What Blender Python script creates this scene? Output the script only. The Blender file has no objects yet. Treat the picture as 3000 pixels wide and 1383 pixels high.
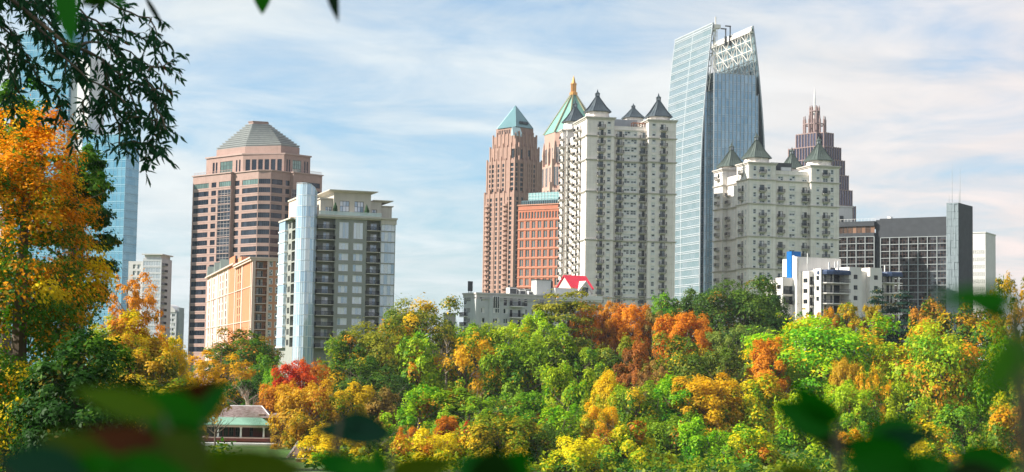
import bpy, math, random
import numpy as np
from mathutils import Vector, Matrix
R = math.radians
random.seed(7)
S = bpy.context.scene
COL = S.collection

# ------------------------------------------------------------------ camera
W0, H0, FPX = 3000.0, 1383.0, 5000.0
CAM = Vector((0, 0, 17.0))
PITCH = math.atan(373.5 / FPX)
ROLL = 0.0165
_f = Vector((0, math.cos(PITCH), math.sin(PITCH)))
_r0 = Vector((1, 0, 0))
_u0 = Vector((0, -math.sin(PITCH), math.cos(PITCH)))
_r = _r0 * math.cos(ROLL) + _u0 * math.sin(ROLL)
_u = _u0 * math.cos(ROLL) - _r0 * math.sin(ROLL)
cd = bpy.data.cameras.new('camera')
cam = bpy.data.objects.new('camera', cd)
COL.objects.link(cam)
cd.sensor_width = 36.0
cd.lens = 36.0 * FPX / W0
cd.clip_start = 0.1
cd.clip_end = 20000
cd.dof.use_dof = True
cd.dof.focus_distance = 160.0
cd.dof.aperture_fstop = cd.lens / 1000.0 / 0.0108
m = Matrix((( _r.x, _u.x, -_f.x, CAM.x), (_r.y, _u.y, -_f.y, CAM.y), (_r.z, _u.z, -_f.z, CAM.z), (0, 0, 0, 1)))
cam.matrix_world = m
S.camera = cam

def ray(px, py):
    return _f + _r * ((px - W0 / 2) / FPX) + _u * ((H0 / 2 - py) / FPX)
def at(px, py, Y):
    """the point seen at photo pixel (px, py) at distance Y down the view"""
    d = ray(px, py)
    return CAM + d * (Y / d.y)
def zat(x, y, py):
    """height above (x, y) that shows at photo row py"""
    lo, hi = -200.0, 600.0
    for _ in range(50):
        mid = (lo + hi) / 2
        v = Vector((x, y, mid)) - CAM
        q = H0 / 2 - FPX * v.dot(_u) / v.dot(_f)
        if q > py: lo = mid
        else: hi = mid
    return (lo + hi) / 2

# ------------------------------------------------------------------ sky and sun
SUN_EL = R(37)
SUN_AZ = Vector((-0.985, -0.17, 0)).normalized()
SUN_DIR = Vector((SUN_AZ.x * math.cos(SUN_EL), SUN_AZ.y * math.cos(SUN_EL), math.sin(SUN_EL)))
w = bpy.data.worlds.new('World')
S.world = w
w.use_nodes = True
nt = w.node_tree
nt.nodes.clear()
N = nt.nodes.new
L = nt.links.new
out = N('ShaderNodeOutputWorld')
bg = N('ShaderNodeBackground'); bg.inputs['Strength'].default_value = 0.085
sky = N('ShaderNodeTexSky'); sky.sky_type = 'NISHITA'; sky.sun_disc = False
sky.sun_elevation = SUN_EL
sky.sun_rotation = math.atan2(SUN_AZ.x, SUN_AZ.y)
sky.air_density = 1.0; sky.dust_density = 1.2; sky.ozone_density = 1.6
tc = N('ShaderNodeTexCoord')
sep = N('ShaderNodeSeparateXYZ'); L(tc.outputs['Generated'], sep.inputs[0])
def wmath(op, a, b=None, c=None):
    n = N('ShaderNodeMath'); n.operation = op
    for i, v in enumerate((a, b, c)):
        if v is None: continue
        if isinstance(v, (int, float)): n.inputs[i].default_value = v
        else: L(v, n.inputs[i])
    return n.outputs[0]
zc = wmath('ADD', wmath('MAXIMUM', sep.outputs['Z'], 0.0), 0.14)
cx = wmath('DIVIDE', sep.outputs['X'], zc)
cy = wmath('DIVIDE', sep.outputs['Y'], zc)
cmb = N('ShaderNodeCombineXYZ'); L(cx, cmb.inputs[0]); L(cy, cmb.inputs[1])
def wnoise(scale, detail, rough, dist, loc, rot, sc):
    mp = N('ShaderNodeMapping'); L(cmb.outputs[0], mp.inputs[0])
    mp.inputs['Location'].default_value = loc
    mp.inputs['Rotation'].default_value = rot
    mp.inputs['Scale'].default_value = sc
    t = N('ShaderNodeTexNoise'); L(mp.outputs[0], t.inputs['Vector'])
    t.inputs['Scale'].default_value = scale; t.inputs['Detail'].default_value = detail
    t.inputs['Roughness'].default_value = rough; t.inputs['Distortion'].default_value = dist
    return t.outputs['Fac']
n1 = wnoise(0.95, 9, 0.56, 0.35, (3.3, 1.7, 0.4), (0, 0, R(24)), (1.0, 1.1, 1))
n2 = wnoise(3.0, 8, 0.6, 0.6, (1.2, 7.1, 0), (0, 0, R(-14)), (0.9, 1.1, 1))
nsum = wmath('ADD', wmath('MULTIPLY', n1, 0.68), wmath('MULTIPLY', n2, 0.36))
rmp = N('ShaderNodeMapRange'); L(nsum, rmp.inputs[0])
rmp.interpolation_type = 'SMOOTHSTEP'
rmp.inputs[1].default_value = 0.31; rmp.inputs[2].default_value = 0.64
rmp.inputs[3].default_value = 0.04; rmp.inputs[4].default_value = 0.98
# thicker veil of haze cloud towards the horizon
hz = N('ShaderNodeMapRange'); L(sep.outputs['Z'], hz.inputs[0])
hz.inputs[1].default_value = 0.0; hz.inputs[2].default_value = 0.16
hz.inputs[3].default_value = 0.62; hz.inputs[4].default_value = 0.0
cov = wmath('MAXIMUM', rmp.outputs[0], hz.outputs[0])
# cloud colour: slightly warm low in the east, cool white elsewhere
wm = N('ShaderNodeMapRange'); L(cx, wm.inputs[0])
wm.inputs[1].default_value = 0.1; wm.inputs[2].default_value = 1.5
ccol = N('ShaderNodeMix'); ccol.data_type = 'RGBA'
L(wm.outputs[0], ccol.inputs[0])
ccol.inputs[6].default_value = (5.3, 5.65, 5.7, 1)
ccol.inputs[7].default_value = (6.3, 5.15, 4.75, 1)
cvar = N('ShaderNodeMix'); cvar.data_type = 'RGBA'; cvar.blend_type = 'MULTIPLY'
cvar.inputs[0].default_value = 1.0
L(ccol.outputs[2], cvar.inputs[6])
vr = N('ShaderNodeMapRange'); L(n2, vr.inputs[0])
vr.inputs[1].default_value = 0.3; vr.inputs[2].default_value = 0.7
vr.inputs[3].default_value = 0.90; vr.inputs[4].default_value = 1.06
L(vr.outputs[0], cvar.inputs[7])
smix = N('ShaderNodeMix'); smix.data_type = 'RGBA'
stint = N('ShaderNodeMix'); stint.data_type = 'RGBA'; stint.blend_type = 'MULTIPLY'; stint.inputs[0].default_value = 1.0
L(sky.outputs[0], stint.inputs[6]); stint.inputs[7].default_value = (0.52, 0.90, 1.12, 1)
L(cov, smix.inputs[0]); L(stint.outputs[2], smix.inputs[6]); L(cvar.outputs[2], smix.inputs[7])
L(smix.outputs[2], bg.inputs['Color']); L(bg.outputs[0], out.inputs['Surface'])

sl = bpy.data.lights.new('sun', 'SUN')
sl.energy = 5.0; sl.angle = R(0.53); sl.color = (1.0, 0.93, 0.82)
so = bpy.data.objects.new('sun', sl); COL.objects.link(so)
so.location = (-200, -40, 200)
so.rotation_euler = SUN_DIR.to_track_quat('Z', 'Y').to_euler()

vs = S.view_settings
vs.view_transform = 'Standard'; vs.look = 'None'; vs.exposure = 0.92; vs.gamma = 1.0; vs.use_curve_mapping = False
S.cycles.use_denoising = True
S.cycles.denoising_prefilter = 'ACCURATE'; S.cycles.denoising_input_passes = 'RGB_ALBEDO_NORMAL'
S.cycles.max_bounces = 6; S.cycles.diffuse_bounces = 3; S.cycles.glossy_bounces = 3
S.cycles.transmission_bounces = 4; S.cycles.transparent_max_bounces = 6
S.cycles.caustics_reflective = False; S.cycles.caustics_refractive = False

# ------------------------------------------------------------------ materials
MATS = {}
def _new(name):
    mt = bpy.data.materials.new(name); mt.use_nodes = True
    t = mt.node_tree
    return mt, t, t.nodes['Principled BSDF']
def _math(t, op, a, b=None):
    n = t.nodes.new('ShaderNodeMath'); n.operation = op
    for i, v in enumerate((a, b)):
        if v is None: continue
        if isinstance(v, (int, float)): n.inputs[i].default_value = v
        else: t.links.new(v, n.inputs[i])
    return n.outputs[0]
def _noise(t, vec, scale, detail=4, rough=0.55, sc=(1, 1, 1)):
    mp = t.nodes.new('ShaderNodeMapping'); t.links.new(vec, mp.inputs[0]); mp.inputs['Scale'].default_value = sc
    n = t.nodes.new('ShaderNodeTexNoise'); t.links.new(mp.outputs[0], n.inputs['Vector'])
    n.inputs['Scale'].default_value = scale; n.inputs['Detail'].default_value = detail; n.inputs['Roughness'].default_value = rough
    return n.outputs['Fac']
def _mix(t, fac, a, b, mode='MIX'):
    n = t.nodes.new('ShaderNodeMix'); n.data_type = 'RGBA'; n.blend_type = mode
    for i, v in ((0, fac), (6, a), (7, b)):
        if isinstance(v, (int, float)): n.inputs[i].default_value = v
        elif isinstance(v, (tuple, list)): n.inputs[i].default_value = (*v[:3], 1)
        else: t.links.new(v, n.inputs[i])
    return n.outputs[2]
def _range(t, v, a, b, c, d):
    n = t.nodes.new('ShaderNodeMapRange'); t.links.new(v, n.inputs[0])
    for i, q in enumerate((a, b, c, d)): n.inputs[i + 1].default_value = q
    return n.outputs[0]

def wallmat(name, col, rough=0.8, var=0.12, joint=None, jcol=0.75, jsize=0.03, spec=0.3, streak=0.12):
    """painted, stone or concrete wall: mottling, rain streaks, optional panel joints (w, h)"""
    if name in MATS: return MATS[name]
    mt, t, b = _new(name)
    tcn = t.nodes.new('ShaderNodeTexCoord'); o = tcn.outputs['Object']
    c = _mix(t, 1.0, col, _range(t, _noise(t, o, 0.35, 5), 0.3, 0.7, 1 - var, 1 + var), 'MULTIPLY')
    st = _range(t, _noise(t, o, 0.9, 3, 0.6, (1, 1, 0.06)), 0.45, 0.75, 1.0, 1 - streak)
    c = _mix(t, 1.0, c, st, 'MULTIPLY')
    if joint:
        sp = t.nodes.new('ShaderNodeSeparateXYZ'); t.links.new(o, sp.inputs[0])
        cb = t.nodes.new('ShaderNodeCombineXYZ')
        t.links.new(_math(t, 'ADD', sp.outputs[0], sp.outputs[1]), cb.inputs[0]); t.links.new(sp.outputs[2], cb.inputs[1])
        bt = t.nodes.new('ShaderNodeTexBrick'); t.links.new(cb.outputs[0], bt.inputs['Vector'])
        bt.inputs['Scale'].default_value = 1.0
        bt.inputs['Brick Width'].default_value = joint[0]; bt.inputs['Row Height'].default_value = joint[1]
        bt.inputs['Mortar Size'].default_value = jsize; bt.offset = joint[2] if len(joint) > 2 else 0.0
        bt.inputs['Color1'].default_value = (1, 1, 1, 1); bt.inputs['Color2'].default_value = (0.93, 0.93, 0.93, 1)
        bt.inputs['Mortar'].default_value = (jcol, jcol, jcol, 1)
        c = _mix(t, 1.0, c, bt.outputs['Color'], 'MULTIPLY')
    t.links.new(c, b.inputs['Base Color'])
    b.inputs['Roughness'].default_value = rough
    b.inputs['Specular IOR Level'].default_value = spec
    MATS[name] = mt
    return mt

def glassmat(name, dark, light, bias=0.6, metallic=0.3, rough=0.08, wob=0.0, curtain=None, cfrac=0.0):
    """window glass: each pane its own tone; some with pale blinds or curtains drawn behind"""
    if name in MATS: return MATS[name]
    mt, t, b = _new(name)
    oi = t.nodes.new('ShaderNodeObjectInfo'); ge = t.nodes.new('ShaderNodeNewGeometry')
    rnd = _math(t, 'FRACT', _math(t, 'ADD', oi.outputs['Random'], ge.outputs['Random Per Island']))
    f = _math(t, 'POWER', rnd, 1.0 / max(0.05, 1 - bias) * 0.5 + 0.4)
    c = _mix(t, f, dark, light)
    met = metallic
    if curtain:
        r2 = _math(t, 'FRACT', _math(t, 'MULTIPLY', rnd, 7.31))
        cm = _math(t, 'LESS_THAN', r2, cfrac)
        c = _mix(t, cm, c, curtain)
        t.links.new(_math(t, 'MULTIPLY', _math(t, 'SUBTRACT', 1.0, cm), metallic), b.inputs['Metallic'])
    else:
        b.inputs['Metallic'].default_value = metallic
    t.links.new(c, b.inputs['Base Color'])
    b.inputs['Roughness'].default_value = rough
    if wob:
        tcn = t.nodes.new('ShaderNodeTexCoord')
        bp = t.nodes.new('ShaderNodeBump'); bp.inputs['Strength'].default_value = wob; bp.inputs['Distance'].default_value = 1.0
        t.links.new(_noise(t, tcn.outputs['Object'], 0.22, 2), bp.inputs['Height'])
        t.links.new(bp.outputs[0], b.inputs['Normal'])
    MATS[name] = mt
    return mt

def metalmat(name, col, rough=0.45, metallic=0.6, seam=None, var=0.1):
    if name in MATS: return MATS[name]
    mt, t, b = _new(name)
    tcn = t.nodes.new('ShaderNodeTexCoord'); o = tcn.outputs['Object']
    c = _mix(t, 1.0, col, _range(t, _noise(t, o, 0.6, 4), 0.3, 0.7, 1 - var, 1 + var), 'MULTIPLY')
    t.links.new(c, b.inputs['Base Color'])
    b.inputs['Roughness'].default_value = rough; b.inputs['Metallic'].default_value = metallic
    MATS[name] = mt
    return mt

# ------------------------------------------------------------------ mesh builder
class MB:
    def __init__(s): s.v = []; s.f = []; s.m = []
    def quad(s, a, b, c, d, m=0):
        i = len(s.v); s.v += [tuple(a), tuple(b), tuple(c), tuple(d)]; s.f.append((i, i+1, i+2, i+3)); s.m.append(m)
    def poly(s, pts, m=0):
        i = len(s.v); s.v += [tuple(p) for p in pts]; s.f.append(tuple(range(i, i + len(pts)))); s.m.append(m)
    def box(s, x0, x1, y0, y1, z0, z1, m=0, xf=None):
        p = [(x0,y0,z0),(x1,y0,z0),(x1,y1,z0),(x0,y1,z0),(x0,y0,z1),(x1,y0,z1),(x1,y1,z1),(x0,y1,z1)]
        if xf: p = [xf(*q) for q in p]
        i = len(s.v); s.v += p
        for f in ((3,2,1,0),(4,5,6,7),(0,1,5,4),(1,2,6,5),(2,3,7,6),(3,0,4,7)):
            s.f.append(tuple(i + k for k in f)); s.m.append(m)
    def prism(s, pts, z0, z1, m=0, bottom=True, top=True):
        n = len(pts)
        i = len(s.v)
        s.v += [(x, y, z0) for x, y in pts] + [(x, y, z1) for x, y in pts]
        for k in range(n):
            k2 = (k + 1) % n
            s.f.append((i + k, i + k2, i + n + k2, i + n + k)); s.m.append(m)
        if top: s.f.append(tuple(i + n + k for k in range(n))); s.m.append(m)
        if bottom: s.f.append(tuple(i + n - 1 - k for k in range(n))); s.m.append(m)
    def loft(s, rings, m=0, cap=True):
        """rings: lists of the same number of points"""
        n = len(rings[0]); i = len(s.v)
        for r in rings: s.v += [tuple(p) for p in r]
        for a in range(len(rings) - 1):
            for k in range(n):
                k2 = (k + 1) % n
                s.f.append((i + a*n + k, i + a*n + k2, i + (a+1)*n + k2, i + (a+1)*n + k)); s.m.append(m)
        if cap:
            s.f.append(tuple(i + n - 1 - k for k in range(n))); s.m.append(m)
            s.f.append(tuple(i + (len(rings)-1)*n + k for k in range(n))); s.m.append(m)
    def tube(s, pts, radii, n=6, m=0):
        rings = []
        for k, p in enumerate(pts):
            p = Vector(p)
            d = (Vector(pts[min(k+1, len(pts)-1)]) - Vector(pts[max(k-1, 0)]))
            if d.length < 1e-9: d = Vector((0, 0, 1))
            d.normalize()
            a = d.orthogonal().normalized() if k == 0 else (a - d * a.dot(d)).normalized()
            b = d.cross(a)
            rings.append([p + (a * math.cos(2*math.pi*j/n) + b * math.sin(2*math.pi*j/n)) * radii[k] for j in range(n)])
        s.loft(rings, m)
    def build(s, name, mats, parent=None, loc=(0, 0, 0), rotz=0.0, smooth=False):
        me = s.mesh(name, mats, smooth)
        return put(name, me, parent, loc, rotz)
    def mesh(s, name, mats, smooth=False):
        me = bpy.data.meshes.new(name)
        me.from_pydata(s.v, [], s.f)
        for q in (mats if isinstance(mats, (list, tuple)) else [mats]): me.materials.append(q)
        me.polygons.foreach_set('material_index', s.m)
        if smooth: me.polygons.foreach_set('use_smooth', [True] * len(s.f))
        me.update()
        return me
def put(name, me, parent=None, loc=(0, 0, 0), rotz=0.0):
    o = bpy.data.objects.new(name, me); COL.objects.link(o)
    if parent: o.parent = parent
    o.location = loc; o.rotation_euler = (0, 0, rotz)
    return o
def tag(o, label=None, cat=None, group=None, kind=None):
    if label: o['label'] = label
    if cat: o['category'] = cat
    if group: o['group'] = group
    if kind: o['kind'] = kind
    return o
def empty(name, loc, label, cat, group=None, rotz=0.0):
    o = bpy.data.objects.new(name, None); COL.objects.link(o)
    o.location = loc; o.rotation_euler = (0, 0, rotz); o.empty_display_size = 0.5
    return tag(o, label, cat, group)

# ------------------------------------------------------------------ terrain
def sstep(a, b, v):
    t = np.clip((v - a) / (b - a), 0, 1); return t * t * (3 - 2 * t)
def terrain(x, y):
    x = np.asarray(x, float); y = np.asarray(y, float)
    h = 15.4 - 19.0 * sstep(14, 70, y)
    h = h + 3.8 * sstep(222, 240, y)
    right = sstep(-75, 25, x)
    h = h + (0.15 + 1.75 * right) * sstep(303, 309, y)
    h = h + (2.0 + 13.0 * right) * sstep(335, 470, y)
    h = h + 0.5 * np.sin(x * 0.071 + 1.3) * np.sin(y * 0.053) * sstep(320, 380, y)
    return h
# ------------------------------------------------------------------ ground and lake
def groundmat():
    mt, t, b = _new('ground_cover')
    tcn = t.nodes.new('ShaderNodeTexCoord'); o = tcn.outputs['Object']
    n1 = _noise(t, o, 0.08, 6); n2 = _noise(t, o, 1.7, 6)
    c = _mix(t, _range(t, n1, 0.4, 0.6, 0, 1), (0.055, 0.13, 0.016), (0.075, 0.085, 0.022))
    c = _mix(t, 1.0, c, _range(t, n2, 0.3, 0.7, 0.6, 1.4), 'MULTIPLY')
    t.links.new(c, b.inputs['Base Color']); b.inputs['Roughness'].default_value = 0.95
    return mt
xs = np.unique(np.concatenate([np.linspace(-6000, -260, 16), np.linspace(-260, 260, 105), np.linspace(260, 6000, 16)]))
ys = np.unique(np.concatenate([np.linspace(-300, 0, 6), np.linspace(0, 520, 131), np.linspace(520, 14000, 24)]))
gx, gy = np.meshgrid(xs, ys)
gz = terrain(gx, gy)
me = bpy.data.meshes.new('ground')
nx, ny = len(xs), len(ys)
me.from_pydata([(float(a), float(b), float(c)) for a, b, c in zip(gx.ravel(), gy.ravel(), gz.ravel())], [],
               [(j*nx+i, j*nx+i+1, (j+1)*nx+i+1, (j+1)*nx+i) for j in range(ny-1) for i in range(nx-1)])
me.materials.append(groundmat())
me.polygons.foreach_set('use_smooth', [True] * len(me.polygons))
tag(put('ground', me), kind='structure')
mt, t, b = _new('lake_water')
b.inputs['Base Color'].default_value = (0.02, 0.035, 0.03, 1); b.inputs['Roughness'].default_value = 0.06
tcn = t.nodes.new('ShaderNodeTexCoord'); bp = t.nodes.new('ShaderNodeBump'); bp.inputs['Strength'].default_value = 0.15
t.links.new(_noise(t, tcn.outputs['Object'], 1.5, 4), bp.inputs['Height']); t.links.new(bp.outputs[0], b.inputs['Normal'])
q = MB(); q.quad((-400, 40, -1.2), (400, 40, -1.2), (400, 232, -1.2), (-400, 232, -1.2))
tag(q.build('lake', mt), kind='structure')

# ------------------------------------------------------------------ building framework
class Bld:
    """local axes: x along the street face, y into the block, z up from the base"""
    def __init__(s, name, label, px, py, Y, theta, z0, cat='building', group=None):
        p = at(px, py, Y)
        s.C = Vector((p.x, p.y)); s.th = R(theta); s.z0 = z0
        s.root = empty(name, (p.x, p.y, z0), label, cat, group, s.th)
        s.pool = {}
    def z(s, py, lx=0, ly=0):
        c, n = math.cos(s.th), math.sin(s.th)
        return zat(s.C.x + c*lx - n*ly, s.C.y + n*lx + c*ly, py) - s.z0
    def hit(s, px, py, p0, a):
        c, n = math.cos(s.th), math.sin(s.th)
        o = (s.C.x + c*p0[0] - n*p0[1], s.C.y + n*p0[0] + c*p0[1])
        u = (math.cos(s.th + a), math.sin(s.th + a))
        d = ray(px, py)
        # CAM + t d = o + q u
        det = d.x * (-u[1]) + u[0] * d.y
        rx, ry = o[0] - CAM.x, o[1] - CAM.y
        t = (rx * (-u[1]) + u[0] * ry) / det
        q = (d.x * ry - d.y * rx) / det
        return q, CAM.z + t * d.z - s.z0
    def fx(s, px, py, yo=0.0): return s.hit(px, py, (0, yo), 0.0)[0]
    def fz(s, px, py, yo=0.0): return s.hit(px, py, (0, yo), 0.0)[1]
    def ly(s, px, py, xo=0.0): return s.hit(px, py, (xo, 0), math.pi / 2)[0]
    def lz(s, px, py, xo=0.0): return s.hit(px, py, (xo, 0), math.pi / 2)[1]
    def prism(s, name, pts, z0, z1, mat, openings=None, depth=0.3, roofmat=None, label=None):
        """wall with real openings; openings {edge: [(s0, s1, z0, z1)]} along each edge from its start"""
        mb = MB(); n = len(pts); openings = openings or {}
        for k in range(n):
            p0, p1 = Vector(pts[k]), Vector(pts[(k + 1) % n])
            e = p1 - p0; Lk = e.length; u = e / Lk; nin = Vector((-u.y, u.x))
            P = lambda a, d, z, p0=p0, u=u, nin=nin: (p0.x + u.x*a + nin.x*d, p0.y + u.y*a + nin.y*d, z)
            ops = [o for o in openings.get(k, []) if o[1] - o[0] > 0.05]
            ops = [(max(0.02, a), min(Lk - 0.02, b), max(z0 + 0.02, c), min(z1 - 0.02, d)) for a, b, c, d in ops]
            ops = [o for o in ops if o[1] > o[0] and o[3] > o[2]]
            if not ops:
                mb.quad(P(0,0,z0), P(Lk,0,z0), P(Lk,0,z1), P(0,0,z1)); continue
            ss = sorted({0.0, Lk, *[round(o[i], 4) for o in ops for i in (0, 1)]})
            zs = sorted({z0, z1, *[round(o[i], 4) for o in ops for i in (2, 3)]})
            si = {v: i for i, v in enumerate(ss)}; zi = {v: i for i, v in enumerate(zs)}
            hole = np.zeros((len(ss), len(zs)), bool)
            for a, b_, c, d in ops:
                hole[si[round(a,4)]:si[round(b_,4)], zi[round(c,4)]:zi[round(d,4)]] = True
                mb.quad(P(a,0,c), P(b_,0,c), P(b_,depth,c), P(a,depth,c))
                mb.quad(P(a,depth,d), P(b_,depth,d), P(b_,0,d), P(a,0,d))
                mb.quad(P(a,0,c), P(a,depth,c), P(a,depth,d), P(a,0,d))
                mb.quad(P(b_,depth,c), P(b_,0,c), P(b_,0,d), P(b_,depth,d))
                mb.quad(P(a,depth,c), P(b_,depth,c), P(b_,depth,d), P(a,depth,d))
            for i in range(len(ss) - 1):
                j = 0
                while j < len(zs) - 1:
                    if hole[i, j]: j += 1; continue
                    j2 = j
                    while j2 < len(zs) - 1 and not hole[i, j2]: j2 += 1
                    mb.quad(P(ss[i],0,zs[j]), P(ss[i+1],0,zs[j]), P(ss[i+1],0,zs[j2]), P(ss[i],0,zs[j2])); j = j2
        mb.poly([(x, y, z1) for x, y in pts], 1)
        mb.poly([(x, y, z0) for x, y in reversed(pts)], 0)
        o = mb.build(name, [mat, roofmat or mat], s.root)
        if label: o['label'] = label
        return o
    def mass(s, name, x0, x1, y0, y1, z0, z1, mat, front=(), left=(), right=(), depth=0.3, roofmat=None, label=None):
        op = {0: [(a - x0, b - x0, c, d) for a, b, c, d in front], 3: [(y1 - b, y1 - a, c, d) for a, b, c, d in left],
              1: [(a - y0, b - y0, c, d) for a, b, c, d in right]}
        return s.prism(name, [(x0,y0),(x1,y0),(x1,y1),(x0,y1)], z0, z1, mat, op, depth, roofmat, label)
    def add(s, name, me, loc, rot=0.0): s.pool.setdefault(name, []).append((me, Vector(loc), rot))
    def front_win(s, ops, yo, mk, name='window'):
        for a, b, c, d in ops: s.add(name, mk(b - a, d - c), (a, yo, c))
    def left_win(s, ops, xo, mk, name='window'):
        for a, b, c, d in ops: s.add(name, mk(b - a, d - c), (xo, b, c), -math.pi / 2)
    def right_win(s, ops, xo, mk, name='window'):
        for a, b, c, d in ops: s.add(name, mk(b - a, d - c), (xo, a, c), math.pi / 2)
    def finish(s, cap=100, sub=None):
        Vw = s.root.matrix_basis
        def score(it):
            me, loc, rot = it
            n = Vector((math.sin(rot + s.th), -math.cos(rot + s.th)))
            wp = Matrix.Rotation(s.th, 3, 'Z') @ loc + s.root.location
            v = (CAM - wp); v2 = Vector((v.x, v.y)).normalized()
            bb = me['area'] if 'area' in me else 1.0
            return -(max(0.0, n.dot(v2)) * bb) - 1e-4 * wp.z
        for name, items in s.pool.items():
            items.sort(key=score)
            for me, loc, rot in items[:cap]:
                o = put(name, me, s.root, loc, rot)
                if sub and me.name in sub:
                    for sn, sme in sub[me.name]: put(sn, sme, o)
            rest = items[cap:]
            if rest:
                vs_, fs_, ms_, mats = [], [], [], []
                for me, loc, rot in rest:
                    all_me = [me] + ([x[1] for x in sub[me.name]] if sub and me.name in sub else [])
                    for mm in all_me:
                        c, n = math.cos(rot), math.sin(rot); base = len(vs_)
                        vs_ += [(loc.x + c*v.co.x - n*v.co.y, loc.y + n*v.co.x + c*v.co.y, loc.z + v.co.z) for v in mm.vertices]
                        idx = []
                        for q in mm.materials:
                            if q not in mats: mats.append(q)
                            idx.append(mats.index(q))
                        for p in mm.polygons:
                            fs_.append(tuple(base + k for k in p.vertices)); ms_.append(idx[p.material_index])
                mb = MB(); mb.v, mb.f, mb.m = vs_, fs_, ms_
                o = mb.build(name, mats, s.root); o['kind'] = 'stuff'
        s.pool = {}

_mcache = {}
def winmaker(key, frame, glass, nx=1, ny=1, fw=0.08, dep=0.24, sill=None, proud=0.0, surround=0.0):
    """window set in an opening: frame bars round nx by ny panes; the pane sits dep behind the wall face"""
    def mk(w_, h_):
        k = (key, round(w_, 1), round(h_, 1))
        if k in _mcache: return _mcache[k]
        mb = MB()
        pw, ph = w_ / nx, h_ / ny
        for i in range(nx):
            for j in range(ny):
                mb.quad((i*pw, dep, j*ph), ((i+1)*pw, dep, j*ph), ((i+1)*pw, dep, (j+1)*ph), (i*pw, dep, (j+1)*ph), 1)
        y0, y1 = dep - 0.07, dep - 0.005
        for i in range(nx + 1):
            c = i * pw; a = max(0.004, c - fw/2); b = min(w_ - 0.004, c + fw/2)
            if i == 0: b = fw
            if i == nx: a = w_ - fw
            mb.box(a, b, y0, y1, 0.004, h_ - 0.004, 0)
        for j in range(ny + 1):
            c = j * ph; a = max(0.004, c - fw/2); b = min(h_ - 0.004, c + fw/2)
            if j == 0: b = fw
            if j == ny: a = h_ - fw
            mb.box(0.004, w_ - 0.004, y0 + 0.01, y1 - 0.002, a, b, 0)
        if surround:
            sgap = surround
            mb.box(-sgap, 0, -0.05, 0.02, -sgap, h_ + sgap, 0); mb.box(w_, w_ + sgap, -0.05, 0.02, -sgap, h_ + sgap, 0)
            mb.box(0, w_, -0.052, 0.02, h_, h_ + sgap, 0); mb.box(0, w_, -0.06, 0.02, -sgap, 0, 0)
        me = mb.mesh(key, [frame, glass]); me['area'] = w_ * h_
        _mcache[k] = me
        return me
    return mk
def balcony(key, w_, dep, slabm, railm, rail_h=1.05, slab=0.2, step=0.16, curve=False, bracket=None, solid=None):
    """balcony in front of the wall (y < 0): slab, posts, balusters and rails in one part"""
    if key in _mcache: return _mcache[key]
    mb = MB()
    mb.box(-w_/2, w_/2, -dep, 0.02, -slab, 0, 0)
    if bracket:
        mb.box(-w_/2 + 0.25, w_/2 - 0.25, -dep + 0.3, 0.015, -slab - bracket, -slab - 0.002, 0)
    r = 0.035
    if solid:
        mb.box(-w_/2, w_/2, -dep, -dep + 0.08, 0.0, rail_h, 2)
        mb.box(-w_/2, -w_/2 + 0.08, -dep + 0.08, 0, 0, rail_h, 2); mb.box(w_/2 - 0.08, w_/2, -dep + 0.08, 0, 0, rail_h, 2)
    else:
        for zz in (0.1, rail_h):
            mb.box(-w_/2, w_/2, -dep, -dep + 2*r, zz - r, zz + r, 1)
            mb.box(-w_/2, -w_/2 + 2*r, -dep + 2*r, 0, zz - r, zz + r, 1); mb.box(w_/2 - 2*r, w_/2, -dep + 2*r, 0, zz - r, zz + r, 1)
        n = max(2, int(w_ / step))
        for i in range(n + 1):
            x = -w_/2 + r + (w_ - 2*r) * i / n
            mb.box(x - 0.026, x + 0.026, -dep + 0.012, -dep + 0.058, 0.0, rail_h - 0.02, 1)
        n = max(2, int(dep / step))
        for i in range(1, n):
            y = -dep * i / n
            for x in (-w_/2 + r, w_/2 - r): mb.box(x - 0.023, x + 0.023, y - 0.026, y + 0.026, 0.0, rail_h - 0.02, 1)
    me = mb.mesh('balcony', [slabm, railm, solid or railm]); me['area'] = w_ * 1.4
    _mcache[key] = me
    return me
# ------------------------------------------------------------------ shared building materials
M_FRAME = metalmat('white_window_frame', (0.72, 0.72, 0.70), 0.5, 0.0)
M_DKFRAME = metalmat('dark_window_frame', (0.05, 0.055, 0.06), 0.5, 0.2)
M_GLASS = glassmat('window_glass', (0.03, 0.045, 0.05), (0.20, 0.24, 0.26), 0.5, 0.25, 0.06, 0, (0.66, 0.66, 0.64), 0.32)
M_GLASSD = glassmat('dark_window_glass', (0.015, 0.022, 0.028), (0.05, 0.065, 0.08), 0.6, 0.35, 0.06)
M_GLASSB = glassmat('blue_window_glass', (0.30, 0.42, 0.55), (0.62, 0.70, 0.78), 0.35, 0.22, 0.08, 0, (0.68, 0.72, 0.78), 0.4)
M_RAIL = metalmat('black_railing', (0.02, 0.022, 0.024), 0.5, 0.3)
M_ROOFGREY = wallmat('flat_roof', (0.3, 0.29, 0.28), 0.95)
M_MAST = metalmat('steel_mast', (0.5, 0.5, 0.5), 0.45, 0.5)
M_DARKBOX = metalmat('dark_plant_housing', (0.06, 0.065, 0.07), 0.7, 0.1)

def gz0(px, py, Y):
    p = at(px, py, Y)
    return float(terrain(p.x, p.y)) - 0.6

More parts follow.
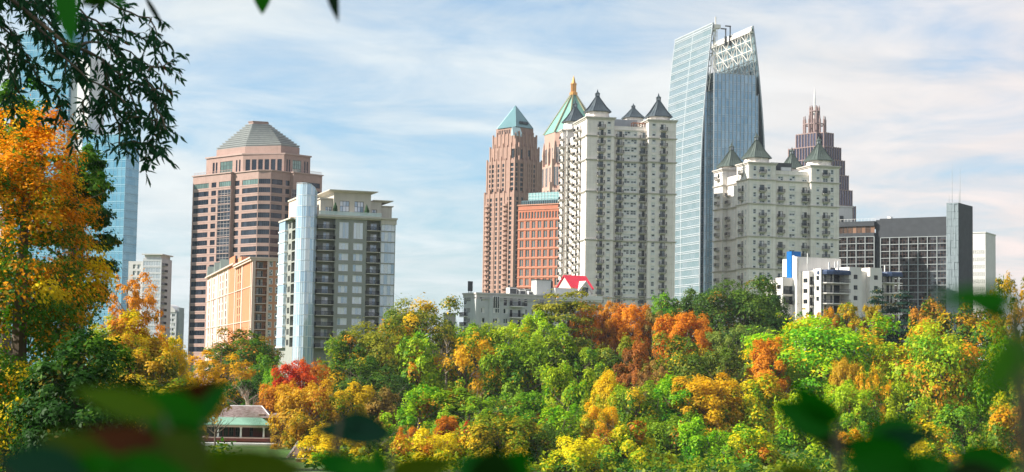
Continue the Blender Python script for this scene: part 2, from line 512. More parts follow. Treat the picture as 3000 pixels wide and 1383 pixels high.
# ------------------------------------------------------------------ the two white chateau-roofed apartment towers
M_WHITE = wallmat('white_stucco', (0.86, 0.79, 0.735), 0.85, 0.07, (7.0, 3.04), 0.86, 0.06, 0.25, 0.14)
M_WHITE2 = wallmat('grey_white_stucco', (0.83, 0.775, 0.72), 0.85, 0.09, (6.4, 3.04), 0.84, 0.06, 0.25, 0.18)
M_CORN = wallmat('cornice_stone', (0.56, 0.52, 0.47), 0.85, 0.08)
M_ROOFB = metalmat('blue_grey_metal_roof', (0.065, 0.085, 0.10), 0.5, 0.3)
M_ROOFG = metalmat('green_grey_metal_roof', (0.085, 0.11, 0.095), 0.5, 0.25)
M_SLAB = wallmat('balcony_slab', (0.46, 0.43, 0.39), 0.85)
M_LANT = glassmat('lantern_glass', (0.35, 0.38, 0.4), (0.5, 0.52, 0.53), 0.5, 0.2, 0.15)

def turret(b, cx, cy, half, zb, zdrum, ztop, wallm, roofm, zlant):
    d = half * 0.86
    mb = MB()
    c = d * 0.42
    octo = [(cx-d, cy-d+c), (cx-d+c, cy-d), (cx+d-c, cy-d), (cx+d, cy-d+c), (cx+d, cy+d-c), (cx+d-c, cy+d), (cx-d+c, cy+d), (cx-d, cy+d-c)]
    mb.prism(octo, zb, zdrum, 0)
    hh = (zdrum - zb)
    for (ax, ay, sx, sy) in ((0, -1, 1, 0), (-1, 0, 0, 1), (1, 0, 0, 1)):          # little pediments on the drum
        ox, oy = cx + ax*(d + 0.35), cy + ay*(d + 0.35)
        g = half * 0.55
        tri = [(-g, 0), (g, 0), (0, hh*0.95)]
        A = [(ox + sx*u, oy + sy*u, zb + v) for u, v in tri]; B = [(x - ax*0.9, y - ay*0.9, z) for x, y, z in A]
        if ax == 0 or ax > 0: mb.loft([A, B], 0)
        else: mb.loft([A[::-1], B[::-1]], 0)
    mb.build('turret_drum', [wallm], b.root)
    mb = MB()
    e = half * 1.04
    k = 1.15
    def ring(s_, z):
        return [(cx-s_, cy-s_*0.6, z), (cx-s_*0.6, cy-s_, z), (cx+s_*0.6, cy-s_, z), (cx+s_, cy-s_*0.6, z),
                (cx+s_, cy+s_*0.6, z), (cx+s_*0.6, cy+s_, z), (cx-s_*0.6, cy+s_, z), (cx-s_, cy+s_*0.6, z)]
    H = ztop - zdrum
    mb.loft([ring(e, zdrum - 0.25), ring(e, zdrum), ring(e*0.62, zdrum + H*0.36), ring(e*0.12, ztop)])
    A, Bq, Cq = ring(e*1.0, zdrum + 0.02), ring(e*0.63, zdrum + H*0.36 + 0.02), ring(e*0.13, ztop)
    for i in range(8):                                                               # standing seams
        j = (i + 1) % 8
        nn = 5 if i % 2 else 2
        for q in range(nn):
            t = (q + 0.0) / nn
            pts = [Vector(r[i]).lerp(Vector(r[j]), t) for r in (A, Bq, Cq)]
            mb.tube(pts, [0.09, 0.08, 0.05], 4)
    ro = mb.build('turret_roof', [roofm], b.root)
    lm = MB(); l = half * 0.13; zl = zlant
    lm.box(cx-l*1.2, cx+l*1.2, cy-l*1.2, cy+l*1.2, ztop - 0.4, ztop + 0.15, 0)
    for sx in (-1, 1):
        for sy in (-1, 1): lm.box(cx+sx*l-0.12, cx+sx*l+0.12, cy+sy*l-0.12, cy+sy*l+0.12, ztop + 0.15, ztop + zl, 0)
    lm.box(cx-l*0.8, cx+l*0.8, cy-l*0.8, cy+l*0.8, ztop + 0.16, ztop + zl - 0.02, 1)
    lm.loft([[(cx-l*1.5, cy-l*1.5, ztop+zl), (cx+l*1.5, cy-l*1.5, ztop+zl), (cx+l*1.5, cy+l*1.5, ztop+zl), (cx-l*1.5, cy+l*1.5, ztop+zl)],
             [(cx-l*.5, cy-l*.5, ztop+zl*1.55), (cx+l*.5, cy-l*.5, ztop+zl*1.55), (cx+l*.5, cy+l*.5, ztop+zl*1.55), (cx-l*.5, cy+l*.5, ztop+zl*1.55)],
             [(cx-.05, cy-.05, ztop+zl*2.5), (cx+.05, cy-.05, ztop+zl*2.5), (cx+.05, cy+.05, ztop+zl*2.5), (cx-.05, cy+.05, ztop+zl*2.5)]], 0)
    lm.build('lantern', [roofm, M_LANT], ro)

def chateau(name, label, c, right, left, ref, Y, th, wall, roofm, K):
    b = Bld(name, label, c, ref, Y, th, gz0(c, ref, Y))
    X = lambda px, yo=0: b.fx(px, ref, yo)
    Wd = X(right); r = K['r']
    xa, xb = X(K['xa']), X(K['xb'], 0)
    D = b.ly(left, ref)
    ya = b.ly(K['ya'], ref); yb = b.ly(K['yb'], ref, r)
    zc, zt = b.z(K['zc']), b.z(K['zt'])
    fl = [(b.z(py), t) for py, t in K['rows']]
    op = {0: [], 2: [], 4: [], 8: [], 10: [], 11: []}
    top = {'a': [], 'b': [], 'l': [], 'fl': []}
    mkw = winmaker(name + '_window', M_FRAME, M_GLASS, 1, 2, 0.14, 0.2, surround=0.2)
    mkd = winmaker(name + '_wide_window', M_FRAME, M_GLASS, 2, 2, 0.15, 0.2, surround=0.22)
    mkdoor = winmaker(name + '_balcony_door', M_DKFRAME, M_GLASS, 2, 1, 0.09, 0.3)
    bal = balcony(name + '_bal', K['bw'], 1.35, M_SLAB, M_RAIL, 1.1, 0.24, 0.24, bracket=0.3)
    eps = 0.3
    for i, (z, t) in enumerate(fl):
        for (face, lst, kind, wpx) in K['cols']:
            # position along that face
            if face in ('fa', 'fc', 'fb'):
                yo = r if face == 'fc' else 0
                x = X(lst, yo)
                e = {'fa': 0, 'fc': 2, 'fb': 4}[face]; base = {'fa': 0, 'fc': xa, 'fb': xb}[face]
                zlim = zc - 0.3 if face == 'fc' else zt
                if z + 2.4 > zlim: continue
                def put_op(w_, h0, h1):
                    o = (x - w_/2, x + w_/2, z + h0, z + h1)
                    if face != 'fc' and o[3] > zc - 0.05: top['a' if face == 'fa' else 'b'].append(o)
                    else: op[e].append((o[0] - base, o[1] - base, o[2], o[3]))
                    return o
                if kind == 'b' and t == 'B':
                    o = put_op(2.0, 0.05, 2.35); b.front_win([o], yo, mkdoor, 'balcony_door')
                    b.add('balcony', bal, (x, yo, z), 0)
                elif kind == 'b':
                    o = put_op(2.1, 0.6, 2.2); b.front_win([o], yo, mkd)
                else:
                    o = put_op(wpx, 0.75, 0.75 + K['wh']); b.front_win([o], yo, mkd if wpx > 1.5 else mkw)
            else:
                xo = r if face == 'lc' else 0
                y = b.ly(lst, ref, xo)
                e, y1 = {'ln': (11, ya), 'lc': (10, yb), 'lf': (8, D)}[face]
                zlim = zc - 0.3 if face == 'lc' else zt
                if z + 2.4 > zlim: continue
                w_ = 2.0 if kind == 'b' else wpx
                o = (y - w_/2, y + w_/2, z + (0.05 if kind == 'b' and t == 'B' else 0.75), z + (2.35 if kind == 'b' and t == 'B' else 0.75 + K['wh']))
                if face != 'lc' and o[3] > zc - 0.05: top['l' if face == 'ln' else 'fl'].append(o)
                else: op[e].append((y1 - o[1], y1 - o[0], o[2], o[3]))
                if kind == 'b' and t == 'B':
                    b.left_win([o], xo, mkdoor, 'balcony_door'); b.add('balcony', bal, (xo, y, z), -math.pi/2)
                else: b.left_win([o], xo, mkd if w_ > 1.5 else mkw)
    pts = [(0,0),(xa,0),(xa,r),(xb,r),(xb,0),(Wd,0),(Wd,D),(0,D),(0,yb),(r,yb),(r,ya),(0,ya)]
    b.prism('wall', pts, 0, zc, wall, op, 0.35, M_ROOFGREY)
    tx = 0.004
    b.mass('wall', 0, xa, 0, ya, zc + tx, zt, wall, top['a'], top['l'], depth=0.35, roofmat=M_ROOFGREY)
    b.mass('wall', xb, Wd, 0, ya, zc + tx, zt, wall, top['b'], depth=0.35, roofmat=M_ROOFGREY)
    b.mass('wall', 0, xa, yb, D, zc + tx, zt, wall, (), top['fl'], depth=0.35, roofmat=M_ROOFGREY)
    b.mass('wall', xb, Wd, yb, D, zc + tx, zt, wall, roofmat=M_ROOFGREY)
    # ledges round the whole plan and turret cornices
    mb = MB()
    def ledge(z, h, pr):
        P = [(-pr,-pr),(xa+pr,-pr),(xa+pr,r-pr),(xb-pr,r-pr),(xb-pr,-pr),(Wd+pr,-pr),(Wd+pr,D+pr),(-pr,D+pr),(-pr,yb-pr),(r-pr,yb-pr),(r-pr,ya+pr),(-pr,ya+pr)]
        mb.prism(P, z, z + h)
    for py in K['ledges']:
        z = b.z(py); ledge(z, 0.28, 0.3); ledge(z + 0.281, 0.3, 0.55)
    for (x0, x1, y0, y1) in ((0, xa, 0, ya), (xb, Wd, 0, ya), (0, xa, yb, D), (xb, Wd, yb, D)):
        mb.box(x0-.35, x1+.35, y0-.35, y1+.35, zt - 0.5, zt + 0.02); mb.box(x0-.7, x1+.7, y0-.7, y1+.7, zt + 0.021, zt + 0.45)
    mb.build('cornice', [M_CORN], b.root)
    mb = MB()
    mb.box(xa + 0.3, xb - 0.3, r + 0.002, r + 0.35, zc - 0.3, zc + 0.9); mb.box(xa + .2, xb - .2, r - 0.3, r + 0.5, zc - 0.7, zc - 0.301)
    mb.build('parapet', [wall], b.root)
    # corner pilasters
    mb = MB()
    for x0 in (0.0, xa - 1.2, xb, Wd - 1.2): mb.box(x0 + 0.02, x0 + 1.18, -0.18, 0.01, 0, zt - 0.5)
    for y0 in (0.0, ya - 1.2): mb.box(-0.18, 0.01, y0 + 0.02, y0 + 1.18, 0, zt - 0.5)
    mb.build('pilaster', [wall], b.root)
    for (px, pyapex, pyd, cx, cy, half) in K['turrets']:
        cx = {'a': xa/2, 'b': (xb+Wd)/2}[cx]; cy = {'n': min(ya, xa)/2, 'f': (yb + D)/2}[cy]
        c2, n2 = math.cos(b.th), math.sin(b.th)
        wx, wy = b.C.x + c2*cx - n2*cy, b.C.y + n2*cx + c2*cy
        zd = max(zt + 1.4, zat(wx, wy, pyd) - b.z0); za = zat(wx, wy, pyapex) - b.z0
        zl = (za - zd) * 0.125
        turret(b, cx, cy, half, zt + 0.45, zd, za - 2.5 * zl, wall, roofm, zl)
    return b, dict(xa=xa, xb=xb, W=Wd, D=D, ya=ya, yb=yb, zc=zc, zt=zt, r=r)

rows1 = [(372 + 23.35 * i, 'B') for i in range(24)]
b1, q1 = chateau('apartment_tower', 'tall white apartment tower with blue-grey turret roofs, above the red gable', 1717, 1978.5, 1639.5, 590, 650, 12, M_WHITE, M_ROOFB, dict(
    r=2.6, xa=1797, xb=1898, ya=1681, yb=1665, zc=369, zt=344, wh=1.75, bw=2.9, rows=rows1, ledges=(399, 469, 562, 704, 873),
    cols=[('fa', 1758.6, 'b', 0), ('fa', 1782.5, 'w', 1.35), ('fc', 1813.5, 'b', 0), ('fc', 1836, 'w', 2.3), ('fc', 1855.5, 'w', 2.3), ('fc', 1882, 'b', 0),
          ('fb', 1914, 'w', 1.35), ('fb', 1941.5, 'b', 0),
          ('ln', 1689, 'b', 0), ('ln', 1699, 'b', 0), ('ln', 1709.5, 'w', 0.9), ('lc', 1675, 'b', 0), ('lf', 1647.5, 'b', 0), ('lf', 1658, 'w', 0.9)],
    turrets=[(1747, 262, 329, 'a', 'n', 4.7), (1927, 273, 344, 'b', 'n', 4.7), (1695, 294, 358, 'a', 'f', 4.7), (1869, 303, 346, 'b', 'f', 4.2)]))
mb = MB()
xa, xb, zc = q1['xa'], q1['xb'], q1['zc']
mb.box(xa + 0.5, xb - 2.5, 7, 14, zc, zc + 4.2)
mb.build('penthouse', [wallmat('penthouse_grey', (0.42, 0.43, 0.45), 0.8)], b1.root)
mb = MB()
for i in range(9): mb.box(xb - 5.2 + i*0.6, xb - 5.0 + i*0.6, 3.2, 6.4, zc + 2.6, zc + 2.8)
for x in (xb - 5.1, xb - 2.8, xb - 0.6):
    for y in (3.4, 6.1): mb.box(x - .12, x + .12, y - .12, y + .12, zc, zc + 2.6)
mb.build('pergola', [wallmat('pergola_wood', (0.22, 0.10, 0.06), 0.8)], b1.root)
b1.finish(100)

rows2 = [(504, 'B'), (527, 'W'), (557, 'B'), (581, 'B'), (602, 'W'), (630.5, 'B'), (654, 'B'), (677, 'B'), (698, 'W'), (721.5, 'B'), (745.5, 'B'), (769, 'B'), (790, 'W'), (815, 'B'), (838, 'B')]
b2, q2 = chateau('apartment_tower', 'shorter white apartment tower with green-grey turret roofs, beside the glass skyscraper', 2193.5, 2458, 2092, 552, 663, 16, M_WHITE2, M_ROOFG, dict(
    r=2.0, xa=2272.5, xb=2376, ya=2159.5, yb=2130, zc=500, zt=477, wh=1.8, bw=2.9, rows=rows2, ledges=(527, 598, 694, 788),
    cols=[('fa', 2211.4, 'w', 1.25), ('fa', 2232.8, 'b', 0), ('fa', 2253, 'w', 1.25), ('fc', 2287, 'b', 0), ('fc', 2321, 'w', 2.4), ('fc', 2357.5, 'b', 0),
          ('fb', 2396.5, 'w', 1.25), ('fb', 2418.3, 'b', 0), ('fb', 2438, 'w', 1.25),
          ('ln', 2175, 'b', 0), ('ln', 2184.5, 'w', 0.9), ('ln', 2165, 'w', 0.9), ('lc', 2136.5, 'b', 0), ('lc', 2150, 'w', 1.9), ('lf', 2105, 'b', 0), ('lf', 2115.5, 'w', 0.9)],
    turrets=[(2216, 388, 464, 'a', 'n', 5.0), (2400, 399, 472, 'b', 'n', 5.0), (2146, 417, 490, 'a', 'f', 5.2), (2325, 431, 496, 'b', 'f', 4.6)]))
mb = MB(); mb.box(q2['xa'] + 0.3, q2['xb'] - 6, 5, 12, q2['zc'], q2['zc'] + 4.4); mb.build('penthouse', [M_DARKBOX], b2.root)
mb = MB(); mb.box(q2['xa'] + 4.2, q2['xa'] + 8.5, 4.0, 4.9, q2['zc'] + 1.2, q2['zc'] + 2.6); mb.build('roof_vent', [M_FRAME], b2.root)
b2.finish(100)
# ------------------------------------------------------------------ pink granite tower with the stepped pyramid
M_PINK = wallmat('pink_granite', (0.37, 0.245, 0.21), 0.6, 0.08, (1.5, 1.0), 0.82, 0.03, 0.4, 0.08)
M_TRIM = wallmat('pale_pink_trim', (0.42, 0.30, 0.265), 0.6, 0.06)
M_STEEL = metalmat('stepped_roof_metal', (0.30, 0.31, 0.305), 0.42, 0.45)
M_GL_DK = glassmat('office_glass', (0.012, 0.018, 0.03), (0.05, 0.06, 0.085), 0.5, 0.35, 0.05, 0.02)
M_GL_GR = glassmat('green_office_glass', (0.16, 0.24, 0.22), (0.22, 0.32, 0.29), 0.5, 0.5, 0.06, 0.02)
M_MULL = metalmat('pale_mullion', (0.42, 0.36, 0.33), 0.5, 0.2)

def octa(x0, x1, y0, y1, c):
    return [(x0 + c, y0), (x1 - c, y0), (x1, y0 + c), (x1, y1 - c), (x1 - c, y1), (x0 + c, y1), (x0, y1 - c), (x0, y0 + c)]

def promenade():
    b = Bld('office_tower', 'pink granite office tower with stepped metal pyramid roof, behind the orange apartment block', 773, 600, 800, 46, gz0(773, 600, 800))
    ref = 600
    cf = b.fx(791.5, ref); D = b.ly(563.5, ref, -2.0); Wd = b.fx(943, 560, -2.0)
    cl = b.ly(755, ref)
    ys = b.ly(684, ref); xs = b.fx(850, ref)
    zs = b.z(500, 0, cl)
    pts = [(cf, 0), (xs, 0), (xs, -2), (Wd, -2), (Wd, D), (-2, D), (-2, ys), (0, ys), (0, cl)]
    rows = [(b.z(538.5 + 24.7*k, 0, cl), b.z(523.5 + 24.7*k, 0, cl)) for k in range(21)]
    mk4 = winmaker('band_window', M_DKFRAME, M_GL_DK, 6, 1, 0.07, 0.2)
    mk1 = winmaker('office_window', M_DKFRAME, M_GL_DK, 2, 1, 0.07, 0.2)
    mkg = winmaker('green_band_window', M_DKFRAME, M_GL_GR, 6, 1, 0.07, 0.2)
    Ly = lambda px, xo=0: b.ly(px, ref, xo)
    e = {0: [], 2: [], 5: [], 7: [], 8: []}
    chL = math.hypot(cf, cl)
    for k, (za, zb) in enumerate(rows):
        mk = mkg if k < 1 else mk4
        for (p0, p1, xo, ed, y1, m_) in ((566, 610, -2, 5, D, mk), (618, 632, -2, 5, D, mk1), (686, 700, 0, 7, ys, mk1), (708, 754, 0, 7, ys, mk)):
            ya_, yb_ = Ly(p1, xo), Ly(p0, xo)
            if ed == 5: yb_ = min(yb_, D - 0.4)
            e[ed].append((y1 - yb_, y1 - ya_, za, zb)); b.left_win([(ya_, yb_, za, zb)], xo, m_)
        if k == 0: 
            ya_, yb_ = Ly(675, -2), Ly(640, -2); e[5].append((D - yb_, D - ya_, za, zb)); b.left_win([(ya_, yb_, za, zb)], -2, mkg)
        for (p0, p1, m_) in ((794, 826, mk4), (835, 847, mk1)):
            xa_, xb_ = b.fx(p0, ref), b.fx(p1, ref)
            e[0].append((xa_ - cf, xb_ - cf, za, zb)); b.front_win([(xa_, xb_, za, zb)], 0, m_)
        xa_, xb_ = b.fx(883, ref, -2), b.fx(936, ref, -2)
        e[2].append((xa_ - xs, xb_ - xs, za, zb)); b.front_win([(xa_, xb_, za, zb)], -2, mk4)
        if k > 0 or True:
            e[8].append((0.12, chL - 0.12, za, zb))
            b.add('window', mk4(chL - 0.24, zb - za), (0 + 0.12*cf/chL, cl - 0.12*cl/chL, za), math.atan2(-cl, cf))
    # tall curtain wall bays cut into both long faces
    zb0, zt0 = b.z(1000, -2, D*0.5), rows[1][1]
    mkb = winmaker('curtain_bay', M_MULL, M_GL_DK, 4, 40, 0.14, 0.2)
    ya_, yb_ = Ly(675, -2), Ly(637, -2)
    e[5].append((D - yb_, D - ya_, zb0, zt0)); b.left_win([(ya_, yb_, zb0, zt0)], -2, mkb, 'curtain_wall_bay')
    xa_, xb_ = b.fx(854, ref, -2), b.fx(872, ref, -2)
    e[2].append((xa_ - xs, xb_ - xs, zb0, zt0)); b.front_win([(xa_, xb_, zb0, zt0)], -2, mkb, 'curtain_wall_bay')
    b.prism('wall', pts, 0, zs, M_PINK, e, 0.25, M_ROOFGREY)
    mb = MB()
    for k, (za, zb) in enumerate(rows):
        z = za - 0.55
        for (xo, y0, y1) in ((-2, ys, D), (0, cl, ys)): mb.box(xo - 0.16, xo + 0.004, y0 + 0.05, y1 - 0.05, z, z + 0.3)
        mb.box(cf + .05, xs - .05, -0.16, 0.004, z, z + 0.3)
    b_ = 0.5
    mb.prism([(cf+.2, -b_), (xs - .5, -b_), (xs - .5, -2-b_), (Wd + b_, -2-b_), (Wd + b_, D + b_), (-2-b_, D + b_), (-2-b_, ys-.5), (-b_, ys-.5), (-b_, cl-.2)], zs + 0.002, zs + 0.5)
    mb.build('string_course', [M_TRIM], b.root)
    mb = MB()                                                       # parapet railings
    for k in range(26):
        y = ys + (D - ys) * k / 25; mb.box(-1.4, -1.3, y - .05, y + .05, zs + .5, zs + 1.7)
        x = xs + (Wd - xs) * k / 25; mb.box(x - .05, x + .05, -1.4, -1.3, zs + .5, zs + 1.7)
    mb.box(-1.42, -1.28, ys, D, zs + 1.7, zs + 1.8); mb.box(xs, Wd, -1.42, -1.28, zs + 1.7, zs + 1.8)
    mb.build('parapet_railing', [M_TRIM], b.root)
    # second tier
    a = 2.2
    y2, x2 = b.ly(712, 480, a), b.fx(832, 480, a)
    D2, W2 = b.ly(604.5, 480, a), b.fx(909, 480, a)
    z2 = b.z(453, a, y2)
    p2 = [(x2, a), (W2, a), (W2, D2), (a, D2), (a, y2)]
    L2 = math.hypot(x2 - a, y2 - a)
    zl, zh = b.z(508, a, y2), b.z(467, a, y2)
    zl = max(zl, zs + 0.6)
    ee = {0: [], 3: [], 4: []}
    mkt = winmaker('tall_window', M_DKFRAME, M_GL_GR, 4, 3, 0.1, 0.2); mks = winmaker('slot_window', M_DKFRAME, M_GL_DK, 1, 1, 0.08, 0.2)
    for p0, p1, m_ in ((623, 629, mks), (632, 637, mks), (645, 681, mkt), (691, 695.5, mks), (700, 704.5, mks)):
        ya_, yb_ = b.ly(p1, 490, a), b.ly(p0, 490, a)
        ee[3].append((D2 - yb_, D2 - ya_, zl, zh)); b.left_win([(ya_, yb_, zl, zh)], a, m_)
    for p0, p1, m_ in ((839, 843), (846, 850), (857, 882), (891, 895), (898, 902)) and ((839, 843, mks), (846, 850, mks), (857, 882, mkt), (891, 895, mks), (898, 902, mks)):
        xa_, xb_ = b.fx(p0, 490, a), b.fx(p1, 490, a)
        ee[0].append((xa_ - x2, xb_ - x2, zl, zh)); b.front_win([(xa_, xb_, zl, zh)], a, m_)
    ang = math.atan2(a - y2, x2 - a)
    for k in range(6):
        s0, s1 = L2 * (0.06 + k * 0.155), L2 * (0.06 + k * 0.155 + 0.115)
        ee[4].append((s0, s1, zl, zh))
        b.add('window', winmaker('tall_dark_window', M_MULL, M_GL_DK, 1, 1, 0.08, 0.2)(s1 - s0, zh - zl), (a + (x2 - a)*s0/L2, y2 + (a - y2)*s0/L2, zl), ang)
    b.prism('upper_tier', p2, zs + 0.5, z2, M_PINK, ee, 0.3, M_ROOFGREY)
    mb = MB(); q = 0.5
    mb.prism([(x2 + .2, a - q), (W2 + q, a - q), (W2 + q, D2 + q), (a - q, D2 + q), (a - q, y2 + .2)], z2 + .002, z2 + .7); mb.build('cornice', [M_TRIM], b.root)
    a3 = a + 2.2
    y3, x3 = b.ly(718, 440, a3), b.fx(823, 440, a3)
    D3, W3 = b.ly(626, 445, a3), b.fx(889, 445, a3)
    z3 = b.z(429, a3, y3)
    c3 = 6
    p3 = [(x3, a3), (W3 - c3*.4, a3), (W3, a3 + c3), (W3, D3 - c3), (W3 - c3, D3), (a3 + c3, D3), (a3, D3 - c3*.4), (a3, y3)]
    b.prism('roof_drum', p3, z2 + 0.7, z3, M_PINK)
    mcx, mcy = (a3 + W3)/2, (a3 + D3)/2
    mb = MB(); n = 11
    zt = b.z(367, mcx, mcy)
    half = 27.5 * 0.16 * 830 / 800
    ct, st = math.cos(-math.pi/4), math.sin(-math.pi/4)
    topo = [(mcx + u, mcy + v) for u, v in [(x*0.92, y*0.92) for x, y in octa(-half, half, -half, half, half*.75)]]
    topo = topo[0:1] + topo[1:]
    base = [(x, y) for x, y in p3]
    # match the eight corners of the drum with the eight of the top block
    def near(p): return min(topo, key=lambda t: (t[0]-p[0])**2 + (t[1]-p[1])**2)
    tops = [(mcx + half*(.35), mcy - half), (mcx + half, mcy - half*.35), (mcx + half, mcy - half*.1), (mcx + half, mcy + half*.5), (mcx + half*.5, mcy + half), (mcx - half*.5, mcy + half), (mcx - half, mcy + half*.5), (mcx - half, mcy - half*.3)]
    for k in range(n):
        t = 0.03 + 0.97 * k / n
        P = [(bx*(1-t) + tx_*t, by*(1-t) + ty_*t) for (bx, by), (tx_, ty_) in zip(base, tops)]
        z0 = z3 + (zt - z3) * k / n; z1 = z3 + (zt - z3) * (k + 1) / n
        mb.prism(P, z0 + 0.002, z1 - 0.5)
        t2 = t - 0.035
        P2 = [(bx*(1-t2) + tx_*t2, by*(1-t2) + ty_*t2) for (bx, by), (tx_, ty_) in zip(base, tops)]
        mb.prism(P2, z1 - 0.499, z1)
    mb.build('pyramid_roof', [M_STEEL], b.root)
    mb = MB(); mb.prism(tops, zt + .002, b.z(360, mcx, mcy)); T2 = [(mcx + (x-mcx)*1.06, mcy + (y-mcy)*1.06) for x, y in tops]
    mb.prism(T2, b.z(360, mcx, mcy) + .002, b.z(358, mcx, mcy)); mb.build('roof_cap', [M_PINK], b.root)
    b.finish(100)
promenade()

# ------------------------------------------------------------------ orange apartment block
M_ORNG = wallmat('orange_stucco', (0.62, 0.225, 0.115), 0.85, 0.06)
M_PEACH = wallmat('peach_stucco', (0.58, 0.27, 0.155), 0.85, 0.06)
M_CREAM = wallmat('cream_stucco', (0.70, 0.52, 0.44), 0.85, 0.05)
def orange_block():
    b = Bld('apartment_block', 'orange and cream apartment block standing left of the glass-cornered grey tower', 740, 840, 560, 15, gz0(740, 840, 560))
    ref = 840
    Wd = b.fx(846, ref); zt = b.z(757); 
    ym = b.ly(690, ref); D = b.ly(607, ref); yt0 = b.ly(699, 760); 
    zf = b.lz(668, 786)
    fl = [b.z(786.5 + 25.4*k, 3, 0) for k in range(12)]
    mkw = winmaker('sash_window', M_FRAME, M_GLASS, 2, 3, 0.09, 0.2, surround=0.12)
    mkd = winmaker('terrace_door', M_FRAME, M_GLASS, 3, 1, 0.09, 0.2)
    xr0, xr1 = b.fx(745, ref), b.fx(781, ref)
    rc = 1.8
    pts = [(0, 0), (xr0, 0), (xr0, rc), (xr1, rc), (xr1, 0), (Wd, 0), (Wd, ym), (0, ym)]
    op = {2: [], 4: [], 7: []}
    bal = balcony('orange_bal', xr1 - xr0 - 0.06, 1.9, M_CREAM, M_RAIL, 1.1, 0.25, 0.3)
    for z in fl:
        o = (xr0 + 0.9, xr0 + 2.9, z + 0.1, z + 2.2); op[2].append((o[0] - xr0, o[1] - xr0, o[2], o[3])); b.front_win([o], rc, mkd, 'terrace_door')
        b.add('balcony', bal, ((xr0 + xr1)/2, rc - 0.02, z), 0)
        for px in (792.5, 812):
            x = b.fx(px, ref); o = (x - 0.5, x + 0.5, z + 0.7, z + 2.4); op[4].append((o[0] - xr1, o[1] - xr1, o[2], o[3])); b.front_win([o], 0, mkw)
    mkslot = winmaker('slot_window', M_DKFRAME, M_GLASSD, 1, 1, 0.08, 0.6)
    for z in fl:
        for px in (697.5, 703.5):
            y = b.ly(px, ref); o = (y - 1.1, y + 1.1, z + 0.2, z + 2.5); op[7].append((ym - o[1], ym - o[0], o[2], o[3])); b.left_win([o], 0, mkslot)
    b.prism('wall', pts, 0, zt, M_PEACH, op, 0.9, M_ROOFGREY)
    # lower rear range along the side street
    o2 = []
    for k, z in enumerate(fl):
        if z + 2.6 > zf: continue
        for px, wd in ((614, 3.2), (627, 3.0), (645, 3.0), (652.5, 3.0), (663, 3.4)):
            y = b.ly(px, ref); o = (y - wd/2, y + wd/2, z + 0.2, z + 2.5); o2.append(o); b.left_win([o], 0, mkslot)
    b.mass('wall', 0, 15, ym + 0.01, D, 0, zf, M_CREAM, (), o2, depth=0.9, roofmat=M_ROOFGREY, label='cream rear range')
    # orange panels and cream pilasters stand proud of the side wall
    for p0, p1 in ((734, 713), (687, 671)):
        y0, y1 = b.ly(p0, ref), b.ly(p1, ref); zz = zt if p0 > 700 else zf + 4
        mb = MB(); mb.box(-0.1, 0.0, y0, y1, 0, zz - 0.6); mb.build('orange_panel', [M_ORNG], b.root)
    mb = MB()
    for p0, p1, h in ((740.2, 738.5, zt), (736, 734.6, zt), (711, 708.5, zt), (690.5, 688.5, zt), (669, 666.6, zf), (657, 655.6, zf), (640, 636, zf), (621, 618, zf)):
        y0, y1 = b.ly(p0, ref), b.ly(p1, ref); mb.box(-0.22, 0.005, y0, y1, 0, h - 0.3)
    for z in fl[2::4]: mb.box(-0.3, 0.004, ym * 0.02, D - 0.1, z - .25, z)
    mb.box(0.1, 0.8, -0.3, 0.0, 0, zt - .6); mb.box(xr1 + 0.05, xr1 + 0.7, -0.25, 0.0, 0, zt - .6); mb.box(b.fx(830, ref), b.fx(830, ref) + .8, -0.3, 0.0, 0, zt - .6)
    mb.build('pilaster', [M_CREAM], b.root)
    mb = MB()
    mb.box(-1.2, Wd + .6, -0.6, ym + .3, zt + .002, zt + 0.5); mb.box(-0.8, Wd + .3, -0.35, ym + .2, zt - 0.7, zt + .001)
    mb.box(-1.1, 15.2, ym + .31, D + .3, zf + .002, zf + 0.5)
    mb.build('cornice', [M_CREAM], b.root)
    y0, y1 = b.ly(699, 765), b.ly(671, 765)
    mb = MB(); mb.box(1.0, 12, y0, y1, zf + .5, b.lz(690, 756)); mb.build('penthouse', [M_PEACH], b.root)
    for px in (613, 633, 650):                                         # small gabled dormers on the rear roof
        y = b.ly(px, ref); g = 4.2
        mb = MB(); A = [(-0.9, y - g, zf + .5), (-0.9, y + g, zf + .5), (-0.9, y, zf + 4.6)]
        mb.loft([A[::-1], [(x + 7, yy, z) for x, yy, z in A][::-1]])
        mb.build('gable', [metalmat('slate_roof', (0.16, 0.19, 0.17), 0.7, 0.1)], b.root)
    b.finish(100)
orange_block()

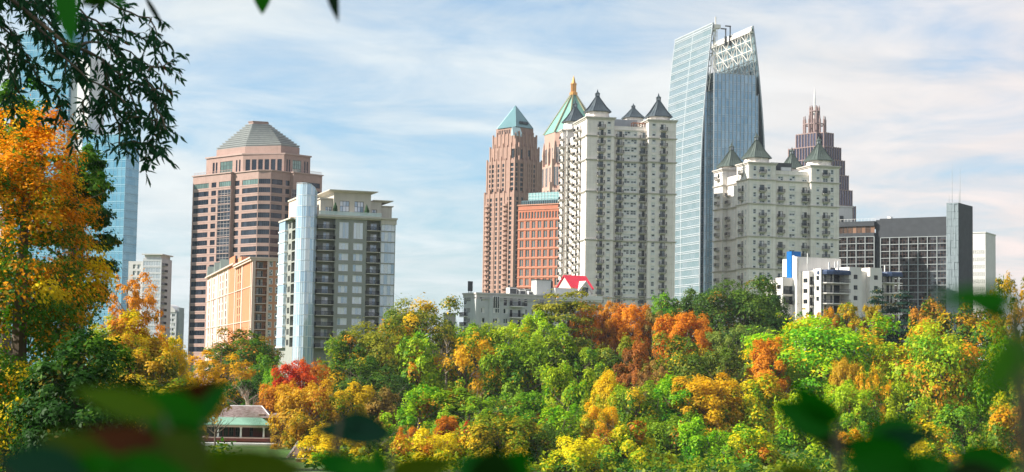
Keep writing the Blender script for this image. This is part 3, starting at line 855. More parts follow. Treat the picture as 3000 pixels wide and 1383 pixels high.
# ------------------------------------------------------------------ grey condominium tower with the glass corner
M_GREY = wallmat('warm_grey_stucco', (0.29, 0.30, 0.275), 0.85, 0.07, None, 0.8, 0.03, 0.3, 0.1)
M_BEIGE = wallmat('beige_stucco', (0.52, 0.485, 0.42), 0.85, 0.06)
M_CURT = glassmat('curtain_wall_glass', (0.40, 0.56, 0.72), (0.70, 0.79, 0.86), 0.35, 0.35, 0.07, 0.03)
M_CMUL = metalmat('curtain_wall_mullion', (0.62, 0.68, 0.72), 0.4, 0.4)
def condo():
    b = Bld('condominium_tower', 'grey condominium tower with a curved glass corner and planted balconies', 900, 760, 490, 19, gz0(900, 760, 490))
    ref = 760
    X = lambda px, yo=0, py=760: b.fx(px, py, yo)
    x0, x1, x2, x3, x4 = X(928), X(980), X(1073), X(1113), X(1157)
    rc = 2.2; D = 24
    xl = X(872)
    fl = [b.z(669.4 + 31.7*k, X(950), 0) for k in range(12)]
    zterr = b.z(638, X(1000), 0)
    op = {0: [], 2: [], 4: [], 6: []}
    mkw = winmaker('broad_window', M_FRAME, M_GLASSB, 3, 1, 0.08, 0.18)
    mkd = winmaker('balcony_door', M_FRAME, M_GLASSB, 2, 1, 0.08, 0.2)
    mkg = winmaker('corner_glazing', M_CMUL, M_GLASSB, 4, 1, 0.07, 0.12)
    bal1 = balcony('condo_bal1', x1 - x0 - 0.05, rc + 0.5, M_BEIGE, M_RAIL, 1.1, 0.2)
    bal2 = balcony('condo_bal2', x3 - x2 - 0.05, rc + 0.4, M_BEIGE, M_RAIL, 1.1, 0.2)
    pitch = fl[0] - fl[1]
    for k, z in enumerate(fl):
        c1 = X(954, rc); o = (c1 - 0.95, c1 + 0.95, z + 0.1, z + 2.2); op[0].append((o[0] - x0, o[1] - x0, o[2], o[3])); b.front_win([o], rc, mkd, 'balcony_door')
        c2 = X(1093, rc); o = (c2 - 0.95, c2 + 0.95, z + 0.1, z + 2.2); op[4].append((o[0] - x2, o[1] - x2, o[2], o[3])); b.front_win([o], rc, mkd, 'balcony_door')
        b.add('balcony', bal1, ((x0 + x1)/2, rc, z), 0); b.add('balcony', bal2, ((x2 + x3)/2, rc, z), 0)
        if k >= 1:
            for p0, p1 in ((992, 1020), (1034, 1062)):
                h = 2.4
                o = (X(p0), X(p1), z + 0.4, z + h) if k > 1 else (X(p0), X(p1), z + 0.5, z + pitch + 2.1)
                op[2].append((o[0] - x1, o[1] - x1, o[2], o[3])); b.front_win([o], 0, mkw)
        o = (x3 + 0.25, x4 - 0.15, z + 0.05, z + pitch - 0.28); op[6].append((o[0] - x3, o[1] - x3, o[2], o[3])); b.front_win([o], 0, mkg, 'corner_glazing')
    pts = [(x0, rc), (x1, rc), (x1, 0), (x2, 0), (x2, rc), (x3, rc), (x3, 0), (x4, 0), (x4, D), (xl, D), (xl, rc + 2), (x0, rc + 2)]
    opl = []
    yl0, yl1 = rc + 2.0, D
    mks = winmaker('side_window', M_DKFRAME, M_GLASSD, 2, 1, 0.08, 0.2)
    for z in fl:
        for px, wd in ((849.5, 1.5), (846, 1.5)):
            y = b.ly(px, ref, xl)
            o = (y - wd/2, y + wd/2, z + 0.5, z + 2.2)
            opl.append((D - o[1], D - o[0], o[2], o[3])); b.left_win([o], xl, mks)
        y = b.ly(859, ref, xl); o = (y - 2.6, y + 2.6, z + 0.05, z + 2.75)
        opl.append((D - o[1], D - o[0], o[2], o[3])); b.left_win([o], xl, winmaker('loggia', M_RAIL, M_GLASSD, 3, 2, 0.08, 0.9), 'loggia')
    op[9] = opl
    zr = b.z(634, X(1000), 0)
    b.prism('wall', pts, 0, zr - 0.35, M_GREY, op, 1.0, M_ROOFGREY)
    # glass bay at the back of the side street face
    mb = MB()
    yb0 = b.ly(842.5, ref, xl); 
    for k, z in enumerate(fl): mb.box(xl - 0.9, xl - 0.002, yb0 + .4, D - 0.4, z + 0.2, z + pitch - 0.3, 0); mb.box(xl - 1.1, xl - .001, yb0, D - .2, z - 0.25, z + 0.199, 1)
    mb.build('side_bay_glazing', [M_CURT, M_FRAME], b.root)
    # curved glass corner, its top cut to a falling curve
    cxp, rad = X(899), (930 - 868) / 2 * 490 / 5000 * 1.0
    cyp = 1.9
    ang = [math.radians(a) for a in (178, 205, 232, 256, 280, 304, 330, 362)]
    ring = [(cxp + rad * math.cos(a), cyp + rad * math.sin(a)) for a in ang]
    zt_px = [536, 536, 535, 536, 540, 549, 563, 582]
    g, ml = MB(), MB()
    for k in range(len(ring) - 1):
        (ax, ay), (bx, by) = ring[k], ring[k + 1]
        za, zb = b.z(zt_px[k], ax, ay), b.z(zt_px[k + 1], bx, by)
        zlo = 0.0
        lv = sorted(z for z in fl)
        lv = [0.0] + lv + [lv[-1] + pitch * q for q in (1, 2, 3, 4)]
        u = Vector((bx - ax, by - ay)); Lk = u.length; u /= Lk; nn = Vector((u.y, -u.x))
        for a_, b_ in zip(lv, lv[1:]):
            for s0, s1 in ((0.0, 0.48), (0.48, 1.0)):
                A = (ax + u.x*Lk*s0, ay + u.y*Lk*s0); Bq = (ax + u.x*Lk*s1, ay + u.y*Lk*s1)
                ta = min(b_, za + (zb - za)*s0); tb = min(b_, za + (zb - za)*s1)
                if ta <= a_ and tb <= a_: continue
                g.quad((*A, a_), (*Bq, a_), (*Bq, max(a_, tb)), (*A, max(a_, ta)))
        for z in lv[1:]:
            if z < min(za, zb):
                P = [(ax + nn.x*q, ay + nn.y*q) for q in (0.07, -0.02)] ; Q = [(bx + nn.x*q, by + nn.y*q) for q in (0.07, -0.02)]
                ml.prism([P[0], Q[0], Q[1], P[1]], z - 0.09, z + 0.09)
        ml.tube([(ax, ay, 0), (ax, ay, za)], [0.06, 0.06], 5)
        mx, my = (ax + bx)/2, (ay + by)/2
        ml.tube([(mx + nn.x*.02, my + nn.y*.02, 0), (mx + nn.x*.02, my + nn.y*.02, (za + zb)/2)], [0.035, 0.035], 4)
        ml.tube([(ax, ay, za), (bx, by, zb)], [0.07, 0.07], 5)
    g.build('glass_corner', [M_CURT], b.root); ml.build('corner_mullion', [M_CMUL], b.root)
    mb = MB(); zcore = b.z(640, cxp, cyp)
    mb.prism([(cxp - rad*.8, rc + 2.1), (cxp - rad*.7, cyp - rad*.3), (cxp, cyp - rad*.75), (cxp + rad*.7, cyp - rad*.3), (cxp + rad*.8, rc + 1.9)], 0, zcore)
    mb.build('corner_core', [wallmat('pale_interior', (0.55, 0.58, 0.6), 0.9)], b.root)
    # terrace slab, glass rail and penthouse
    mb = MB(); mb.box(x0 - 0.2, x3 + 0.1, -0.9, rc + 3, zr - 0.34, zr + 0.25); mb.box(x0 - 0.05, x3, -0.5, rc + 3, zr - 0.75, zr - 0.341)
    mb.box(x3 - 0.1, x4 + 0.5, -0.5, 4, zr - 0.35, zr + 0.15); mb.box(x3 + .02, x4 + 0.25, -0.2, 3.6, zr - 1.8, zr - 0.351)
    mb.build('terrace_slab', [M_BEIGE], b.root)
    mb = MB(); mb.box(x0 + .1, x3, -0.8, -0.76, zr + .26, zr + 1.35)
    gm, t_, bs = _new('terrace_glass'); bs.inputs['Base Color'].default_value = (0.55, 0.68, 0.68, 1); bs.inputs['Alpha'].default_value = 0.55; bs.inputs['Roughness'].default_value = 0.1
    mb.build('glass_balustrade', [gm], b.root)
    yp = 3.4
    za = b.z(566, X(1010, yp), yp); zlow = b.z(583, X(955, yp), yp)
    ops = [(X(992, yp), X(1020, yp), zr + .3, b.z(589, X(1010, yp), yp)), (X(1035, yp), X(1062, yp), zr + .3, b.z(589, X(1010, yp), yp))]
    mkp = winmaker('penthouse_window', M_DKFRAME, M_GLASSB, 3, 3, 0.09, 0.3)
    b.mass('penthouse', X(974, yp), X(1083, yp), yp, D - 3, zr + .26, za, M_BEIGE, ops, depth=0.5); b.front_win(ops, yp, mkp)
    o1 = [(X(950, yp + 1), X(968, yp + 1), zr + .3, zr + 3.0)]
    b.mass('penthouse', X(935, yp + 1), X(974, yp) - .01, yp + 1, D - 4, zr + .26, zlow, M_BEIGE, o1, depth=.4); b.front_win(o1, yp + 1, mkp)
    o1 = [(X(1083, yp + 1) + .3, X(1101, yp + 1), zr + .3, zr + 2.8)]
    b.mass('penthouse', X(1083, yp) + .01, X(1114, yp + 1), yp + 1, D - 4, zr + .26, b.z(590, X(1100, yp), yp), M_BEIGE, o1, depth=.4); b.front_win(o1, yp + 1, mkp)
    b.mass('penthouse', X(1114, yp + 1) + .01, X(1150, yp), yp + 2, D - 4, zr + .16, b.z(606, X(1130, yp), yp), M_BEIGE)
    mb = MB()
    def flare(xa, xb, ya, yb, z, e, h):
        mb.loft([[(xa, ya, z), (xb, ya, z), (xb, yb, z), (xa, yb, z)], [(xa - e, ya - e, z + h), (xb + e, ya - e, z + h), (xb + e, yb + e, z + h), (xa - e, yb + e, z + h)],
                 [(xa - e, ya - e, z + h + .25), (xb + e, ya - e, z + h + .25), (xb + e, yb + e, z + h + .25), (xa - e, yb + e, z + h + .25)]])
    flare(X(974, yp), X(1083, yp), yp, D - 3, za + .002, 1.7, 0.5)
    flare(X(1083, yp) + 2.0, X(1140, yp), yp + 1.2, D - 4.5, b.z(592, X(1100, yp), yp), 1.0, 0.4)
    flare(X(1116, yp + 1), X(1150, yp), yp + 2.2, D - 4.2, b.z(606, X(1130, yp), yp) + .002, 0.5, 0.2)
    zz = zlow + .002
    mb.box(X(935, yp + 1) - .3, X(974, yp) - .1, yp + .6, D - 5, zz, zz + .35)
    mb.build('cornice', [M_BEIGE], b.root)
    # side-street penthouse and rounded terrace
    z5 = b.z(596, xl, 8)
    b.mass('penthouse', xl + 1.5, x0 - 1.0, 7, D - 2, zr - .34, b.lz(852, 590, xl + 1.5), M_CREAM)
    mb = MB(); mb.box(xl - 1.2, xl + 1.4, 6, D - .5, zr - .8, zr - .36); mb.box(xl + 1.2, x0 - 1.2, 6.6, D - 1.8, b.lz(852, 590, xl + 1.5) + .002, b.lz(852, 590, xl + 1.5) + .5); mb.build('side_terrace', [M_BEIGE], b.root)
    # small clipped cypresses and pots on the terrace belong to the roof garden
    b.finish(100)
    M_CYP = wallmat('cypress_green', (0.03, 0.07, 0.03), 0.95, 0.3)
    for px, h in ((980, 3.4), (1072, 3.2)):
        x = X(px, 0.2); c2, n2 = math.cos(b.th), math.sin(b.th)
        base = Vector((b.C.x + c2*x - n2*0.6, b.C.y + n2*x + c2*0.6, b.z0 + zr + .26))
        e_ = empty('potted_cypress', base, 'clipped potted cypress on the roof terrace, %s' % ('beside the glass corner' if px < 1000 else 'farther from the glass corner'), 'potted plant', 'cypresses on the roof terrace')
        mb = MB(); rng = random.Random(px); rings = []
        for q in range(9):
            t = q / 8; rr = 0.95 * (1 - t)**0.8 * (0.55 + 0.45*min(1, t*5)) + .02
            rings.append([(rr*math.cos(a*.785)*(1 + rng.uniform(-.22, .22)), rr*math.sin(a*.785)*(1 + rng.uniform(-.22, .22)), 0.5 + h*t) for a in range(8)])
        mb.loft(rings); mb.build('foliage', [M_CYP], e_)
        mb = MB(); mb.loft([[(.35*math.cos(a*.785), .35*math.sin(a*.785), 0) for a in range(8)], [(.5*math.cos(a*.785), .5*math.sin(a*.785), .55) for a in range(8)]]); mb.build('pot', [M_BEIGE], e_)
condo()
# ------------------------------------------------------------------ glass skyscraper with two sails
M_SAILG = glassmat('sail_glass', (0.22, 0.35, 0.385), (0.33, 0.43, 0.48), 0.4, 0.5, 0.1, 0.03)
M_FRONTG = glassmat('blue_curtain_glass', (0.28, 0.41, 0.50), (0.44, 0.55, 0.62), 0.45, 0.45, 0.06, 0.03)
M_FIN = metalmat('white_fin', (0.48, 0.51, 0.54), 0.5, 0.1)
M_TRUSS = metalmat('white_steel_truss', (0.80, 0.76, 0.70), 0.5, 0.0)
def sail_tower():
    b = Bld('glass_skyscraper', 'tall pale glass skyscraper with two curved sail walls and open lattice top', 2052, 500, 900, 17, gz0(2052, 500, 900))
    ref = 500
    D = 52.0
    Wd = b.fx(2243, 500)
    ztop = b.z(68, 4, 0); zroof = b.z(218, b.fx(2150, 400), 0)
    zk = b.z(560)
    sh0 = b.fx(2088, 68) ; sh1 = Wd - b.fx(2207, 78)
    off = lambda z, s_: s_ * max(0.0, (z - zk) / (ztop - zk)) ** 1.8
    fh = 4.45; nfl = int(ztop / fh) + 1
    zs_ = [min(ztop, k * fh) for k in range(nfl + 1)]
    def sail(side, s_, nm):
        sg = 1 if side == 'l' else -1
        X0 = 0.0 if side == 'l' else Wd
        px_ = lambda z: X0 + sg * off(z, s_)
        g = MB()
        for za, zb in zip(zs_, zs_[1:]):
            xa, xb = px_(za), px_(zb)
            ny = 9
            for j in range(ny):
                y0, y1 = D * j / ny, D * (j + 1) / ny
                if side == 'l': g.quad((xa, y1, za), (xa, y0, za), (xb, y0, zb), (xb, y1, zb))
                else: g.quad((xa, y0, za), (xa, y1, za), (xb, y1, zb), (xb, y0, zb))
        t_ = 0.35 * sg
        for za, zb in zip(zs_, zs_[1:]):
            xa, xb = px_(za) + t_, px_(zb) + t_
            if side == 'l': g.quad((xa, 0, za), (xa, D, za), (xb, D, zb), (xb, 0, zb))
            else: g.quad((xa, D, za), (xa, 0, za), (xb, 0, zb), (xb, D, zb))
        o = g.build('sail_wall', [M_SAILG], b.root)
        f = MB()
        ny = 34
        for j in range(ny + 1):                                      # vertical fins
            y = D * j / ny; r = 0.09 if j % 17 else 0.34
            for za, zb in zip(zs_[::3], zs_[3::3] + [ztop]):
                if zb <= za: continue
                xa, xb = px_(za), px_(zb)
                d = -0.16 * sg
                f.quad((xa + d, y + r, za), (xa + d, y - r, za), (xb + d, y - r, zb), (xb + d, y + r, zb))
                f.quad((xa + d, y - r, za), (xa, y - r, za), (xb, y - r, zb), (xb + d, y - r, zb))
                f.quad((xa, y + r, za), (xa + d, y + r, za), (xb + d, y + r, zb), (xb, y + r, zb))
        for z in zs_[1:]:
            for dz in (0.0, -0.95):
                x = px_(z + dz); d = -0.2 * sg; h = 0.15
                f.box(min(x, x + d), max(x, x + d), -0.05, D + .05, z + dz - h, z + dz + h)
        # the thick near edge and the coping
        for yy in (0.0, D):
            for za, zb in zip(zs_, zs_[1:]):
                xa, xb = px_(za), px_(zb)
                e = -0.25 if yy == 0 else 0.25
                f.quad((xa - .2*sg, yy + e, za), (xa + .5*sg, yy + e, za), (xb + .5*sg, yy + e, zb), (xb - .2*sg, yy + e, zb))
        f.box(min(px_(ztop) - .3*sg, px_(ztop) + .7*sg), max(px_(ztop) - .3*sg, px_(ztop) + .7*sg), -.3, D + .3, ztop, ztop + .5)
        f.build('fin_grid', [M_FIN], o)
        return px_
    pl = sail('l', sh0, 'left'); pr = sail('r', sh1, 'right')
    # core block
    xb0, xb1 = b.fx(2091, 400, -1.0), b.fx(2213, 400, -1.0)
    xs0 = b.fx(2082, 400)
    zrec = b.z(266, 3, 2)
    g = MB()
    def curtain(x0, x1, y0, y1, z1, step, faces):
        nz = int(z1 / fh)
        zz = [z1 - fh * k for k in range(nz, -1, -1)]
        if zz[0] > 0: zz = [0] + zz
        if 'f' in faces:
            n = max(1, round((x1 - x0) / step))
            for i in range(n):
                for za, zb in zip(zz, zz[1:]): g.quad((x0 + (x1-x0)*i/n, y0, za), (x0 + (x1-x0)*(i+1)/n, y0, za), (x0 + (x1-x0)*(i+1)/n, y0, zb), (x0 + (x1-x0)*i/n, y0, zb))
            for i in range(n + 1):
                x = x0 + (x1-x0)*i/n; f.box(x - .13, x + .13, y0 - .4, y0 + .02, 0, z1 + 1.0)
            for z in zz[1:]: f.box(x0, x1, y0 - .1, y0 + .01, z - .12, z + .12); f.box(x0, x1, y0 - .1, y0 + .01, z - 1.1, z - .95)
        if 'l' in faces:
            g.quad((x0, y1, 0), (x0, y0, 0), (x0, y0, z1), (x0, y1, z1))
            for z in zz[1:]: f.box(x0 - .25, x0 + .01, y0, y1, z - .2, z + .2); f.box(x0 - .25, x0 + .01, y0, y1, z - 1.3, z - 1.0)
            f.box(x0 - .3, x0 + .02, y0 - .02, y0 + .3, 0, z1)
        if 'r' in faces: g.quad((x1, y0, 0), (x1, y1, 0), (x1, y1, z1), (x1, y0, z1))
        g.quad((x0, y0, z1), (x1, y0, z1), (x1, y1, z1), (x0, y1, z1), 1)
    f = MB()
    curtain(xb0, xb1, -1.0, D - 3, zroof, 2.2, 'flr')
    curtain(off(zrec, sh0) + 1.0, xb0 - 0.01, 3.5, D - 3, zrec, 2.2, 'f')
    zrr = b.z(282, Wd - 3, 2)
    curtain(xb1 + 0.01, Wd - 1.0 - off(zrr, sh1), 1.0, D - 3, zrr, 2.4, 'f')
    o = g.build('curtain_wall', [M_FRONTG, M_ROOFGREY], b.root); f.build('mullion', [M_FIN], o)
    # open steel lattice behind the sails above the roof
    def lattice(side, px_, zb):
        sg = 1 if side == 'l' else -1
        tm = MB()
        n = 8
        for j in range(n + 1):
            y = 0.8 + (D - 1.6) * j / n
            zz = [zb + (ztop - 2 - zb) * k / 5 for k in range(6)]
            tm.tube([(px_(z) + sg * 2.2, y, z) for z in zz], [0.26] * 6, 5)
            for k in range(5):
                tm.tube([(px_(zz[k]) + sg * 2.2, y, zz[k]), (px_(zz[k+1]) + sg * 0.4, y, zz[k+1])], [0.17, 0.17], 4)
            if j < n:
                y2 = 0.8 + (D - 1.6) * (j + 1) / n
                for k in range(5):
                    a, c = (y, y2) if (k + j) % 2 else (y2, y)
                    tm.tube([(px_(zz[k]) + sg * 2.2, a, zz[k]), (px_(zz[k+1]) + sg * 2.2, c, zz[k+1])], [0.2, 0.2], 4)
        for k in range(6):
            z = zb + (ztop - 2 - zb) * k / 5; x = px_(z) + sg * 2.2
            tm.tube([(x, 0, z), (x, D, z)], [0.3, 0.3], 5)
        x = px_(ztop - 1) + sg * 1.2
        tm.box(min(x - 1.1, x + 1.1), max(x - 1.1, x + 1.1), 0, D, ztop - 3.2, ztop - 2.7); tm.box(x - .2, x + .2, 0, D, ztop - 2.7, ztop - 0.4)
        return tm
    lattice('l', pl, zrec).build('steel_lattice', [M_TRUSS], b.root)
    lattice('r', pr, zroof - 2).build('steel_lattice', [M_TRUSS], b.root)
    # trussed mast standing in the slot beside the near edge of the west sail
    tm = MB()
    xm = pl(ztop) + 1.4
    for dx, dy in ((0, .6), (1.5, .6), (0, 2.4), (1.5, 2.4)): tm.tube([(xm + dx, dy, zrec - 4), (xm + dx, dy, ztop - 1)], [.16, .16], 4)
    z = zrec - 4; k = 0
    while z < ztop - 5:
        for y in (.6, 2.4): tm.tube([(xm + (0 if k % 2 else 1.5), y, z), (xm + (1.5 if k % 2 else 0), y, z + 3.5)], [.12, .12], 4)
        z += 3.5; k += 1
    tm.box(xm - .5, xm + 3.4, 0.2, 3.2, ztop - 2.2, ztop - 0.2); tm.box(xm + .5, xm + 1.1, 1, 1.5, ztop - .2, ztop + 4)
    tm.build('truss_mast', [M_TRUSS], b.root)
    for px, hgt in ((2126, 6.0), (2139, 7.5)):                          # window-washing davits behind the lattice
        y_ = 26; x = b.fx(px, 105, y_); z0 = b.z(118, x, y_) - 10
        tm = MB(); tm.box(x - .55, x + .55, y_ - .5, y_ + .5, z0 + 7, z0 + 10 + hgt * .35); tm.box(x - .25, x + .25, y_ - .3, y_ + .3, z0 + 10 + hgt*.35, z0 + 10 + hgt)
        tm.box(x - 3.0, x + .4, y_ - .3, y_ + .3, z0 + 10 + hgt, z0 + 10.6 + hgt)
        tm.build('davit_crane', [M_DARKBOX], b.root)
sail_tower()

# ------------------------------------------------------------------ brown stepped tower with teal glass pyramid
M_BROWN = wallmat('brown_granite', (0.36, 0.225, 0.18), 0.75, 0.08, (3.2, 1.55), 0.88, 0.05, 0.3, 0.1)
M_BROWN2 = wallmat('light_brown_pilaster', (0.40, 0.25, 0.195), 0.75, 0.06)
M_TEAL = glassmat('teal_roof_glass', (0.16, 0.30, 0.33), (0.26, 0.42, 0.44), 0.5, 0.4, 0.12)
M_TEALM = metalmat('teal_metal', (0.11, 0.21, 0.23), 0.45, 0.4)
def grand():
    b = Bld('residential_tower', 'brown stepped tower with a teal glass pyramid roof, leftmost of the right-hand skyscrapers', 1504, 700, 1060, 42, gz0(1504, 700, 1060))
    X = lambda px, py=500: b.fx(px, py)
    Yl = lambda px, py=500: b.ly(px, py)
    tiers = [(1420, 1591, 562, None), (1427.5, 1586.5, 466, 560), (1436.5, 1578.5, 428, 466), (1445, 1571.5, 394, 428), (1453.5, 1562.5, 371, 394)]
    W_, D_ = X(1591), Yl(1420)
    mk = winmaker('tower_window', M_DKFRAME, M_GLASSD, 2, 1, 0.1, 0.25); mkl = winmaker('tall_tower_window', M_DKFRAME, M_GLASSD, 2, 4, 0.12, 0.25)
    zprev = 0.0
    fh = 3.07
    pil = MB()
    for i, (pl, pr, pt, _) in enumerate(tiers):
        ins = [0, 1.2, 3.2, 5.2, 7.2][i]
        x1 = b.fx(pr, pt + 20, ins); y1 = b.ly(pl, pt + 20, ins)
        x0 = y0 = ins
        zt = b.z(pt, x0, y0)
        front, left = [], []
        if i < 2:
            n0 = int((zprev) / fh) + 1
            for k in range(n0, int((zt - 1.5) / fh)):
                z = k * fh
                if z < 12: continue
                for px, wd in ((1517, 1.9), (1534, 3.4), (1552, 1.9), (1566, 3.0), (1494.5, 0)):
                    if wd: x = X(px, 500); front.append((x - wd/2, x + wd/2, z + .3, z + 2.4))
                for px, wd in ((1432, 1.7), (1440, 1.7), (1449, 1.7), (1456, 1.7), (1470, 1.8), (1494, 4.0)):
                    y = Yl(px, 500); left.append((y - wd/2, y + wd/2, z + .3, z + 2.4))
            b.front_win(front, y0, mk); b.left_win(left, x0, mk)
        elif i == 2:
            za, zb = zprev + 1.2, zt - 1.5
            for px, wd in ((1520, 2.4), (1540, 2.4), (1562, 3.6)): x = X(px, 440); front.append((x - wd/2, x + wd/2, za, zb))
            for px, wd in ((1448, 1.6), (1461, 1.6), (1492, 5)): y = Yl(px, 440); left.append((y - wd/2, y + wd/2, za, zb))
            b.front_win(front, y0, mkl); b.left_win(left, x0, mkl)
        elif i == 4:
            za, zb = zprev + 1.5, zt - 1.2
            for q in range(7): y = y0 + 6 + (y1 - y0 - 8) * q / 6.5; left.append((y - .5, y + .5, za, zb))
            b.left_win(left, x0, mk)
        b.mass('wall', x0, x1, y0, y1, zprev + (0.003 if i else 0), zt, M_BROWN, front, left, depth=0.5, roofmat=M_ROOFGREY)
        if i < 4:
            for q in range(7):                                           # stepped buttress piers on each tier
                x = x0 + (x1 - x0) * q / 6; h = 2.6 if q % 2 else 1.2
                pil.box(x - .4, x + .4, y0 - .4, y0 + .5, max(0, zprev - 6), zt + h)
                y = y0 + (y1 - y0) * q / 6
                if q: pil.box(x0 - .4, x0 + .5, y - .4, y + .4, max(0, zprev - 6), zt + h)
        zprev = zt
    pil.build('buttress', [M_BROWN2], b.root)
    mb = MB()                                                            # curved balconies stacked on the lit side, one per floor
    z1 = b.z(566)
    lv = [k * fh for k in range(6, int(z1 / fh) - 1)]
    def stack(yc, r):
        m2 = MB(); n = 7
        arc = [(-r * 0.75 * math.sin(math.pi * t / n), r * math.cos(math.pi * t / n)) for t in range(n + 1)]
        m2.prism([(x, y) for x, y in arc][::-1] if False else arc, 0, 1.25)
        me = m2.mesh('balcony', [M_BROWN2]); me['area'] = 5
        for z in lv: b.add('balcony', me, (-0.01, yc, z), 0)
    stack(Yl(1428, 700), 2.3); stack(Yl(1480, 700), 2.2)
    ax, ay, x0 = b.fx(1558, 375, 7.2), b.ly(1461, 375, 7.2), 7.2
    xm, ym = (x0 + ax)/2, (x0 + ay)/2
    zb = zprev; za = b.z(309, xm, ym)
    mb = MB(); e = .6
    mb.loft([[(x0 - e, x0 - e, zb + .01), (ax + e, x0 - e, zb + .01), (ax + e, ay + e, zb + .01), (x0 - e, ay + e, zb + .01)],
             [(xm - .15, ym - .15, za), (xm + .15, ym - .15, za), (xm + .15, ym + .15, za), (xm - .15, ym + .15, za)]])
    ro = mb.build('pyramid_roof', [M_TEAL], b.root)
    mb = MB()
    C4 = [(x0 - e, x0 - e), (ax + e, x0 - e), (ax + e, ay + e), (x0 - e, ay + e)]
    for i in range(4):
        p, q = Vector((*C4[i], zb + .02)), Vector((*C4[(i+1) % 4], zb + .02)); ap = Vector((xm, ym, za))
        mb.tube([p, ap], [.3, .15], 4)
        for k in range(1, 10): mb.tube([p.lerp(q, k/10), p.lerp(q, k/10).lerp(ap, 1 - abs(k/10 - .5)*2)], [.1, .06], 4)
    mb.build('roof_rib', [M_TEALM], ro)
    mb = MB()
    for k in range(4):                                                   # triangular roof lights
        t = 0.32 + .14 * k; x = x0 + (ax - x0) * t; y = x0 + 1.2; z = zb + 2.6
        mb.loft([[(x - .9, y - 1.1, z), (x + .9, y - 1.1, z), (x, y - 1.1, z + 1.6)], [(x - .9, y + 2, z), (x + .9, y + 2, z), (x, y + 2, z + 1.6)]])
    mb.build('roof_light', [M_GLASSD], ro)
    mb = MB(); zq = b.z(374, x0, x0); xq0, xq1 = X(1519, 380), X(1549, 380)
    mb.poly([(xq0, x0 - 2.2, zq - 5.5), (xq1, x0 - 2.2, zq - 5.5), (xq1 - 1, x0 - .1, zb - .2), (xq0 + 1, x0 - .1, zb - .2)]); mb.poly([(xq0, x0 - 2.2, zq - 5.5), (xq0 + 1, x0 - .1, zb - .2), (xq0, x0 - .05, zq - 5.5)]); mb.poly([(xq1, x0 - 2.2, zq - 5.5), (xq1, x0 - .05, zq - 5.5), (xq1 - 1, x0 - .1, zb - .2)])
    mb.build('sloped_glazing', [glassmat('pale_teal_glass', (0.42, 0.62, 0.64), (0.5, 0.68, 0.7), 0.5, 0.3, 0.1)], b.root)
    b.finish(100)
grand()

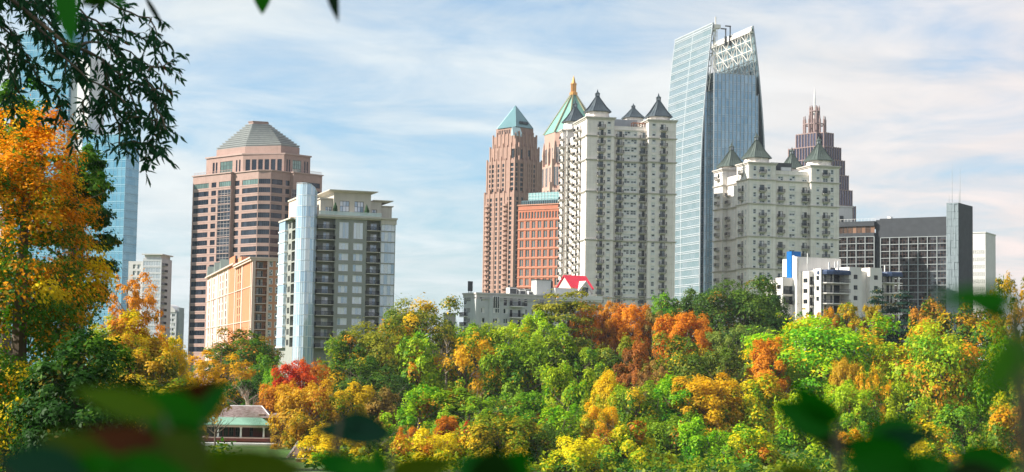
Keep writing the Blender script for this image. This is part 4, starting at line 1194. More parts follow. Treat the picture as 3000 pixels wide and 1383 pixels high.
# ------------------------------------------------------------------ pink tower with green pyramid and gold spire
M_ROSE = wallmat('rose_granite', (0.48, 0.30, 0.245), 0.7, 0.06, (2.2, 1.2), 0.88, 0.04, 0.3, 0.06)
M_COPPER = metalmat('green_copper_roof', (0.17, 0.36, 0.30), 0.55, 0.2)
M_GOLD = metalmat('gilded_metal', (0.72, 0.36, 0.10), 0.38, 0.55)
M_GILT = metalmat('gilt_rib', (0.50, 0.42, 0.24), 0.5, 0.4)
def spire_tower():
    Y = 1280
    p = at(1677, 500, Y)
    z0 = float(terrain(p.x, p.y)) - .6
    root = empty('spire_tower', (p.x, p.y, z0), 'pink granite tower with green copper pyramid and gold spire', 'building', None, R(20))
    zz = lambda py: zat(p.x, p.y, py) - z0
    s = 73 * Y / 5000
    zb, za = zz(396), zz(277)
    def oct_(r, k=0.42): return octa(-r, r, -r, r, r * k)
    def ring(r, z, k=0.42): return [(x, y, z) for x, y in oct_(r, k)]
    mb = MB(); mb.prism(oct_(s), 0, zb, 0)
    mb.build('wall', [M_ROSE], root)
    ro = MB(); ro.loft([ring(s * 1.02, zb + .01), ring(s * .07, za)])
    r_o = ro.build('pyramid_roof', [M_COPPER], root)
    A, Bq = ring(s * 1.03, zb), ring(s * .08, za)
    for i in range(8):
        g = MB(); a, c = Vector(A[i]), Vector(Bq[i]); g.tube([a, c], [.3, .25], 5)
        for k in range(26): q = a.lerp(c, k / 26); g.box(q.x - .45, q.x + .45, q.y - .45, q.y + .45, q.z + .3, q.z + 1.1)
        g.build('gilt_rib', [M_GILT], r_o)
    sp = MB(); ztop = zz(222)
    h = ztop - za; q = s * .115
    sp.loft([ring(q * 1.25, za - .5), ring(q * 1.25, za + h*.1), ring(q * .9, za + h*.14)])
    for i in range(8):
        a = i * math.pi / 4; sp.box(q*.75*math.cos(a) - .45, q*.75*math.cos(a) + .45, q*.75*math.sin(a) - .45, q*.75*math.sin(a) + .45, za + h*.12, za + h*.52)
    sp.loft([ring(q * .45, za + h*.12), ring(q * .45, za + h*.52)])
    sp.loft([ring(q * 1.0, za + h*.52), ring(q * 1.02, za + h*.58)])
    sp.loft([ring(q * .72, za + h*.58), ring(q * .06, ztop)])
    sp.build('gold_spire', [M_GOLD], root)
    wm, win = MB(), MB()
    # window bays between buttresses on each face, with traceried heads
    P = oct_(s)
    bay_m = glassmat('bay_glass', (0.05, 0.08, 0.10), (0.10, 0.15, 0.18), .5, .5, .08)
    z_lv = [(zz(483), zz(440)), (zz(552), zz(500)), (zz(640), zz(562)), (zz(720), zz(650))]
    for i in range(8):
        a, c = Vector((*P[i], 0)), Vector((*P[(i+1) % 8], 0)); u = (c - a); Lk = u.length; u.normalize(); n = Vector((u.y, -u.x, 0))
        for (zl, zh) in z_lv:
            nb = 3 if Lk > s * .7 else 2
            for k in range(nb):
                w_ = Lk / nb * .5; s0 = Lk * (k + .5) / nb - w_/2
                q = a + u * s0 + n * .15; q2 = q + u * w_
                win.quad((q.x, q.y, zl), (q2.x, q2.y, zl), (q2.x, q2.y, zh), (q.x, q.y, zh))
                for t in (0.33, .66):
                    e = q + u * (w_*t); e2 = e + u * .25; e3 = e + n*.1; e4 = e2 + n*.1
                    wm.quad((e3.x, e3.y, zl), (e4.x, e4.y, zl), (e4.x, e4.y, zh), (e3.x, e3.y, zh))
                cr = q + u * (w_/2) + n * .2; h2 = w_ * .55
                wm.poly([(q.x + n.x*.2, q.y + n.y*.2, zh), (q2.x + n.x*.2, q2.y + n.y*.2, zh), (cr.x, cr.y, zh + h2)])
        g = a + n * .3
        for t in (0.0, .5) if Lk > s*.7 else (0.0,):
            e = a + u * (Lk * t) + n * .5
            wm.box(e.x - 1.0, e.x + 1.0, e.y - 1.0, e.y + 1.0, 0, zb - 16)
            wm.loft([[(e.x - 1.2, e.y - 1.2, zb - 16), (e.x + 1.2, e.y - 1.2, zb - 16), (e.x + 1.2, e.y + 1.2, zb - 16), (e.x - 1.2, e.y + 1.2, zb - 16)],
                     [(e.x - .1, e.y - .1, zb - 6), (e.x + .1, e.y - .1, zb - 6), (e.x + .1, e.y + .1, zb - 6), (e.x - .1, e.y + .1, zb - 6)]])
    # lower tier stands wider than the upper drum
    mb = MB(); mb.prism(oct_(s * 1.12), 0, zz(492)); mb.prism(oct_(s * 1.22), 0, zz(560)); mb.build('lower_tier', [M_ROSE], root)
    wm2 = MB()
    for r, zl, zh in ((s*1.12, zz(552), zz(498)), (s*1.22, zz(660), zz(566)), (s*1.22, zz(760), zz(668))):
        P = oct_(r)
        for i in range(8):
            a, c = Vector((*P[i], 0)), Vector((*P[(i+1) % 8], 0)); u = (c - a); Lk = u.length; u.normalize(); n = Vector((u.y, -u.x, 0))
            for k in range(3 if Lk > s*.7 else 2):
                nb = 3 if Lk > s*.7 else 2; w_ = Lk / nb * .5; q = a + u * (Lk * (k + .5) / nb - w_/2) + n * .06; q2 = q + u * w_
                win.quad((q.x, q.y, zl), (q2.x, q2.y, zl), (q2.x, q2.y, zh), (q.x, q.y, zh))
                for t in (.3, .62):
                    e = q + u * (w_ * t) + n * .08; e2 = e + u * .3; wm.quad((e.x, e.y, zl), (e2.x, e2.y, zl), (e2.x, e2.y, zh), (e.x, e.y, zh))
                wm.poly([(q.x + n.x*.12, q.y + n.y*.12, zh), (q2.x + n.x*.12, q2.y + n.y*.12, zh), ((q.x + q2.x)/2 + n.x*.12, (q.y + q2.y)/2 + n.y*.12, zh + 3)])
            wm.box(a.x - .9, a.x + .9, a.y - .9, a.y + .9, 0, zh + 6)
    win.build('window_bay', [bay_m], root)['kind'] = 'stuff'; wm.build('tracery', [wallmat('pale_rose_trim', (0.52, 0.36, 0.29), .8)], root)
spire_tower()

# ------------------------------------------------------------------ red-brick office with teal top
M_BRICK = wallmat('salmon_brick', (0.50, 0.19, 0.12), 0.85, 0.07, (0.9, 0.35, 0.5), 0.9, 0.03, 0.25, 0.08)
M_SALTRIM = wallmat('salmon_trim', (0.56, 0.29, 0.20), 0.85, 0.06)
def brick_office():
    b = Bld('brick_office', 'salmon brick office block with dark teal roof storey, left of the tall white tower', 1517, 700, 770, -33, gz0(1517, 700, 770))
    ref = 700
    Wd = b.fx(1672, ref); zt = b.z(603); D = 30
    mk = winmaker('arched_window', M_SALTRIM, glassmat('teal_window_glass', (0.05, 0.10, 0.115), (0.13, 0.21, 0.235), .5, .3, .06), 2, 1, 0.22, 0.3)
    mks = winmaker('slot_window', M_SALTRIM, glassmat('teal_window_glass', (0.05, 0.10, 0.115), (0.13, 0.21, 0.235), .5, .3, .06), 1, 1, 0.15, 0.3)
    ops = []
    for k in range(10):
        zt_ = b.z(649.5 + 27.8 * k); zb_ = b.z(671 + 27.8 * k)
        for j in range(9):
            xa, xb = b.fx(1522.5 + 17.25 * j, ref), b.fx(1533.5 + 17.25 * j, ref)
            if xb > Wd - .4: continue
            ops.append((xa, xb, zb_, zt_))
    b.front_win(ops, 0, mk)
    o2 = []
    za, zb = b.z(642), b.z(622.5)
    for j in range(17):
        xa, xb = b.fx(1521 + 8.7 * j, ref), b.fx(1526 + 8.7 * j, ref)
        if xb < Wd - .3: o2.append((xa, xb, za, zb))
    b.front_win(o2, 0, mks)
    b.mass('wall', 0, Wd, 0, D, 0, zt, M_BRICK, ops + o2, depth=.5, roofmat=M_ROOFGREY)
    mb = MB()
    for k in range(10): z = b.z(646 + 27.8 * k); mb.box(-.15, Wd, -.2, .004, z - .15, z + .2)
    mb.box(-.3, Wd + .3, -.35, D + .3, zt + .002, zt + .4); mb.box(-.2, Wd, -.22, .003, b.z(616), b.z(615))
    mb.build('string_course', [M_SALTRIM], b.root)
    mb = MB(); mb.box(1.0, Wd - .5, 1.2, D - 1, zt + .41, b.z(588)); 
    for k in range(24): x = 1.0 + (Wd - 1.5) * k / 23; mb.box(x - .12, x + .12, .9, 1.21, zt + .41, b.z(588) - .3)
    mb.build('roof_storey', [metalmat('dark_teal_cladding', (0.07, 0.12, 0.14), .5, .3)], b.root)
    mb = MB(); x0 = b.fx(1549, 575, 4); mb.box(x0, Wd, 4, D - 4, b.z(588) + .003, b.z(564, 10, 4))
    o = mb.build('roof_screen', [glassmat('pale_screen_glass', (0.32, 0.52, 0.52), (0.42, 0.60, 0.60), .5, .3, .15)], b.root)
    mb = MB()
    for k in range(16): x = x0 + (Wd - x0) * k / 15; mb.box(x - .08, x + .08, 3.85, 3.999, b.z(588), b.z(564, 10, 4))
    for py in (572, 581): z = b.z(py, 10, 4); mb.box(x0, Wd, 3.87, 3.998, z - .08, z + .08)
    mb.build('screen_frame', [metalmat('pale_teal_frame', (0.5, 0.62, 0.62), .5, .2)], o)
    b.finish(100)
brick_office()

# ------------------------------------------------------------------ dark stepped tower with open crown
M_PLUM = wallmat('plum_granite', (0.20, 0.16, 0.17), 0.5, 0.06)
M_PLUMF = wallmat('plum_pier', (0.30, 0.21, 0.20), 0.6, 0.06)
M_NAVY = glassmat('navy_glass', (0.055, 0.055, 0.09), (0.12, 0.11, 0.16), .5, .55, .12)
def stepped_tower():
    Y = 1180
    b = Bld('stepped_tower', 'dark plum stepped skyscraper with open column crown and needle mast', 2406, 500, Y, 38, gz0(2406, 500, Y))
    # (near corner px, left px, right px, top py)
    tiers = [(2410, 2322, 2451, 388), (2410, 2300, 2473, 428), (2411, 2290, 2484, 465), (2411, 2281, 2495, 508), (2411, 2272, 2506, 551), (2411, 2262, 2516, 597), (2411, 2252, 2526, 650)]
    g, f = MB(), MB()
    zlow = 0.0
    cxs = []
    for i, (pc, pl, pr, pt) in enumerate(tiers):
        q = (len(tiers) - 1 - i) * 1.5
        xa = b.fx(pr, pt + 15, q); ya = b.ly(pl, pt + 15, q)
        zt = b.z(pt, q, q)
        zb = b.z(tiers[i+1][3], q, q) - 3 if i + 1 < len(tiers) else 0
        zb = max(0, zb)
        # each tier is a cross with notched corners so the faces step in plan too
        nt = 3.6
        P = [(q + nt, q), (xa - nt, q), (xa - nt, q + nt), (xa, q + nt), (xa, ya - nt), (xa - nt, ya - nt), (xa - nt, ya), (q + nt, ya), (q + nt, ya - nt), (q, ya - nt), (q, q + nt), (q + nt, q + nt)]
        g.prism(P, zb, zt)
        n = len(P)
        for k in range(n):
            a, c = Vector(P[k]), Vector(P[(k+1) % n]); u = c - a; Lk = u.length; u /= Lk; nn = Vector((u.y, -u.x))
            if nn.x > .5 and False: continue
            m = max(1, round(Lk / 2.6))
            for j in range(m + 1):
                e = a + u * (Lk * j / m) + nn * .2
                f.box(e.x - .22, e.x + .22, e.y - .22, e.y + .22, zb, zt + .8)
        f.prism([(x + (0.3 if x > (q+xa)/2 else -.3), y + (.3 if y > (q+ya)/2 else -.3)) for x, y in P], zt + .01, zt + .6)
        if i == 0: top = (q, xa, ya, zt)
    g.build('wall', [M_NAVY], b.root); f.build('pier', [M_PLUMF], b.root)
    q, xa, ya, zt = top
    mx, my = (q + xa)/2, (q + ya)/2
    col = MB(); R_ = 7.6
    z1, z2 = b.z(352, mx, my), b.z(315, mx, my)
    for k in range(12):
        a = k * math.pi / 6 + .2
        x, y = mx + R_ * math.cos(a), my + R_ * math.sin(a)
        col.tube([(x, y, zt), (x, y, z1)], [.75, .75], 7); col.tube([(x, y, z1), (x, y, z1 + 2.4)], [.4, .35], 6)
    for k in range(6):
        a = k * math.pi / 3 + .1
        x, y = mx + 3.2 * math.cos(a), my + 3.2 * math.sin(a)
        col.tube([(x, y, zt), (x, y, z2)], [.7, .7], 7); col.tube([(x, y, z2), (x, y, z2 + 1.2)], [.4, .35], 6)
    for zz, rr in ((z1 - 3.5, R_), (z2 - 3, 3.2)):
        ring = [(mx + rr*math.cos(t*.3926), my + rr*math.sin(t*.3926), zz) for t in range(17)]
        col.tube(ring, [.55]*17, 5)
    col.build('crown_column', [M_PLUMF], b.root)
    ms = MB(); zm = b.z(254, mx, my); ms.tube([(mx, my, zt), (mx, my, z2 + 6), (mx, my, z2 + 10), (mx, my, zm)], [.9, .8, .5, .12], 7)
    ms.build('mast', [metalmat('white_mast', (0.7, 0.68, 0.68), .4, .2)], b.root)
stepped_tower()

# ------------------------------------------------------------------ dark hotel slab with stair tower
M_CHAR = wallmat('charcoal_concrete', (0.062, 0.068, 0.078), 0.85, 0.1, (1.4, 1.4), 0.9, 0.03, 0.2, 0.05)
M_HGRID = wallmat('pale_grid_concrete', (0.34, 0.37, 0.385), 0.8, 0.05)
M_COPF = metalmat('copper_frame', (0.15, 0.085, 0.06), 0.5, 0.3)
M_BRNZ = glassmat('bronze_glass', (0.02, 0.02, 0.024), (0.13, 0.13, 0.14), .5, .75, .03, 0.015)
M_RIB = metalmat('ribbed_metal', (0.26, 0.31, 0.34), 0.45, 0.4)
def hotel():
    b = Bld('hotel', 'long dark hotel slab with gridded bronze glass and a stair tower at its right', 2577, 760, 720, -33, gz0(2577, 760, 720))
    ref = 760
    X = lambda px, yo=0: b.fx(px, ref, yo)
    xw = X(2774); D = 16
    zt = b.z(641); zg = b.z(697)
    xl = X(2430, -1.2)
    xm0 = X(2561, -1.2); zl = b.z(648, -5, -1.2)
    fh = b.z(700) - b.z(720)
    b.mass('upper_wall', 0, xw, 0, D, zg, zt, M_CHAR, roofmat=M_ROOFGREY)
    b.mass('upper_wall', xl, xm0, -1.2, D, b.z(693, -5, -1.2), b.z(682, -5, -1.2), M_CHAR)
    b.mass('upper_wall', xl, xm0, -1.2, D, b.z(662, -5, -1.2), zl, M_CHAR, roofmat=M_ROOFGREY)
    b.mass('core_wall', xm0 + .01, -.01, 0.6, D, 0, zt - .5, M_CHAR)
    zlo, zhi = b.z(682, -5, -1.2) + .01, b.z(662, -5, -1.2) - .01
    g, f = MB(), MB()
    gm_cur = glassmat('lounge_glass', (0.06, 0.045, 0.04), (0.42, 0.24, 0.16), .45, .2, .1)
    n = 10
    for k in range(n):
        xa, xb = xl + (xm0 - xl)*k/n, xl + (xm0 - xl)*(k+1)/n
        m2 = MB(); m2.quad((xa, -0.6, zlo), (xb, -0.6, zlo), (xb, -0.6, zhi), (xa, -.6, zhi)); m2.box(xa - .08, xa + .08, -.75, -.601, zlo, zhi, 1)
        m2.build('lounge_window', [gm_cur, M_DKFRAME], b.root)
    bay = 5.05 * 720 / 720
    def grid(x0, x1, yo, z1, nb, nm):
        h = fh; nf = int(z1 / h)
        w_ = (x1 - x0) / nb
        mk = winmaker(nm, M_COPF, M_BRNZ, 3, 2, 0.055, 0.3)
        for i in range(nb):
            for k in range(nf):
                za = z1 - (k + 1) * h
                if za < 4: continue
                me = mk(w_ - .3, h - .26)
                b.add('window', me, (x0 + w_*i + .15, yo, za + .13), 0)
        m2 = MB()
        for i in range(nb + 1): x = x0 + w_*i; m2.box(x - .15, x + .15, yo - .14, yo + .4, 0, z1 - .02)
        for k in range(nf + 1): z = z1 - k*h; m2.box(x0 + .151, x1 - .151, yo - .02, yo + .38, z - .13, z + .13 - (.02 if k == 0 else 0))
        m2.build('concrete_grid', [M_HGRID], b.root)
        m3 = MB(); m3.box(x0 + .2, x1 - .2, yo + .38, yo + D - 1, 0, z1 - .03); m3.build('core_wall', [M_CHAR], b.root)
    grid(xl, xm0, -1.2, b.z(693, -5, -1.2), 5, 'hotel_window_a')
    grid(0.4, xw - .1, 0, zg, 7, 'hotel_window_b')
    # stair tower
    xs0, xs1 = X(2773, -1.6), X(2808.5, -1.6)
    zs = b.z(595, xs0, -1.6)
    ds = b.hit(2850, 700, (xs1, -1.6), math.pi/2)[0] - 0
    b.mass('stair_tower', xs0, xs1, -1.6, -1.6 + ds, 0, zs, M_CHAR, roofmat=M_ROOFGREY)
    mb = MB(); rng = random.Random(4)
    nb = 9
    for i in range(nb):
        xa, xb = xs0 + (xs1 - xs0)*i/nb, xs0 + (xs1 - xs0)*(i+1)/nb
        z = 0
        while z < zs - .5:
            h = min(rng.choice((3.0, 6.0)), zs - z); dd = rng.choice((.12, .22, .32))
            mb.box(xa + .04, xb - .04, -1.6 - dd, -1.598, z + .05, z + h - .05); z += h
    mb.build('metal_cladding', [M_RIB], b.root)
    for k, (px, h) in enumerate(((2781, 4), (2790, 17), (2813, 4.5), (2827, 15), (2821, 5))):
        x = X(min(px, 2806), 1); y = 1 if px < 2808 else 2 + (px - 2808) * .12
        mb = MB(); mb.tube([(x, y, zs), (x, y, zs + h*.5), (x, y, zs + h)], [.14, .09, .03], 5); mb.build('antenna_mast', [M_MAST], b.root)
    mb = MB(); mb.box(X(2587), X(2596), 5, 8, zt, zt + 1.3); mb.box(X(2600), X(2602), 3, 4, zt, zt + .8); mb.build('roof_vent', [M_FRAME], b.root)
    mb = MB()
    for k in range(14): x = xl + (xm0 - xl) * k / 13; mb.box(x - .04, x + .04, 0, .08, zl, zl + 1.1)
    mb.box(xl, xm0, 0.0, .08, zl + 1.1, zl + 1.18); mb.build('roof_railing', [M_FRAME], b.root)
    b.finish(100)
hotel()

def plain_block(name, label, c, ref, Y, th, right, left, top, wall, front=(), left_cols=(), row0=0, pitch=12, nrow=0, wh=1.6, glass=None):
    b = Bld(name, label, c, ref, Y, th, gz0(c, ref, Y))
    Wd = b.fx(right, ref); D = b.ly(left, ref) if left else 20
    zt = b.z(top)
    mk = winmaker(name + '_w' + str(c), M_FRAME, glass or M_GLASS, 2, 1, .09, .2)
    f, l = [], []
    for k in range(nrow):
        zl = b.z(row0 + pitch*k)
        for pa, pb in front: f.append((b.fx(pa, ref), b.fx(pb, ref), zl, zl + wh))
        for pa, pb in left_cols: l.append((b.ly(pb, ref), b.ly(pa, ref), zl, zl + wh))
    b.mass('wall', 0, Wd, 0, D, 0, zt, wall, f, l, depth=.4, roofmat=M_ROOFGREY)
    b.front_win(f, 0, mk); b.left_win(l, 0, mk)
    mb = MB(); mb.box(-.3, Wd + .3, -.3, D + .3, zt + .002, zt + .5); mb.build('parapet', [wall], b.root)
    return b, Wd, D, zt
M_PALE = wallmat('pale_concrete', (0.66, 0.64, 0.63), .85, .05)
bb, *_ = plain_block('office_building', 'pale office building with small windows at the far right of the skyline', 2850, 780, 860, -30, 2887.5, 0, 683, M_PALE, [(2852 + 5.9*k, 2855 + 5.9*k) for k in range(6)], (), 745, 21.5, 8, 2.0, M_GLASSD)
bb.finish()
bb, W9, D9, z9 = plain_block('white_building', 'plain white building rising behind the hotel roof', 2458, 640, 760, 20, 2497.5, 2440, 606, M_PALE)
mb = MB(); mb.box(0.3, 2.2, -.25, .5, z9 - 12, b.z(628) if False else z9 - 4); mb.build('grey_panel', [M_DARKBOX], bb.root)
bb.finish()
bb, *_ = plain_block('beige_building', 'small beige building with a flat cornice peeping between ridge trees', 1312, 940, 520, 20, 1335, 1300, 921, M_BEIGE)
bb.finish()
# ------------------------------------------------------------------ pale blue glass tower at the left
M_SKYG = glassmat('pale_blue_glass', (0.13, 0.34, 0.48), (0.20, 0.42, 0.55), .45, .45, .06, 0.02)
M_SKYB = metalmat('pale_blue_band', (0.24, 0.42, 0.52), .5, .2)
M_WPANEL = wallmat('white_panel', (0.72, 0.74, 0.76), .7, .04, (2, 4), .92, .04)
def blue_tower():
    b = Bld('glass_tower', 'pale blue glass tower partly behind the dark overhanging branch at the left', 364, 600, 827, -20, gz0(364, 600, 827))
    X = lambda px, yo=0, py=600: b.fx(px, py, yo)
    fh = 4.1
    def block(x0, x1, y0, y1, z1, right=True):
        g, f = MB(), MB(); nz = int(z1 / fh)
        lv = [z1 - fh*k for k in range(nz + 1)][::-1]
        if lv[0] > 0.3: lv = [0] + lv
        for za, zb in zip(lv, lv[1:]):
            n = max(1, round((x1 - x0) / 2.2))
            for i in range(n): g.quad((x0 + (x1-x0)*i/n, y0, za), (x0 + (x1-x0)*(i+1)/n, y0, za), (x0 + (x1-x0)*(i+1)/n, y0, zb), (x0 + (x1-x0)*i/n, y0, zb))
            n = max(1, round((y1 - y0) / 3))
            for i in range(n): g.quad((x1, y0 + (y1-y0)*i/n, za), (x1, y0 + (y1-y0)*(i+1)/n, za), (x1, y0 + (y1-y0)*(i+1)/n, zb), (x1, y0 + (y1-y0)*i/n, zb))
            f.box(x0 - .02, x1 + .05, y0 - .06, y1, zb - .45, zb - .1); f.box(x0 - .02, x1 + .04, y0 - .05, y1, zb - 1.25, zb - 1.1)
        g.quad((x0, y1, 0), (x0, y0, 0), (x0, y0, z1), (x0, y1, z1)); g.quad((x0, y0, z1), (x1, y0, z1), (x1, y1, z1), (x0, y1, z1)); g.quad((x1, y1, 0), (x0, y1, 0), (x0, y1, z1), (x1, y1, z1))
        n = max(1, round((x1 - x0) / 2.2))
        for i in range(n + 1): x = x0 + (x1-x0)*i/n; f.box(x - .06, x + .06, y0 - .08, y0 + .01, 0, z1)
        o = g.build('curtain_wall', [M_SKYG], b.root); f.build('spandrel', [M_SKYB], o)
    xs0, xs1 = X(203, 4, 400), X(256, 4, 400)
    xl = X(47, 2, 400)
    block(xs1 + .01, 0, 0, 12, b.z(392), True)
    block(xl, xs0 - .01, 2, 20, b.z(92, xs0, 2))
    b.mass('shaft', xs0, xs1, 4, 18, 0, b.z(170, xs0, 4), M_WPANEL)
    mb = MB(); mb.box(xl - .3, xs0 + .2, 1.7, 20, b.z(92, xs0, 2) + .003, b.z(84, xs0, 2)); mb.build('parapet', [M_SKYB], b.root)
blue_tower()
def far_apartments():
    b = Bld('apartment_tower', 'slim white apartment tower with stacked side balconies behind the orange-brown maple', 471, 850, 800, -6, gz0(471, 850, 800))
    X = lambda px, yo=0: b.fx(px, 850, yo)
    x1, x0 = X(416), X(372); zt = b.z(757); fh = b.z(800) - b.z(819)
    M_FA = wallmat('silver_panel', (0.60, 0.61, 0.64), .7, .05, (1.2, 3.2), .93, .04)
    ops = []
    mk = winmaker('ribbon_window', M_FRAME, glassmat('silver_glass', (0.45, 0.48, 0.54), (0.62, 0.64, 0.68), .4, .4, .1), 7, 1, .1, .12)
    for k in range(14):
        zz = zt - 1.0 - (k + 1) * fh; ops.append((x1 + .3, -.3, zz + .5, zz + fh - .35))
    b.front_win(ops, 0, mk)
    b.mass('wall', x1, 0, 0, 16, 0, zt, M_FA, ops, depth=.2, roofmat=M_ROOFGREY)
    mb = MB(); mb.box(x1 - .5, .6, -.8, 16, zt + 1.6, zt + 2.1); mb.box(x1 + .6, -.6, .6, 15, zt + .003, zt + 1.599); mb.build('roof_slab', [M_PALE], b.root)
    mb = MB(); z = 0
    o2 = []
    mk2 = winmaker('door_window', M_FRAME, M_GLASS, 2, 1, .1, .3)
    for k in range(14):
        zz = zt - 2.2 - (k + 1) * fh
        for px in (392, 405): o2.append((X(px, 1) - .8, X(px, 1) + .8, zz + .3, zz + 2.3))
    b.front_win(o2, 1, mk2)
    b.mass('wall', x0, x1 - .01, 1, 16, 0, zt - 1.4, M_PALE, o2, depth=.4)
    me = balcony('far_bal', 4.0, 1.6, M_SLAB, M_RAIL, 1.1, .3)
    for k in range(14): b.add('balcony', me, (0.0, 3.0, zt - 3.4 - k * fh), math.pi/2)
    b.finish(100)
    b = Bld('apartment_building', 'small far apartment building with a curved vaulted roof', 516, 950, 1000, -8, gz0(516, 950, 1000))
    X = lambda px, yo=0: b.fx(px, 950, yo)
    x0, x1 = X(466), 0.0; zt = b.z(915); fh = 2.75
    f = []
    for k in range(9):
        z = zt - .4 - (k + 1) * fh
        for pa, pb in ((472, 482), (490, 501), (503, 513)): f.append((X(pa), X(pb), z + .5, z + 2.2))
    mk3 = winmaker('far_window', M_FRAME, M_GLASS, 2, 1, .12, .15); b.front_win(f, 0, mk3)
    b.mass('wall', x0, x1, 0, 14, 0, zt, M_FA, f, depth=.3)
    n = 10; arc = []
    zc = b.z(891)
    xm = x0 + (x1 - x0) * .3; rise = zc - zt
    for i in range(n + 1):
        x = x0 - 1 + (x1 - x0 + .2) * i / n; t = (x - xm) / max(x1 - xm, 1e-3) if x > xm else (x - xm) / (xm - x0) * .3
        arc.append((x, zt + .01 + rise * (1 - min(1, t*t) * .85)))
    P = [(x0 - 1, zt + .005)] + arc + [(x1 - .8, zt + .005)]
    mb = MB(); mb.loft([[(x, -.3, z) for x, z in P], [(x, 14, z) for x, z in P]]); mb.build('vaulted_roof', [M_PALE], b.root)
    mb = MB(); mb.box(.01, X(522), 1, 10, 0, b.z(901)); mb.build('stair_wall', [wallmat('slate_grey', (.30, .33, .36), .8)], b.root)
    b.finish(100)
far_apartments()

# ------------------------------------------------------------------ low grey apartment building with red gable
M_LGREY = wallmat('light_grey_stucco', (0.52, 0.54, 0.53), .85, .06)
M_LTRIM = wallmat('grey_trim', (0.55, 0.52, 0.50), .85, .05)
M_WTRIM = wallmat('white_trim', (0.74, 0.72, 0.68), .8, .05)
M_REDR = metalmat('red_metal_roof', (0.60, 0.03, 0.065), .45, .1)
def grey_low():
    b = Bld('apartment_building', 'low grey apartment building with white rooftop boxes and a red gabled roof', 1396, 900, 500, 29, gz0(1396, 900, 500))
    X = lambda px, yo=0: b.fx(px, 900, yo)
    Wd = X(1752); D = b.ly(1359, 900)
    zt = b.z(861)
    rows = [(883, 866), (916, 901), (945.5, 930), (973, 957.5), (1001, 986)]
    mkw = winmaker('apartment_window', M_FRAME, M_GLASS, 2, 1, .1, .15)
    mkt = winmaker('tall_window', M_FRAME, M_GLASSD, 1, 2, .1, .15)
    ops = []
    for i, (pb, pt) in enumerate(rows):
        zb, zh = b.z(pb), b.z(pt)
        o = (X(1405), X(1421), zb, zh); ops.append(o); b.front_win([o], 0, mkw)
        if i == 0:
            for pa, pb2 in ((1475, 1486), (1535, 1546)): o = (X(pa), X(pb2), b.z(893.5), b.z(869)); ops.append(o); b.front_win([o], 0, mkt)
        else:
            for pa, pb2 in ((1475, 1488.5), (1533, 1545), (1557, 1569)): o = (X(pa), X(pb2), zb, zh); ops.append(o); b.front_win([o], 0, mkw)
        o = (X(1582), X(1594), zb - .4, zh); ops.append(o); b.front_win([o], 0, mkw)
        for pa, pb2 in ((1625, 1637), (1655, 1667), (1690, 1702), (1722, 1734)): o = (X(pa), X(pb2), zb, zh); ops.append(o); b.front_win([o], 0, mkw)
        for pc in (1498, 1522): o = (X(pc) - .55, X(pc) + .55, zb - .9, zb + 1.3); ops.append(o); b.front_win([o], 0, winmaker('balcony_door', M_FRAME, M_GLASSD, 1, 1, .1, .15), 'balcony_door')
        me = balcony('low_bal', X(1529.5) - X(1492.5), 1.5, M_WTRIM, M_RAIL, 1.1, .3, .18)
        b.add('balcony', me, (X(1511), 0, zb - 1.0), 0)
        me = balcony('low_bal2', 3.2, 1.4, M_WTRIM, M_RAIL, 1.1, .3, .18); b.add('balcony', me, (X(1588), 0, zb - 1.0), 0)
    lops = []
    for i, (pb, pt) in enumerate(rows):
        zb, zh = b.z(pb), b.z(pt)
        ya, yb = b.ly(1377, 900), b.ly(1366, 900); o = (ya, yb, zb, zh); lops.append(o); b.left_win([o], 0, winmaker('triple_window', M_FRAME, M_GLASSD, 4, 1, .1, .15))
        y = b.ly(1362, 900); o = (y - .9, y + .9, zb - .8, zh); lops.append(o); b.left_win([o], 0, mkt)
        if i: b.add('balcony', balcony('low_bal3', 3.0, 1.3, M_WTRIM, M_RAIL, 1.1, .3, .18), (0, y - .5, zb - .9), -math.pi/2)
    b.mass('wall', 0, Wd, 0, D, 0, zt, M_LGREY, ops, lops, depth=.35, roofmat=M_ROOFGREY)
    # bay window stack
    xa, xb = X(1437), X(1459)
    mb = MB(); mb.prism([(xa - .6, 0), (xa, -1.1), (xb, -1.1), (xb + .5, 0)], 0, zt - .9); mb.build('bay', [M_LGREY], b.root)
    for i, (pb, pt) in enumerate(rows):
        zb, zh = b.z(pb), b.z(pt)
        if i == 0: zb -= 2.0
        b.add('bay_window', winmaker('bay_w', M_FRAME, M_GLASSD if i == 0 else M_GLASS, 3, 1, .14, -.06)(xb - xa - .3, zh - zb), (xa + .15, -1.12, zb), 0)
    mb = MB()
    mb.box(-.5, Wd + .4, -.5, D + .4, zt + .002, zt + .45); mb.box(-.25, Wd + .2, -.25, D + .2, zt - 1.0, zt + .001)
    mb.box(-.35, Wd, -.35, D, zt - 1.5, zt - 1.3); mb.build('cornice', [M_LTRIM], b.root)
    mb = MB(); mb.box(-.4, 1.4, -.32, .01, 0, zt - 1.55); mb.box(-.4, .01, .02, 3.0, 0, zt - 1.55); mb.build('corner_pilaster', [M_LGREY], b.root)
    z0 = zt + .46
    yb = 5.0
    x0, x1 = X(1571, yb), X(1613, yb)
    b.mass('roof_box', x0, x1, yb, b.ly(1556.5, 850, x0), z0, b.z(820, x0, yb), M_LGREY)
    mb = MB(); mb.box(x0 - .2, x1 + .2, yb - .2, b.ly(1556.5, 850, x0), b.z(820, x0, yb) + .002, b.z(818, x0, yb)); mb.box(x1 + .01, x1 + 1.3, yb + 1, yb + 9, z0, b.z(821, x0, yb)); mb.build('roof_box_trim', [M_DARKBOX], b.root)
    x2, x3 = X(1626, 3), X(1690, 3)
    b.mass('roof_box', x2, x3, 3, 13, z0, b.z(843, x2, 3), M_LGREY)
    xq, xr = X(1490, 9), X(1508, 9)
